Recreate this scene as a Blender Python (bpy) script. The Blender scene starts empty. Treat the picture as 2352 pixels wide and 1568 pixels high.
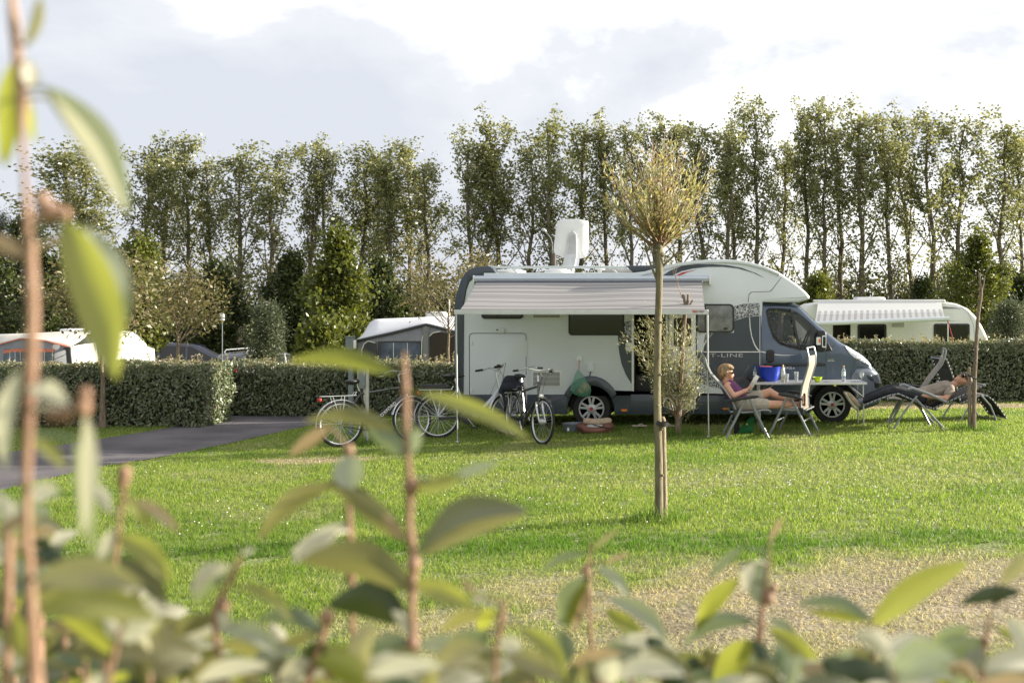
import bpy, bmesh, math, random
import numpy as np
from mathutils import Vector, Matrix

R = math.radians
SC = bpy.context.scene
COL = SC.collection
# ------------------------------------------------------------------ camera, sky, sun
F, CX, HY, H = 2466.0, 1620.0, 701.0, 1.9      # measures of the photograph on a 2352 px wide grid
cam_d = bpy.data.cameras.new('camera')
cam_d.sensor_width = 36.0
cam_d.lens = F / 2352 * 36
cam_d.shift_x = (1176 - CX) / 2352
cam_d.shift_y = -(784 - HY) / 2352
cam_d.clip_start, cam_d.clip_end = 0.05, 3000
cam_d.dof.use_dof = True
cam_d.dof.focus_distance = 17.0
cam_d.dof.aperture_fstop = 4.4
cam = bpy.data.objects.new('camera', cam_d)
COL.objects.link(cam)
cam.location = (0, 0, H)
cam.rotation_euler = (R(90), 0, 0)
SC.camera = cam

SUN_EL, SUN_AZ = R(14), R(15)                  # azimuth from +X towards +Y
sun_vec = Vector((math.cos(SUN_AZ) * math.cos(SUN_EL), math.sin(SUN_AZ) * math.cos(SUN_EL), math.sin(SUN_EL)))
sd = bpy.data.lights.new('sun', 'SUN')
sd.energy, sd.angle, sd.color = 5.0, R(0.5), (1.0, 0.92, 0.78)
sun = bpy.data.objects.new('sun', sd)
COL.objects.link(sun)
sun.rotation_euler = (-sun_vec).to_track_quat('-Z', 'Y').to_euler()
sun.location = (30, 20, 30)

SC.view_settings.view_transform = 'Standard'
SC.view_settings.look = 'None'
SC.view_settings.gamma = 1.0
SC.view_settings.exposure = 1.5
SC.cycles.use_denoising = True
SC.cycles.max_bounces = 8
SC.cycles.transparent_max_bounces = 12
SC.cycles.transmission_bounces = 6
SC.cycles.sample_clamp_indirect = 6

W = bpy.data.worlds.new('World')
SC.world = W
W.use_nodes = True


def world():
    nt = W.node_tree
    N, L = nt.nodes, nt.links
    N.clear()
    out = N.new('ShaderNodeOutputWorld')
    sky = N.new('ShaderNodeTexSky')
    sky.sky_type = 'NISHITA'
    sky.sun_disc = False
    sky.sun_elevation = SUN_EL
    sky.sun_rotation = R(90) - SUN_AZ
    sky.dust_density = 2.0
    b1 = N.new('ShaderNodeBackground')
    b1.inputs['Strength'].default_value = 0.075
    L.new(sky.outputs[0], b1.inputs['Color'])
    tc = N.new('ShaderNodeTexCoord')
    mp = N.new('ShaderNodeMapping')
    mp.inputs['Scale'].default_value = (1.0, 1.0, 1.9)
    mp.inputs['Location'].default_value = (0.33, 0.1, 0.2)
    L.new(tc.outputs['Generated'], mp.inputs['Vector'])
    no = N.new('ShaderNodeTexNoise')
    no.inputs['Scale'].default_value = 2.3
    no.inputs['Detail'].default_value = 7
    no.inputs['Roughness'].default_value = 0.55
    no.inputs['Distortion'].default_value = 0.15
    L.new(mp.outputs[0], no.inputs['Vector'])
    sx = N.new('ShaderNodeSeparateXYZ')
    L.new(tc.outputs['Generated'], sx.inputs[0])
    ad = N.new('ShaderNodeMath')
    ad.operation = 'MULTIPLY_ADD'                # clouds thicken towards the sun
    L.new(sx.outputs['X'], ad.inputs[0])
    ad.inputs[1].default_value = 0.36
    L.new(no.outputs['Fac'], ad.inputs[2])
    cr = N.new('ShaderNodeValToRGB')
    e = cr.color_ramp.elements
    e[0].position, e[0].color = 0.36, (0.385, 0.40, 0.44, 1)
    e[1].position, e[1].color = 0.60, (0.68, 0.68, 0.665, 1)
    m = e.new(0.45); m.color = (0.455, 0.465, 0.49, 1)
    m = e.new(0.49); m.color = (0.60, 0.60, 0.60, 1)
    L.new(ad.outputs[0], cr.inputs['Fac'])
    b2 = N.new('ShaderNodeBackground')
    b2.inputs['Strength'].default_value = 0.72
    L.new(cr.outputs['Color'], b2.inputs['Color'])
    mx = N.new('ShaderNodeMixShader')
    mx.inputs[0].default_value = 0.93
    L.new(b1.outputs[0], mx.inputs[1])
    L.new(b2.outputs[0], mx.inputs[2])
    L.new(mx.outputs[0], out.inputs['Surface'])


world()

# ------------------------------------------------------------------ placing


def sstep(a, b, x):
    t = np.clip((x - a) / (b - a), 0, 1)
    return t * t * (3 - 2 * t)


def gz(x, y):
    """height of the ground: falls a little to the left, and away behind the hedges"""
    return np.clip(0.02 * (np.asarray(x) - 2.5), -0.16, 0.0) - (0.55 + 0.50 * sstep(-2.0, 4.0, -np.asarray(x, dtype=float))) * sstep(22.5, 28.0, np.asarray(y, dtype=float))


def pt(px, py, Y):
    return Vector(((px - CX) * Y / F, Y, H - (py - HY) * Y / F))


def gp(px, py):
    """point of the near ground seen at a pixel"""
    Y = 15.0
    for _ in range(12):
        X = (px - CX) * Y / F
        Y = F * (H - float(gz(X, Y))) / (py - HY)
    return Vector(((px - CX) * Y / F, Y, float(gz((px - CX) * Y / F, Y))))


def onground(x, y, dz=0.0):
    return Vector((x, y, float(gz(x, y)) + dz))


# ------------------------------------------------------------------ materials


def _nt(name):
    m = bpy.data.materials.new(name)
    m.use_nodes = True
    nt = m.node_tree
    p = nt.nodes['Principled BSDF']
    return m, nt, p


def mat(name, col, rough=0.5, metal=0.0, var=0.12, scale=6.0, bump=0.0, bscale=60.0, coat=0.0, alpha=1.0,
        trans=0.0, spec=0.5, col2=None, stretch=None, sheen=0.0, ior=None):
    m, nt, p = _nt(name)
    N, L = nt.nodes, nt.links
    p.inputs['Roughness'].default_value = rough
    p.inputs['Metallic'].default_value = metal
    p.inputs['Coat Weight'].default_value = coat
    p.inputs['Coat Roughness'].default_value = 0.05
    p.inputs['Specular IOR Level'].default_value = spec
    p.inputs['Alpha'].default_value = alpha
    p.inputs['Transmission Weight'].default_value = trans
    p.inputs['Sheen Weight'].default_value = sheen
    if ior:
        p.inputs['IOR'].default_value = ior
    tc = N.new('ShaderNodeTexCoord')
    vec = tc.outputs['Object']
    if stretch:
        mp = N.new('ShaderNodeMapping')
        mp.inputs['Scale'].default_value = stretch
        L.new(vec, mp.inputs[0])
        vec = mp.outputs[0]
    no = N.new('ShaderNodeTexNoise')
    no.inputs['Scale'].default_value = scale
    no.inputs['Detail'].default_value = 5
    L.new(vec, no.inputs['Vector'])
    cr = N.new('ShaderNodeValToRGB')
    c = np.array(col[:3])
    c2 = np.array(col2[:3]) if col2 else c * (1 + var)
    c1 = c if col2 else c * (1 - var)
    cr.color_ramp.elements[0].position = 0.35
    cr.color_ramp.elements[1].position = 0.65
    cr.color_ramp.elements[0].color = (*np.clip(c1, 0, 1), 1)
    cr.color_ramp.elements[1].color = (*np.clip(c2, 0, 1), 1)
    L.new(no.outputs['Fac'], cr.inputs['Fac'])
    L.new(cr.outputs['Color'], p.inputs['Base Color'])
    if bump:
        n2 = N.new('ShaderNodeTexNoise')
        n2.inputs['Scale'].default_value = bscale
        n2.inputs['Detail'].default_value = 4
        L.new(vec, n2.inputs['Vector'])
        bp = N.new('ShaderNodeBump')
        bp.inputs['Strength'].default_value = bump
        bp.inputs['Distance'].default_value = 0.02
        L.new(n2.outputs['Fac'], bp.inputs['Height'])
        L.new(bp.outputs[0], p.inputs['Normal'])
    return m


def leafmat(name, cols, trans=0.35, tcol=None, rough=0.45, under=None, spec=0.4, noise=0.0):
    """leaf with a colour of its own per leaf, light shining through it, and a paler underside"""
    m, nt, p = _nt(name)
    N, L = nt.nodes, nt.links
    geo = N.new('ShaderNodeNewGeometry')
    cr = N.new('ShaderNodeValToRGB')
    els = cr.color_ramp.elements
    while len(els) > 1:
        els.remove(els[-1])
    for i, c in enumerate(cols):
        el = els[0] if i == 0 else els.new(i / (len(cols) - 1))
        el.position = i / max(1, len(cols) - 1)
        el.color = (*c, 1)
    L.new(geo.outputs['Random Per Island'], cr.inputs['Fac'])
    col = cr.outputs['Color']
    if under:
        mx = N.new('ShaderNodeMix')
        mx.data_type = 'RGBA'
        L.new(geo.outputs['Backfacing'], mx.inputs['Factor'])
        L.new(col, mx.inputs['A'])
        mx.inputs['B'].default_value = (*under, 1)
        col = mx.outputs['Result']
    L.new(col, p.inputs['Base Color'])
    p.inputs['Roughness'].default_value = rough
    p.inputs['Specular IOR Level'].default_value = spec
    tr = N.new('ShaderNodeBsdfTranslucent')
    if tcol:
        tr.inputs['Color'].default_value = (*tcol, 1)
    else:
        hs = N.new('ShaderNodeHueSaturation')
        hs.inputs['Hue'].default_value = 0.485
        hs.inputs['Saturation'].default_value = 1.15
        hs.inputs['Value'].default_value = 1.9
        L.new(cr.outputs['Color'], hs.inputs['Color'])
        L.new(hs.outputs[0], tr.inputs['Color'])
    ms = N.new('ShaderNodeMixShader')
    ms.inputs[0].default_value = trans
    L.new(p.outputs[0], ms.inputs[1])
    L.new(tr.outputs[0], ms.inputs[2])
    L.new(ms.outputs[0], N['Material Output'].inputs['Surface'])
    return m


# ------------------------------------------------------------------ mesh building
ORG = {}


def tag(o, label=None, cat=None, group=None, kind=None):
    if label: o['label'] = label
    if cat: o['category'] = cat
    if group: o['group'] = group
    if kind: o['kind'] = kind
    return o


def thing(name, label, cat, loc=(0, 0, 0), rotz=0.0, group=None, local=False):
    o = bpy.data.objects.new(name, None)
    COL.objects.link(o)
    o.empty_display_size = 0.2
    o.location = loc
    o.rotation_euler = (0, 0, rotz)
    ORG[o.name] = Vector((0, 0, 0)) if local else Vector(loc)
    return tag(o, label, cat, group)


def dup(root, loc, rotz=0.0, label=None, group=None, scale=None):
    r = root.copy(); COL.objects.link(r)
    r.location = loc; r.rotation_euler = (0, 0, rotz)
    if scale: r.scale = scale
    if label: r['label'] = label
    if group: r['group'] = group
    for ch in list(root.children):
        c = ch.copy(); COL.objects.link(c); c.parent = r
        for g in list(ch.children):
            d = g.copy(); COL.objects.link(d); d.parent = c
    return r


class B:
    def __init__(s):
        s.v, s.f = [], []

    def add(s, vs, fs):
        o = len(s.v)
        s.v += [tuple(v) for v in vs]
        s.f += [tuple(i + o for i in f) for f in fs]
        return s

    def box(s, c, d, rot=None):
        x, y, z = d[0] / 2, d[1] / 2, d[2] / 2
        vs = [Vector((i, j, k)) for i in (-x, x) for j in (-y, y) for k in (-z, z)]
        if rot is not None:
            vs = [rot @ v for v in vs]
        vs = [v + Vector(c) for v in vs]
        return s.add(vs, [(0, 1, 3, 2), (4, 6, 7, 5), (0, 4, 5, 1), (2, 3, 7, 6), (0, 2, 6, 4), (1, 5, 7, 3)])

    def bb(s, x0, x1, y0, y1, z0, z1):
        return s.box(((x0 + x1) / 2, (y0 + y1) / 2, (z0 + z1) / 2), (abs(x1 - x0), abs(y1 - y0), abs(z1 - z0)))

    def tube(s, pts, r, n=8, cap=True, flat=1.0):
        pts = [Vector(p) for p in pts]
        m = len(pts)
        rs = [r] * m if not hasattr(r, '__len__') else list(r)
        up = None
        vs, fs = [], []
        for i, p in enumerate(pts):
            t = (pts[min(i + 1, m - 1)] - pts[max(i - 1, 0)])
            if t.length < 1e-9: t = Vector((0, 0, 1))
            t.normalize()
            if up is None:
                up = Vector((0, 1, 0)) if abs(t.y) < 0.9 else Vector((1, 0, 0))
            a = (up - t * up.dot(t))
            if a.length < 1e-6: a = t.orthogonal()
            a.normalize(); up = a
            b = t.cross(a)
            for k in range(n):
                w = 2 * math.pi * k / n
                vs.append(p + (a * math.cos(w) * flat + b * math.sin(w)) * rs[i])
        for i in range(m - 1):
            for k in range(n):
                fs.append((i * n + k, i * n + (k + 1) % n, (i + 1) * n + (k + 1) % n, (i + 1) * n + k))
        if cap:
            fs.append(tuple(range(n))[::-1]); fs.append(tuple((m - 1) * n + k for k in range(n)))
        return s.add(vs, fs)

    def lathe(s, prof, c, axis='Z', n=24, rot=None):
        vs, fs = [], []
        for (r, h) in prof:
            for k in range(n):
                w = 2 * math.pi * k / n
                p = Vector((r * math.cos(w), r * math.sin(w), h))
                if axis == 'Y': p = Vector((p.x, p.z, p.y))
                elif axis == 'X': p = Vector((p.z, p.x, p.y))
                if rot is not None: p = rot @ p
                vs.append(p + Vector(c))
        m = len(prof)
        for i in range(m - 1):
            for k in range(n):
                fs.append((i * n + k, i * n + (k + 1) % n, (i + 1) * n + (k + 1) % n, (i + 1) * n + k))
        if prof[0][0] > 1e-5: fs.append(tuple(range(n))[::-1])
        if prof[-1][0] > 1e-5: fs.append(tuple((m - 1) * n + k for k in range(n)))
        return s.add(vs, fs)

    def prism(s, poly, y0, y1, r=0.0, k=4):
        """outline in (x, z) pushed from y0 to y1 with rounded rims of radius r"""
        P = np.array(poly, float)
        A = 0.5 * np.sum(P[:, 0] * np.roll(P[:, 1], -1) - np.roll(P[:, 0], -1) * P[:, 1])
        if A < 0: P = P[::-1]
        e1 = P - np.roll(P, 1, 0); e2 = np.roll(P, -1, 0) - P
        n1 = np.stack([e1[:, 1], -e1[:, 0]], 1); n1 /= np.linalg.norm(n1, axis=1)[:, None] + 1e-12
        n2 = np.stack([e2[:, 1], -e2[:, 0]], 1); n2 /= np.linalg.norm(n2, axis=1)[:, None] + 1e-12
        nn = n1 + n2
        nn /= np.maximum((nn * n1).sum(1), 0.35)[:, None]
        rings = [(0, y0), (0, y1)] if r <= 0 else \
            [(r * (1 - math.sin(a)), y0 + r * (1 - math.cos(a))) for a in np.linspace(0, math.pi / 2, k)] + \
            [(r * (1 - math.sin(a)), y1 - r * (1 - math.cos(a))) for a in np.linspace(math.pi / 2, 0, k)]
        n = len(P)
        vs, fs = [], []
        for d, y in rings:
            Q = P - nn * d
            vs += [(q[0], y, q[1]) for q in Q]
        for i in range(len(rings) - 1):
            for j in range(n):
                fs.append((i * n + j, (i + 1) * n + j, (i + 1) * n + (j + 1) % n, i * n + (j + 1) % n))
        fs.append(tuple(range(n)))
        fs.append(tuple((len(rings) - 1) * n + j for j in range(n))[::-1])
        return s.add(vs, fs)

    def ell(s, c, r, n=14, m=9, rot=None):
        if not hasattr(r, '__len__'): r = (r, r, r)
        vs, fs = [], []
        vs.append(Vector((0, 0, -r[2])))
        for i in range(1, m):
            a = -math.pi / 2 + math.pi * i / m
            for k in range(n):
                w = 2 * math.pi * k / n
                vs.append(Vector((r[0] * math.cos(a) * math.cos(w), r[1] * math.cos(a) * math.sin(w), r[2] * math.sin(a))))
        vs.append(Vector((0, 0, r[2])))
        for k in range(n):
            fs.append((0, 1 + (k + 1) % n, 1 + k))
            fs.append((len(vs) - 1, 1 + (m - 2) * n + k, 1 + (m - 2) * n + (k + 1) % n))
        for i in range(m - 2):
            for k in range(n):
                a = 1 + i * n
                fs.append((a + k, a + (k + 1) % n, a + n + (k + 1) % n, a + n + k))
        vs = [(rot @ v if rot is not None else v) + Vector(c) for v in vs]
        return s.add(vs, fs)

    def cap(s, p0, r0, p1, r1, n=10):
        """tapered capsule"""
        p0, p1 = Vector(p0), Vector(p1)
        L = (p1 - p0).length
        prof = [(max(1e-6, r0 * math.cos(a)), r0 * math.sin(a)) for a in np.linspace(-math.pi / 2, 0, 4)]
        prof += [(max(1e-6, r1 * math.cos(a)), L + r1 * math.sin(a)) for a in np.linspace(0, math.pi / 2, 4)]
        q = (p1 - p0).to_track_quat('Z', 'Y').to_matrix()
        return s.lathe(prof, p0, 'Z', n, q)


def build(b, name, m, parent=None, bevel=0.0, sub=0, flat=False, angle=35, solid=0.0):
    o3 = ORG.get(parent.name, Vector()) if parent is not None else Vector()
    me = bpy.data.meshes.new(name)
    me.from_pydata([(v[0] - o3.x, v[1] - o3.y, v[2] - o3.z) for v in b.v], [], b.f)
    me.validate()
    if not flat:
        me.polygons.foreach_set('use_smooth', [True] * len(me.polygons))
        me.set_sharp_from_angle(angle=R(angle))
    me.materials.append(m)
    o = bpy.data.objects.new(name, me)
    COL.objects.link(o)
    if parent is not None:
        o.parent = parent
        ORG[o.name] = o3
    if bevel:
        md = o.modifiers.new('bevel', 'BEVEL'); md.width = bevel; md.segments = 2; md.limit_method = 'ANGLE'; md.angle_limit = R(40)
    if solid:
        md = o.modifiers.new('solid', 'SOLIDIFY'); md.thickness = solid
    if sub:
        md = o.modifiers.new('sub', 'SUBSURF'); md.levels = sub; md.render_levels = sub
    return o


def blob(b, name, m, parent=None, voxel=0.008, smooth=6):
    """overlapping capsules grown into one continuous skin"""
    o = build(b, name, m, parent)
    md = o.modifiers.new('skin', 'REMESH'); md.mode = 'VOXEL'; md.voxel_size = voxel; md.use_smooth_shade = True
    md = o.modifiers.new('smooth', 'SMOOTH'); md.factor = 0.5; md.iterations = smooth
    return o


def mesh_np(name, V, FA, m, parent=None, smooth=True, attrs=None):
    V = np.asarray(V, np.float32); FA = np.asarray(FA, np.int32)
    if parent is not None:
        V = V - np.array(ORG.get(parent.name, Vector())[:], np.float32)
    k = FA.shape[1]
    me = bpy.data.meshes.new(name)
    me.vertices.add(len(V)); me.vertices.foreach_set('co', V.ravel())
    me.loops.add(FA.size); me.loops.foreach_set('vertex_index', FA.ravel())
    me.polygons.add(len(FA)); me.polygons.foreach_set('loop_start', np.arange(0, FA.size, k, dtype=np.int32))
    me.update(calc_edges=True)
    if smooth:
        me.polygons.foreach_set('use_smooth', np.ones(len(FA), bool))
    for an, arr in (attrs or {}).items():
        a = me.attributes.new(an, 'FLOAT', 'POINT'); a.data.foreach_set('value', np.asarray(arr, np.float32))
    me.materials.append(m)
    o = bpy.data.objects.new(name, me)
    COL.objects.link(o)
    if parent is not None:
        o.parent = parent
        ORG[o.name] = ORG.get(parent.name, Vector())
    return o


def unit(a):
    return a / (np.linalg.norm(a, axis=-1, keepdims=True) + 1e-9)


def leaf_quads(P, D, Nn, L, Wd, fold=0.12, droop=0.0):
    """one bent rhombus per leaf"""
    P, D = np.asarray(P), unit(np.asarray(D))
    S = unit(np.cross(D, Nn)); U = unit(np.cross(S, D))
    L = np.asarray(L)[:, None]; Wd = np.asarray(Wd)[:, None]
    mid = P + D * L * 0.45
    V = np.stack([P, mid + S * Wd * 0.5 + U * fold * Wd, P + D * L - U * droop * L, mid - S * Wd * 0.5 + U * fold * Wd], 1)
    n = len(P)
    return V.reshape(-1, 3), (np.arange(n)[:, None] * 4 + np.array([0, 1, 2, 3]))


def rnd_dirs(rg, n):
    return unit(rg.normal(size=(n, 3)))


def text(body, name, m, parent, loc, width, height, depth=0.002, shear=0.0, bold=0.0, rot=(R(90), 0, 0), label=None):
    """lettering: loc is its lower left corner, width and height those of the inked box"""
    cu = bpy.data.curves.new(name, 'FONT')
    cu.body = body; cu.size = 1.0; cu.extrude = 0; cu.shear = shear; cu.offset = bold
    cu.space_character = 1.06
    ob = bpy.data.objects.new(name, cu)
    COL.objects.link(ob)
    dg = bpy.context.evaluated_depsgraph_get()
    me = bpy.data.meshes.new_from_object(ob.evaluated_get(dg))
    bpy.data.objects.remove(ob); bpy.data.curves.remove(cu)
    co = np.array([v.co[:] for v in me.vertices])
    lo, hi = co.min(0), co.max(0)
    for v in me.vertices:
        v.co = ((v.co.x - lo[0]) / (hi[0] - lo[0]) * width, (v.co.y - lo[1]) / (hi[1] - lo[1]) * height, 0)
    me.materials.clear(); me.materials.append(m)
    o = bpy.data.objects.new(name, me)
    COL.objects.link(o)
    o.parent = parent
    o.location = Vector(loc) - ORG.get(parent.name, Vector())
    o.rotation_euler = rot
    md = o.modifiers.new('solid', 'SOLIDIFY'); md.thickness = depth; md.offset = 0
    if label: o['label'] = label
    return o


def boolean_cut(o, b, slot=0):
    """cuts the closed shape b out of mesh object o for good"""
    me = bpy.data.meshes.new('tmp_cut'); o3 = ORG.get(o.name, Vector())
    me.from_pydata([(v[0] - o3.x, v[1] - o3.y, v[2] - o3.z) for v in b.v], [], b.f); me.update()
    bm = bmesh.new(); bm.from_mesh(me); bmesh.ops.recalc_face_normals(bm, faces=bm.faces); bm.to_mesh(me); bm.free()
    bm = bmesh.new(); bm.from_mesh(o.data); bmesh.ops.recalc_face_normals(bm, faces=bm.faces); bm.to_mesh(o.data); bm.free()
    if slot:
        for k in range(slot + 1): me.materials.append(o.data.materials[k])
        me.polygons.foreach_set('material_index', [slot] * len(me.polygons))
    c = bpy.data.objects.new('tmp_cut', me); COL.objects.link(c)
    c.parent = o.parent
    md = o.modifiers.new('cut', 'BOOLEAN'); md.operation = 'DIFFERENCE'; md.solver = 'EXACT'; md.object = c
    dg = bpy.context.evaluated_depsgraph_get(); dg.update()
    nm = bpy.data.meshes.new_from_object(o.evaluated_get(dg))
    o.modifiers.clear()
    old = o.data; o.data = nm; nm.name = o.name
    nm.polygons.foreach_set('use_smooth', [True] * len(nm.polygons)); nm.set_sharp_from_angle(angle=R(35))
    bpy.data.objects.remove(c); bpy.data.meshes.remove(me); bpy.data.meshes.remove(old)


# ------------------------------------------------------------------ shared materials
M = {}
M['white'] = mat('white_gelcoat', (0.64, 0.68, 0.70), 0.32, var=0.03, scale=1.5, coat=0.2)
M['cream'] = mat('cream_panel', (0.69, 0.695, 0.66), 0.4, var=0.04, scale=2)
M['bluegrey'] = mat('blue_grey_paint', (0.030, 0.042, 0.062), 0.35, var=0.06, scale=3, coat=0.35)
M['cabpaint'] = mat('metallic_blue_paint', (0.060, 0.085, 0.130), 0.28, metal=0.35, var=0.06, scale=4, coat=0.7)
M['black'] = mat('black_plastic', (0.012, 0.012, 0.013), 0.45, var=0.2)
M['rubber'] = mat('tyre_rubber', (0.014, 0.014, 0.014), 0.8, var=0.25, scale=20, bump=0.2)
M['alu'] = mat('aluminium', (0.55, 0.56, 0.57), 0.33, metal=0.75, var=0.05, scale=8)
M['silver'] = mat('silver_paint', (0.42, 0.43, 0.44), 0.34, metal=0.55, var=0.06, scale=8)
M['chrome'] = mat('chrome', (0.72, 0.72, 0.72), 0.14, metal=1.0, var=0.03)
M['glass'] = mat('dark_window_glass', (0.008, 0.008, 0.008), 0.06, var=0.2, scale=2, spec=0.45, coat=0.15)
M['greyfab'] = mat('grey_mesh_fabric', (0.20, 0.19, 0.175), 0.8, var=0.12, scale=60, bump=0.15, bscale=300)
M['darkfab'] = mat('dark_mesh_fabric', (0.030, 0.029, 0.028), 0.85, var=0.2, scale=60, bump=0.15, bscale=300)
M['tanfab'] = mat('tan_mesh_fabric', (0.27, 0.23, 0.18), 0.85, var=0.08, scale=60, bump=0.15, bscale=300)
M['tubegrey'] = mat('grey_tube', (0.22, 0.235, 0.245), 0.38, metal=0.4, var=0.06)
M['skin'] = mat('skin', (0.52, 0.28, 0.19), 0.5, var=0.08, scale=25, spec=0.3)
M['clear'] = mat('clear_plastic', (0.95, 0.97, 0.97), 0.04, trans=1.0, var=0.0, ior=1.25)
M['red'] = mat('red_plastic', (0.45, 0.02, 0.02), 0.4, var=0.08)
M['orange'] = mat('orange_lens', (0.75, 0.20, 0.01), 0.25, var=0.08)
M['wood'] = mat('weathered_wood', (0.22, 0.17, 0.115), 0.85, var=0.25, scale=14, bump=0.4, bscale=40, stretch=(3, 3, 0.4))
M['bark'] = mat('grey_brown_bark', (0.12, 0.085, 0.058), 0.9, scale=18, bump=0.6, bscale=50, stretch=(2, 2, 0.5), col2=(0.22, 0.17, 0.12))
M['willowbark'] = mat('olive_willow_bark', (0.10, 0.085, 0.045), 0.85, scale=10, bump=0.4, bscale=40, stretch=(2, 2, 0.5), col2=(0.20, 0.175, 0.10))
M['whiteplas'] = mat('white_plastic', (0.72, 0.72, 0.70), 0.4, var=0.03)
# ================================================================== ground, road, grass
rg = np.random.default_rng(7)


def vnoise(x, y, s, seed=0):
    """smooth value noise on the ground plane"""
    r = np.random.default_rng(seed).random((64, 64))
    u, v = x / s, y / s
    i, j = np.floor(u).astype(int), np.floor(v).astype(int)
    fx, fy = u - i, v - j
    fx, fy = fx * fx * (3 - 2 * fx), fy * fy * (3 - 2 * fy)
    g = lambda a, b: r[a % 64, b % 64]
    return (g(i, j) * (1 - fx) + g(i + 1, j) * fx) * (1 - fy) + (g(i, j + 1) * (1 - fx) + g(i + 1, j + 1) * fx) * fy


def dryness(x, y):
    """where the lawn has dried out to straw"""
    x, y = np.asarray(x, float), np.asarray(y, float)
    n = vnoise(x, y, 0.55, 1) * 0.6 + vnoise(x, y, 0.17, 2) * 0.4
    e = ((x - 1.7) / 4.0) ** 2 + ((y - 6.95) / 1.35) ** 2
    d = sstep(1.4, 0.15, e + (n - 0.5) * 1.9) * (0.5 + 0.7 * n)
    e2 = ((x - 3.0) / 5.0) ** 2 + ((y - 20.3) / 0.75) ** 2
    d = np.maximum(d, 0.8 * sstep(1.2, 0.5, e2 + (n - 0.5)))
    e3 = ((x + 5.2) / 0.9) ** 2 + ((y - 14.2) / 0.35) ** 2
    d = np.maximum(d, 0.8 * sstep(1.2, 0.5, e3 + (n - 0.5)))
    e4 = ((x - 1.0) / 5.0) ** 2 + ((y - 12.4) / 1.0) ** 2
    d = np.maximum(d, 0.16 * sstep(1.3, 0.3, e4 + (n - 0.5) * 1.3))
    d = np.maximum(d, 0.25 * sstep(0.62, 0.85, vnoise(x, y, 1.3, 5) * 0.7 + n * 0.3))
    return d


NEAR = [(-400, 1210), (0, 1130), (80, 1107), (215, 1077), (430, 1040), (560, 1012), (680, 985), (760, 968), (900, 955), (1050, 949), (1300, 947)]
FAR = [(-400, 1110), (0, 1042), (90, 1030), (215, 1012), (350, 990), (440, 975), (495, 962), (500, 952), (540, 943), (1040, 937), (1300, 937)]
NEARW = np.array([gp(*p)[:2] for p in NEAR]); FARW = np.array([gp(*p)[:2] for p in FAR])
ROADP = np.concatenate([NEARW, FARW[::-1]])


def inpoly(x, y, P):
    r = np.zeros(len(x), bool)
    j = len(P) - 1
    for i in range(len(P)):
        c = ((P[i, 1] > y) != (P[j, 1] > y)) & (x < (P[j, 0] - P[i, 0]) * (y - P[i, 1]) / (P[j, 1] - P[i, 1] + 1e-12) + P[i, 0])
        r ^= c
        j = i
    return r


def ground_material():
    m, nt, p = _nt('lawn_soil')
    N, L = nt.nodes, nt.links
    tc = N.new('ShaderNodeTexCoord')
    at = N.new('ShaderNodeAttribute'); at.attribute_name = 'dry'
    n1 = N.new('ShaderNodeTexNoise'); n1.inputs['Scale'].default_value = 1.3; n1.inputs['Detail'].default_value = 8
    n2 = N.new('ShaderNodeTexNoise'); n2.inputs['Scale'].default_value = 28; n2.inputs['Detail'].default_value = 6
    L.new(tc.outputs['Object'], n1.inputs[0]); L.new(tc.outputs['Object'], n2.inputs[0])
    g = N.new('ShaderNodeValToRGB')
    g.color_ramp.elements[0].position, g.color_ramp.elements[0].color = 0.3, (0.10, 0.14, 0.03, 1)
    g.color_ramp.elements[1].position, g.color_ramp.elements[1].color = 0.7, (0.20, 0.24, 0.06, 1)
    L.new(n2.outputs['Fac'], g.inputs[0])
    s = N.new('ShaderNodeValToRGB')
    s.color_ramp.elements[0].position, s.color_ramp.elements[0].color = 0.36, (0.14, 0.095, 0.066, 1)
    s.color_ramp.elements[1].position, s.color_ramp.elements[1].color = 0.62, (0.37, 0.30, 0.20, 1)
    av_ = N.new('ShaderNodeMath'); av_.operation = 'MULTIPLY_ADD'; av_.inputs[1].default_value = .55; L.new(n2.outputs['Fac'], av_.inputs[0])
    hf = N.new('ShaderNodeMath'); hf.operation = 'MULTIPLY'; hf.inputs[1].default_value = .45; L.new(n1.outputs['Fac'], hf.inputs[0]); L.new(hf.outputs[0], av_.inputs[2])
    L.new(av_.outputs[0], s.inputs[0])
    mx = N.new('ShaderNodeMix'); mx.data_type = 'RGBA'
    L.new(at.outputs['Fac'], mx.inputs['Factor']); L.new(g.outputs[0], mx.inputs['A']); L.new(s.outputs[0], mx.inputs['B'])
    L.new(mx.outputs['Result'], p.inputs['Base Color'])
    p.inputs['Roughness'].default_value = 0.95
    bp = N.new('ShaderNodeBump'); bp.inputs['Strength'].default_value = 0.8; bp.inputs['Distance'].default_value = 0.03
    L.new(n2.outputs['Fac'], bp.inputs['Height']); L.new(bp.outputs[0], p.inputs['Normal'])
    return m


def make_ground():
    xs = np.concatenate([[-900, -400, -150, -70, -40, -25], np.arange(-18, 14.01, 0.25), [20, 30, 50, 100, 300, 900]])
    ys = np.concatenate([[-300, -60, -20, -8, -2], np.arange(0, 30.01, 0.25), [34, 40, 50, 70, 100, 200, 500, 1200, 2500]])
    X, Y = np.meshgrid(xs, ys)
    Z = gz(X, Y)
    V = np.stack([X, Y, Z], -1).reshape(-1, 3)
    nx, ny = len(xs), len(ys)
    i, j = np.meshgrid(np.arange(nx - 1), np.arange(ny - 1))
    a = (j * nx + i).ravel()
    FA = np.stack([a, a + 1, a + nx + 1, a + nx], 1)
    o = mesh_np('ground', V, FA, ground_material(), attrs={'dry': dryness(V[:, 0], V[:, 1])})
    tag(o, 'mown lawn with a dried out patch and a far field', kind='structure')


make_ground()


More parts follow.
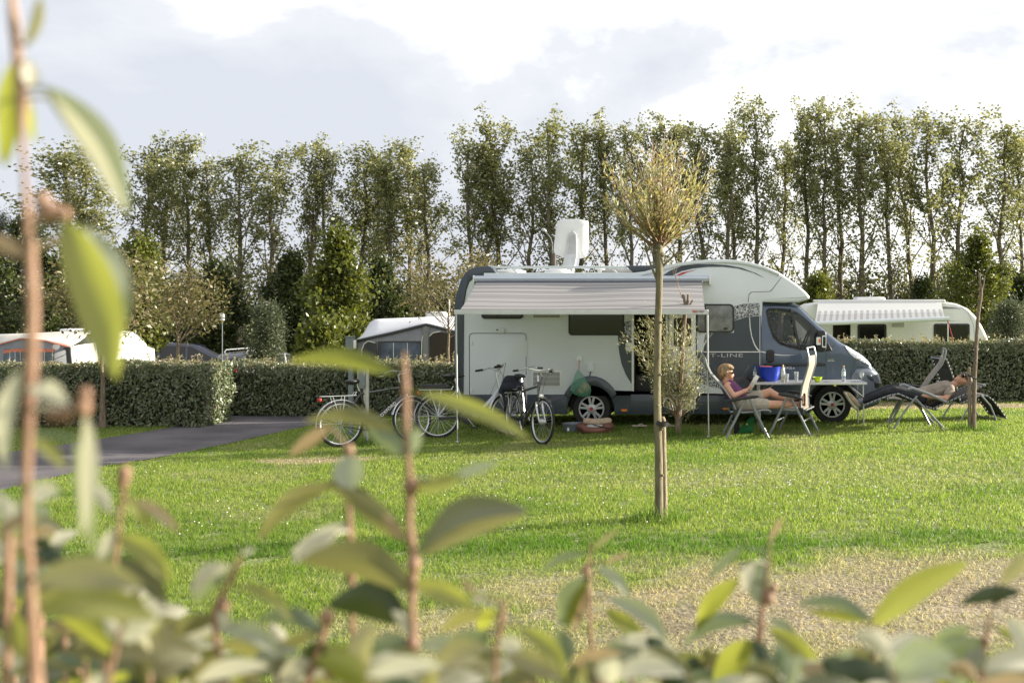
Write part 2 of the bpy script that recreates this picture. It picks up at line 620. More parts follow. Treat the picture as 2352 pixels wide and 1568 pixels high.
def make_road():
    b = B()
    K, Q = 8, 8
    n = len(NEARW)
    rows = []
    for i in range((n - 1) * K + 1):
        t = i / K; a = min(int(t), n - 2); f = t - a
        p = NEARW[a] * (1 - f) + NEARW[a + 1] * f; q = FARW[a] * (1 - f) + FARW[a + 1] * f
        rows.append([p * (1 - u) + q * u for u in np.linspace(0, 1, Q + 1)])
    vs = [(c[0], c[1], float(gz(c[0], c[1])) + 0.012) for r in rows for c in r]
    fs = [(i * (Q + 1) + j, (i + 1) * (Q + 1) + j, (i + 1) * (Q + 1) + j + 1, i * (Q + 1) + j + 1) for i in range(len(rows) - 1) for j in range(Q)]
    b.add(vs, fs)
    m = mat('asphalt', (0.115, 0.105, 0.112), 0.9, var=0.25, scale=1.2, bump=0.7, bscale=90, spec=0.25)
    o = build(b, 'road', m)
    tag(o, 'narrow grey asphalt lane curving behind the bicycles', kind='structure')


make_road()


def grass_material():
    m, nt, p = _nt('grass_blades')
    N, L = nt.nodes, nt.links
    geo = N.new('ShaderNodeNewGeometry')
    at = N.new('ShaderNodeAttribute'); at.attribute_name = 'dry'
    g = N.new('ShaderNodeValToRGB')
    e = g.color_ramp.elements
    e[0].position, e[0].color = 0.0, (0.115, 0.18, 0.028, 1)
    e[1].position, e[1].color = 1.0, (0.40, 0.41, 0.15, 1)
    k = e.new(0.55); k.color = (0.18, 0.255, 0.045, 1)
    k = e.new(0.88); k.color = (0.25, 0.30, 0.07, 1)
    L.new(geo.outputs['Random Per Island'], g.inputs[0])
    s = N.new('ShaderNodeValToRGB')
    s.color_ramp.elements[0].color = (0.30, 0.225, 0.125, 1); s.color_ramp.elements[1].color = (0.52, 0.45, 0.27, 1)
    L.new(geo.outputs['Random Per Island'], s.inputs[0])
    lu = N.new('ShaderNodeAttribute'); lu.attribute_name = 'lush'
    ml = N.new('ShaderNodeMix'); ml.data_type = 'RGBA'; ml.inputs['B'].default_value = (0.07, 0.15, 0.016, 1)
    L.new(lu.outputs['Fac'], ml.inputs['Factor']); L.new(g.outputs[0], ml.inputs['A'])
    mx = N.new('ShaderNodeMix'); mx.data_type = 'RGBA'
    L.new(at.outputs['Fac'], mx.inputs['Factor']); L.new(ml.outputs['Result'], mx.inputs['A']); L.new(s.outputs[0], mx.inputs['B'])
    L.new(mx.outputs['Result'], p.inputs['Base Color'])
    p.inputs['Roughness'].default_value = 0.5
    p.inputs['Specular IOR Level'].default_value = 0.35
    tr = N.new('ShaderNodeBsdfTranslucent')
    hs = N.new('ShaderNodeHueSaturation'); hs.inputs['Value'].default_value = 1.7; hs.inputs['Saturation'].default_value = 1.1
    L.new(mx.outputs['Result'], hs.inputs['Color']); L.new(hs.outputs[0], tr.inputs[0])
    ms = N.new('ShaderNodeMixShader'); ms.inputs[0].default_value = 0.45
    L.new(p.outputs[0], ms.inputs[1]); L.new(tr.outputs[0], ms.inputs[2])
    L.new(ms.outputs[0], N['Material Output'].inputs['Surface'])
    return m


M['grass'] = grass_material()
TUFTS = [((1514, 1195), .28, 240), ((1560, 1000), .38, 300), ((2237, 988), .35, 240), ((840, 1022), .22, 160), ((233, 960), .4, 180), ((470, 955), .5, 260)]


def make_grass():
    Ymin, Ymax, c = 4.3, 21.3, 25000
    n = int(c * 1.0 * (Ymax - Ymin))
    Y = rg.uniform(Ymin, Ymax, n)
    X = (rg.uniform(-60, 2420, n) - CX) * Y / F
    keep = ~inpoly(X, Y, ROADP) & (vnoise(X, Y, 0.09, 9) > 0.22)
    d = dryness(X, Y)
    keep &= rg.random(n) > d * (0.42 + 0.5 * sstep(.45, .7, vnoise(X, Y, .8, 31)))
    X, Y, d = X[keep], Y[keep], d[keep]
    n = len(X)
    lump = vnoise(X, Y, 0.28, 11) * 0.6 + vnoise(X, Y, 0.9, 12) * 0.4
    Ln = rg.uniform(0.024, 0.05, n) * (0.55 + 0.9 * lump) * (1 - 0.45 * d)
    # longer strip along the rim of the dry patch
    Wd = 0.0030 + 0.0006 * Y * rg.uniform(0.7, 1.3, n)
    for (p, rad, cnt) in TUFTS:
        q = gp(*p)
        a = rg.uniform(0, 6.28, cnt); r = rad * np.sqrt(rg.random(cnt))
        X = np.append(X, q.x + r * np.cos(a)); Y = np.append(Y, q.y + r * np.sin(a) * 0.8)
        Ln = np.append(Ln, rg.uniform(0.07, 0.17, cnt) * (1.15 - r / rad * .5)); Wd = np.append(Wd, np.full(cnt, 0.009 + 0.0002 * q.y)); d = np.append(d, np.zeros(cnt))
    n = len(X)
    lush = np.clip(sstep(.48, .72, vnoise(X, Y, 1.7, 21) * .5 + vnoise(X, Y, .45, 22) * .5) * .5 + sstep(.45, .1, np.abs(Y - 8.75 - .25 * (vnoise(X, X * 0, .8, 23) - .5))) * .75, 0, 1)
    lush[-sum(t[2] for t in TUFTS):] = .8
    Ln = Ln * (1 + .35 * lush * (1 - d))
    lean = rg.uniform(0.1, 0.9, n) + d * 0.6
    a = rg.uniform(0, 6.28, n)
    P = np.stack([X, Y, gz(X, Y)], 1)
    D = np.stack([np.cos(a) * lean, np.sin(a) * lean, np.ones(n)], 1); D = unit(D)
    w = rg.uniform(-0.9, 0.9, n)
    S = np.stack([np.cos(w), np.sin(w), np.zeros(n)], 1)
    V = np.stack([P - S * Wd[:, None] * .5, P + S * Wd[:, None] * .5, P + D * Ln[:, None]], 1).reshape(-1, 3)
    o = mesh_np('grass', V, np.arange(n * 3).reshape(-1, 3), M['grass'], smooth=False, attrs={'dry': np.repeat(np.clip(d + rg.normal(0, .12, n), 0, 1), 3), 'lush': np.repeat(np.clip(lush + rg.normal(0, .1, n), 0, 1), 3)})
    tag(o, 'short green lawn grass with straw coloured patches', 'grass', kind='stuff')
    # clover heads
    px = np.concatenate([rg.normal(1850, 260, 130), rg.uniform(1000, 2380, 90), rg.uniform(950, 1400, 60), rg.uniform(300, 1000, 50), rg.uniform(1450, 2350, 70)])
    py = np.concatenate([rg.normal(1128, 22, 130), rg.uniform(1060, 1230, 90), rg.uniform(1060, 1180, 60), rg.uniform(1070, 1260, 50), rg.normal(1090, 30, 70)])
    b = B()
    for x, y in zip(px, py):
        q = gp(x, min(max(y, 1040), 1262))
        r = rg.uniform(0.004, 0.008)
        b.ell((q.x, q.y, q.z + rg.uniform(.045, .08)), (r, r, r * .9), 6, 4)
    o = build(b, 'clover_flowers', mat('clover_white', (0.74, 0.70, 0.62), 0.8, var=0.1, scale=30))
    tag(o, 'small white clover heads scattered through the lawn', 'clover', kind='stuff')


make_grass()

# ================================================================== hedges
M['hedge'] = leafmat('hedge_leaf', [(0.048, 0.064, 0.026), (0.075, 0.100, 0.040), (0.11, 0.14, 0.062), (0.19, 0.19, 0.11)], trans=0.18, rough=0.35, under=(0.24, 0.225, 0.16), spec=0.6)
M['hedgetop'] = leafmat('hedge_shoot_leaf', [(0.16, 0.175, 0.065), (0.24, 0.235, 0.10), (0.27, 0.225, 0.13), (0.14, 0.165, 0.065)], trans=0.35, rough=0.4, under=(0.36, 0.32, 0.24))
M['hedgecore'] = mat('hedge_core_shade', (0.018, 0.017, 0.011), 0.95, var=0.4, scale=12)  # added solid core, near-black to put shade in the leaf gaps


def hedge(name, label, x0, x1, y0, y1, h, seed, dens=1250, group=None, ragged=0.0):
    r = np.random.default_rng(seed)
    g0 = float(gz((x0 + x1) / 2, min(y0, 22)))
    t = thing(name, label, 'hedge', ((x0 + x1) / 2, (y0 + y1) / 2, g0), group=group)
    # core following the lumpy body
    b = B()
    nx = max(6, int((x1 - x0) / .3))
    core = [(x0 + .14 + (x1 - x0 - .28) * i / nx, g0 + h - .16 - .05 * r.random()) for i in range(nx + 1)]
    b.prism([(x0 + .14, g0 - .3)] + core + [(x1 - .14, g0 - .3)], y0 + .15, y1 - .15, 0.05)
    build(b, 'inner_shade_core', M['hedgecore'], t)
    LX, LY = x1 - x0, y1 - y0
    faces = [('f', LX * h), ('t', LX * LY), ('l', LY * h), ('r', LY * h)]
    Ps, Ns = [], []
    for k, a in faces:
        n = int(a * dens * (1.15 if k != 't' else .8))
        u, v, w = r.random(n), r.random(n), np.abs(r.normal(0, .06, n))
        bulge = 0.05 * np.sin(u * LX * 2.1 + seed) + 0.03 * np.sin(v * 7 + u * LX * 4.3)
        if k == 'f': p = np.stack([x0 + u * LX, y0 + w + bulge, g0 + .03 + v * h], 1); nn = (0, -1, .1)
        elif k == 't': p = np.stack([x0 + u * LX, y0 + v * LY, g0 + h - w + bulge], 1); nn = (0, -.3, 1)
        elif k == 'l': p = np.stack([x0 + w + .03 * np.sin(v * 9), y0 + u * LY, g0 + .03 + v * h], 1); nn = (-1, 0, .1)
        else: p = np.stack([x1 - w - .03 * np.sin(v * 9), y0 + u * LY, g0 + .03 + v * h], 1); nn = (1, 0, .1)
        Ps.append(p); Ns.append(np.tile(nn, (n, 1)))
    P = np.concatenate(Ps); Nn = unit(np.concatenate(Ns).astype(float) + r.normal(0, .55, (len(P), 3)))
    D = unit(np.cross(Nn, rnd_dirs(r, len(P))) + np.array([0, 0, -.55]))
    V, Q = leaf_quads(P, D, Nn, r.uniform(.05, .095, len(P)), r.uniform(.025, .042, len(P)))
    mesh_np('leaves', V, Q, M['hedge'], t, smooth=False)
    # fresh shoots standing out of the top
    ns = int(LX * 46 * (1 + ragged))
    sb = B(); LP, LD = [], []
    for i in range(ns):
        q = Vector((r.uniform(x0, x1), r.uniform(y0, y1 * .7 + y0 * .3), g0 + h - .08))
        hh = r.uniform(.04, .13) + (r.uniform(.05, .16) if r.random() < .12 + .2 * ragged else 0)
        e = q + Vector((r.normal(0, .05), r.normal(0, .05), hh))
        sb.tube([q, e], (.004, .002), 4, False)
        m = int(5 + hh * 36)
        tt = r.uniform(.25, 1, m)
        LP.append(np.array(q) + (np.array(e) - np.array(q)) * tt[:, None])
        dd = r.normal(0, 1, (m, 3)); dd[:, 2] = r.uniform(-.2, 1.0, m)
        LD.append(dd)
    build(sb, 'shoots', M['bark'], t)
    P = np.concatenate(LP); D = unit(np.concatenate(LD))
    V, Q = leaf_quads(P, D, rnd_dirs(r, len(P)), r.uniform(.035, .07, len(P)), r.uniform(.016, .028, len(P)))
    mesh_np('shoot_leaves', V, Q, M['hedgetop'], t, smooth=False)
    return t


hx = lambda px, Y: (px - CX) * Y / F
hedge('hedge', 'clipped dark hedge at the left, its sunlit end facing the lane', hx(-60, 18.2), hx(478, 18.2), 18.1, 19.2, 1.05, 3)
hedge('hedge', 'clipped hedge behind the lane, running to the back of the motorhome', hx(300, 20), hx(1180, 20), 19.85, 20.9, .96, 4, ragged=.5)
hedge('hedge', 'clipped hedge in front of the touring caravan, right of the motorhome', hx(1830, 21.2), hx(2420, 21.2), 21.1, 22.1, 1.17, 5, ragged=.6)

# ================================================================== trees


def tree_parts(seed, height, trunk_r, t0, spread, nl, up, twig, leaf, lsize, wsize, lmat, bmat, parent, nleaf, top=1.0, wob=.05,
               crown=None, droop=0.0, lean=(0, 0), tw=4, sig=.10, trunk_top=1.0, bark_only_from=0.0, ltw=.4):
    """trunk and limbs as one mesh, leaves of the crown as another; local coordinates at the foot"""
    r = np.random.default_rng(seed)
    b = B()
    k = 7
    tp = []
    for i in range(k + 1):
        f = i / k
        tp.append(np.array([lean[0] * f + r.normal(0, wob) * f * (1 - f) * 3, lean[1] * f + r.normal(0, wob) * f * (1 - f) * 3, height * trunk_top * f]))
    rad = [trunk_r * (1 - .82 * (i / k) ** .9) + .004 for i in range(k + 1)]
    rad[0] *= 1.25
    b.tube(tp, rad, 7, False)
    tpa = np.array(tp)
    at = lambda f: np.array([np.interp(f, np.linspace(0, 1, k + 1), tpa[:, c]) for c in range(3)])
    LP, LD = [], []

    def leaves_along(p, q, cnt, s):
        f = r.uniform(.25, 1.05, cnt)[:, None]
        base = p + (q - p) * f + r.normal(0, s, (cnt, 3))
        d = unit((q - p)[None] * .6 / (np.linalg.norm(q - p) + 1e-6) + rnd_dirs(r, cnt)) + np.array([0, 0, -droop])
        LP.append(base); LD.append(d)

    for i in range(nl):
        f = t0 + (1 - t0) * ((i + r.random()) / nl)
        s = at(f)
        a = i * 2.4 + r.normal(0, .5)
        rr = spread(f) * r.uniform(.55, 1.1)
        z = up(f) * r.uniform(.7, 1.2)
        e = s + np.array([math.cos(a) * rr, math.sin(a) * rr, z])
        mid = s + (e - s) * .5 + np.array([0, 0, -.06 * z]) + r.normal(0, .04 * rr, 3)
        r0 = max(.006, trunk_r * (1 - .8 * f) * .45)
        b.tube([s, mid, e], (r0, r0 * .6, r0 * .25), 5, False)
        for j in range(tw):
            g = r.uniform(ltw, 1)
            p = (s * (1 - g) ** 2 + 2 * mid * g * (1 - g) + e * g * g) if g < 1 else e
            d = r.normal(0, 1, 3); d[2] = abs(d[2]) * .6 + .3 - droop
            q = p + d / np.linalg.norm(d) * twig * r.uniform(.5, 1.2)
            b.tube([p, q], (r0 * .3, .003), 3, False)
            leaves_along(p, q, nleaf, sig)
        leaves_along(mid, e, nleaf, sig)
    tr = build(b, 'trunk', bmat, parent)
    P = np.concatenate(LP); D = unit(np.concatenate(LD))
    V, Q = leaf_quads(P, D, rnd_dirs(r, len(P)), lsize * r.uniform(.6, 1.25, len(P)), wsize * r.uniform(.7, 1.2, len(P)))
    mesh_np('crown', V, Q, lmat, parent, smooth=False)


M['poplar'] = leafmat('poplar_leaf', [(0.085, 0.095, 0.035), (0.135, 0.15, 0.055), (0.20, 0.21, 0.085), (0.29, 0.29, 0.15)], trans=0.38, rough=0.32, spec=0.6)
M['maple'] = leafmat('maple_leaf', [(0.05, 0.065, 0.014), (0.09, 0.11, 0.022), (0.13, 0.14, 0.03)], trans=0.3, rough=0.4)
M['cherry'] = leafmat('cherry_leaf', [(0.075, 0.078, 0.026), (0.115, 0.112, 0.038), (0.15, 0.135, 0.055), (0.19, 0.15, 0.08)], trans=0.3, rough=0.4)
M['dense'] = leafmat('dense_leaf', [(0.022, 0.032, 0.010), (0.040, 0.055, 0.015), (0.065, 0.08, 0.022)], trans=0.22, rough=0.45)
M['olive'] = leafmat('olive_leaf', [(0.045, 0.06, 0.030), (0.07, 0.085, 0.045), (0.10, 0.115, 0.065)], trans=0.25, rough=0.5)
M['poplarbark'] = mat('poplar_bark', (0.085, 0.07, 0.05), 0.9, scale=8, bump=0.5, bscale=20, col2=(0.17, 0.14, 0.10))

POP_LABELS = {
    140: 'broad poplar at the left end of the row, fullest crown',
    222: 'poplar second from the left end, half hidden by the hanging blurred leaf',
    318: 'poplar just right of the hanging blurred leaf, rounded top',
    365: 'thin poplar squeezed left of the tall one above the dark minivan',
    440: 'tallest poplar of the left half, above the parked minivan',
    487: 'thin poplar directly right of the tallest left poplar',
    552: 'poplar above the minivan bonnet, first after the sky gap',
    612: 'poplar above the roof rails of the estate car',
    690: 'poplar with a rounded low top left of the dense maple',
    755: 'poplar rising straight behind the dense green maple',
    820: 'poplar behind the right edge of the dense maple',
    858: 'narrow poplar last before the wide sky gap left of middle',
    945: 'poplar standing alone between sky gaps, above the awning tent',
    985: 'short poplar on the right flank of the lone poplar',
    1085: 'poplar above the rear corner of the motorhome',
    1170: 'poplar rising left of the satellite dish and street lamp',
    1212: 'lower poplar filling in left of the satellite dish',
    1275: 'poplar right above the satellite dish, twin of its neighbour',
    1330: 'poplar just right of the satellite dish, with bushy top',
    1400: 'poplar behind the left edge of the round willow head',
    1450: 'poplar behind the middle of the round willow head',
    1500: 'poplar behind the right half of the round willow head',
    1565: 'poplar just right of the round willow head, twin topped',
    1622: 'low crowned poplar left of the tallest poplar of all',
    1790: 'slim poplar close on the right side of the tallest one',
    1660: 'thin low poplar between the low crowned one and the slim leaner',
    1110: 'thin poplar just right of the motorhome rear corner',
    910: 'thin poplar at the left of the lone poplar, in the sky gap',
    1740: 'tallest poplar of the whole row, above the motorhome cab',
    1690: 'slim poplar leaning on the left side of the tallest one',
    1850: 'poplar above the nose of the motorhome overcab, pointed top',
    1893: 'slender poplar with pointed top, next right of the overcab nose',
    1935: 'shorter poplar filling behind the left end of the caravan awning',
    1985: 'poplar above the caravan roof vent, wide rounded top',
    2050: 'poplar rising right of the caravan roof vent',
    2108: 'poplar above the middle of the caravan awning, bare lower trunk',
    2150: 'poplar above the right end of the caravan awning',
    2195: 'poplar directly behind the dense bushy tree at right',
    2290: 'dense topped poplar near the right edge of the photo',
    2350: 'poplar cut by the right edge of the photo',
}
POP_TOP = {140: 318, 222: 330, 318: 312, 365: 340, 440: 298, 487: 345, 552: 325, 612: 335, 690: 322, 755: 316, 820: 320, 858: 345, 945: 310, 985: 350,
           1085: 290, 1170: 264, 1212: 300, 1275: 262, 1330: 256, 1400: 268, 1450: 270, 1500: 265, 1565: 247, 1622: 290, 1740: 203, 1690: 262, 1790: 300, 1660: 300, 1110: 320, 910: 350, 1850: 222,
           1893: 218, 1935: 268, 1985: 228, 2050: 254, 2108: 250, 2150: 238, 2195: 255, 2290: 266, 2350: 290}


def poplar_parts(seed, parent):
    """a 13.5 m poplar: straight trunk, steep limbs, leaves in separate flame shaped clumps"""
    r = np.random.default_rng(seed)
    h = 13.2
    b = B()
    lx, ly = r.normal(0, .35), r.normal(0, .25)
    tp = [np.array([lx * f + r.normal(0, .10) * f, ly * f + r.normal(0, .1) * f, h * .95 * f]) for f in np.linspace(0, 1, 9)]
    b.tube(tp, [.15 * (1 - .86 * k / 8) + .008 for k in range(9)], 7, False)
    tpa = np.array(tp)
    at = lambda f: np.array([np.interp(f, np.linspace(0, 1, 9), tpa[:, c]) for c in range(3)])
    LP, LD = [], []
    nl = 25
    wide = r.uniform(.85, 1.2)
    for i in range(nl):
        f = .14 + .80 * (i + r.random()) / nl
        s = at(f)
        az = i * 2.4 + r.normal(0, .6)
        ang = R(r.uniform(17, 40)) * wide
        Lg = r.uniform(2.3, 4.3) * (1.05 - .62 * f) * (.55 if f < .36 else 1)
        d = np.array([math.cos(az) * math.sin(ang), math.sin(az) * math.sin(ang), math.cos(ang)])
        mid = s + d * Lg * .55
        e = mid + (d * .75 + np.array([0, 0, .45])) * Lg * .5
        r0 = .055 * (1 - .7 * f)
        b.tube([s, mid, e], (r0, r0 * .6, r0 * .2), 5, False)
        full = np.interp(f, [.14, .38, .52, 1], [.22, .45, 1, 1])
        nt = max(2, int(10 * full * r.uniform(.6, 1.25)))
        for j in range(nt):
            g = r.uniform(.22, 1.0)
            p = s * (1 - g) ** 2 + 2 * mid * g * (1 - g) + e * g * g
            q = p + (rnd_dirs(r, 1)[0] * np.array([1, 1, .7]) + np.array([0, 0, .45])) * r.uniform(.35, .75)
            b.tube([p, q], (r0 * .28, .004), 3, False)
            n = int(r.uniform(13, 31))
            k = r.uniform(.1, 1.1, n)[:, None]
            LP.append(p + (q - p) * k + r.normal(0, .135, (n, 3)) * np.array([1, 1, 1.25])); LD.append(rnd_dirs(r, n) + np.array([0, 0, -.2]))
    # leader
    n = 120
    k = r.uniform(.86, 1.03, n)
    LP.append(np.stack([at(x) for x in np.clip(k, 0, 1)]) + r.normal(0, .16, (n, 3)) * np.array([1, 1, 1.6])); LD.append(rnd_dirs(r, n))
    build(b, 'trunk', M['poplarbark'], parent)
    P = np.concatenate(LP); D = unit(np.concatenate(LD))
    V, Q = leaf_quads(P, D, rnd_dirs(r, len(P)), .165 * r.uniform(.6, 1.2, len(P)), .125 * r.uniform(.7, 1.2, len(P)))
    mesh_np('crown', V, Q, M['poplar'], parent, smooth=False)


def poplars():
    protos = []
    r = random.Random(5)
    for v in range(9):
        t = thing('poplar_tree', 'poplar', 'tree', (0, 0, 0), local=True)
        poplar_parts(100 + v, t)
        protos.append(t)
    items = sorted(POP_TOP.items())
    for i, (px, top) in enumerate(items):
        Y = 56 + r.uniform(-1.5, 1.5)
        s = F / Y
        base = float(gz((px - CX) / s, Y))
        hgt = H - (top - HY) / s - base
        sc = hgt / 13.5
        k = i % 9
        p = protos[k]
        loc = Vector(((px - CX) / s, Y, base))
        wx = r.uniform(.98, 1.3) * (1.45 if px == 140 else 1.0) * (.95 + .0 * sc)
        if i < 9:
            p.location = loc; p.scale = (wx, wx, sc); p.rotation_euler.z = r.uniform(0, 6.28); p['label'] = POP_LABELS[px]; p['group'] = 'row of tall poplars'
        else:
            dup(p, loc, r.uniform(0, 6.28), POP_LABELS[px], 'row of tall poplars', (wx, wx, sc))


poplars()


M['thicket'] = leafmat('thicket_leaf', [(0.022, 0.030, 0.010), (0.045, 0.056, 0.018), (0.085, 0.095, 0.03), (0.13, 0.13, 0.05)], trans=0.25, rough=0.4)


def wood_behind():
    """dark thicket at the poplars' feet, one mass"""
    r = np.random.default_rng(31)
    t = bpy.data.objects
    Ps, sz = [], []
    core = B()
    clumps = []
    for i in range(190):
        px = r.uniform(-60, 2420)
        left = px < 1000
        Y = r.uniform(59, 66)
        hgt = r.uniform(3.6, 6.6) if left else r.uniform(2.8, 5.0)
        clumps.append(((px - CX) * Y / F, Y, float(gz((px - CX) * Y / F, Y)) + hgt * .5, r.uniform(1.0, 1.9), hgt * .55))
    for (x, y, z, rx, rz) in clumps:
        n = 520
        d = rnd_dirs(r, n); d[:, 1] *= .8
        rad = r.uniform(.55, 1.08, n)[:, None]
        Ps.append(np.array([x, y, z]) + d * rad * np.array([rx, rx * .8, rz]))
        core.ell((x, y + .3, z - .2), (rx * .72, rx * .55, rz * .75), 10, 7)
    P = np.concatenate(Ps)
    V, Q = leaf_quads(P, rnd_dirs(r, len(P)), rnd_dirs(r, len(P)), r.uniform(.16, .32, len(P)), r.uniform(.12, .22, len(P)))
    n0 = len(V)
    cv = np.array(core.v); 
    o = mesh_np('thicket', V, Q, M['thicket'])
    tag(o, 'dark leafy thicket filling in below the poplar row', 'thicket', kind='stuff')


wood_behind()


def bushy(name, label, px, topy, Y, wpx, kind, seed, cat='tree', trunk_from=.2, group=None):
    """round-crowned tree: crown volume of limbs and leaves"""
    s = F / Y
    base = Vector(((px - CX) / s, Y, float(gz((px - CX) / s, Y))))
    hgt = H - (topy - HY) / s - base.z
    w = wpx / s / 2
    t = thing(name, label, cat, base, group=group, local=True)
    P = dict(maple=(M['maple'], M['bark'], .13, .09, 34, .0), cherry=(M['cherry'], M['bark'], .105, .046, 9, .45),
             dense=(M['dense'], M['bark'], .16, .11, 34, .0), olive=(M['olive'], M['bark'], .12, .03, 34, .15))[kind]
    lm, bm, ls, ws, nl, dr = P
    k = min(1.0, (22 / Y) ** -.25)
    if kind == 'cherry':
        tree_parts(seed, hgt * .62, .032 + hgt * .007, trunk_from, lambda f: w * (.6 + .4 * math.sin(f * 3)), 22, lambda f: hgt * (.16 + .22 * f), .45, 0, ls, ws, lm, bm, t, nl,
                   wob=.02, droop=dr, tw=9, sig=.13, ltw=.35)
    else:
        tree_parts(seed, hgt * .9, .045 + hgt * .012, trunk_from, lambda f: w * 1.0 * max(.16, math.sin(min(1, (f - trunk_from * .6) * 1.25) * math.pi) ** .6), 40, lambda f: hgt * .10, .34, 0, ls, ws, lm, bm, t, nl,
                   wob=.06, droop=dr, tw=9, sig=.14, ltw=.3)
    return t


bushy('maple_tree', 'dense green maple with pointed crown above the lane hedge', 778, 540, 31, 165, 'maple', 41, trunk_from=.16)
bushy('maple_tree', 'dense bushy green tree behind the caravan nose at right', 2245, 545, 40, 235, 'maple', 42, trunk_from=.14)
bushy('cherry_tree', 'wide reddish cherry tree overhanging the awning tent, left of the motorhome', 1030, 552, 24.5, 300, 'cherry', 43, trunk_from=.68)
bushy('cherry_tree', 'small spreading cherry tree with pale trunk beside the minivan', 408, 600, 23.4, 205, 'cherry', 44, trunk_from=.62)
bushy('cherry_tree', 'cherry tree whose slim trunk stands against the left hedge', 235, 590, 18.0, 250, 'cherry', 45, trunk_from=.72)
bushy('leafy_tree', 'leafy tree with orange lichened trunk behind the big hanging leaf', 322, 560, 29, 130, 'maple', 46, trunk_from=.3)
bushy('olive_willow', 'small silvery willow in front of the dark thicket, above the cars', 614, 708, 37, 70, 'olive', 47, trunk_from=.25)
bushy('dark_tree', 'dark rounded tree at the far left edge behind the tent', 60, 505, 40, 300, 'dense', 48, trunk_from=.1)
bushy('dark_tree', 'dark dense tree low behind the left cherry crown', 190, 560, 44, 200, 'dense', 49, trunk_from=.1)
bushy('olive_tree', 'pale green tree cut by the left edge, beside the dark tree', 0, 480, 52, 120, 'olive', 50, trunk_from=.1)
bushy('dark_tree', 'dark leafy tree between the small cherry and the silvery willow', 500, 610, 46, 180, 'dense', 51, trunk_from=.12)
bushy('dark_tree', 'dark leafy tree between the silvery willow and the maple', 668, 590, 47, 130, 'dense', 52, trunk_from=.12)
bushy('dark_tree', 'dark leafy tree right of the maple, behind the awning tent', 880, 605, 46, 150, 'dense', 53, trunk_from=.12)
bushy('dark_conifer', 'dark conifer low behind the caravan roof, left of the bushy tree', 2120, 648, 54, 120, 'dense', 54, trunk_from=.05)
bushy('dark_conifer', 'dark conifer at the right edge beneath the poplars', 2345, 640, 54, 90, 'dense', 55, trunk_from=.05)
bushy('olive_bush', 'pale grey green bush right of the bushy tree, over the hedge', 2318, 700, 34, 110, 'olive', 56, cat='bush', trunk_from=.05)
bushy('leafy_bush', 'sunlit bush behind the lane hedge, left of the grey hookup post', 735, 762, 26, 70, 'maple', 57, cat='bush', trunk_from=.05)
bushy('leafy_bush', 'sunlit bush between the overcab nose and the caravan', 1880, 640, 45, 90, 'maple', 58, cat='bush', trunk_from=.05)


def leaf_mesh(name, P, D, r, L, Wd, m, parent):
    V, Q = leaf_quads(P, D, rnd_dirs(r, len(P)), L, Wd)
    return mesh_np(name, V, Q, m, parent, smooth=False)


M['pollard'] = leafmat('willow_leaf', [(0.13, 0.15, 0.07), (0.20, 0.215, 0.095), (0.29, 0.285, 0.13), (0.38, 0.32, 0.09), (0.36, 0.35, 0.23)], trans=0.38, rough=0.45, under=(0.33, 0.32, 0.22))
M['willowtwig'] = mat('willow_twig', (0.16, 0.09, 0.05), 0.7, scale=12, col2=(0.26, 0.17, 0.08))


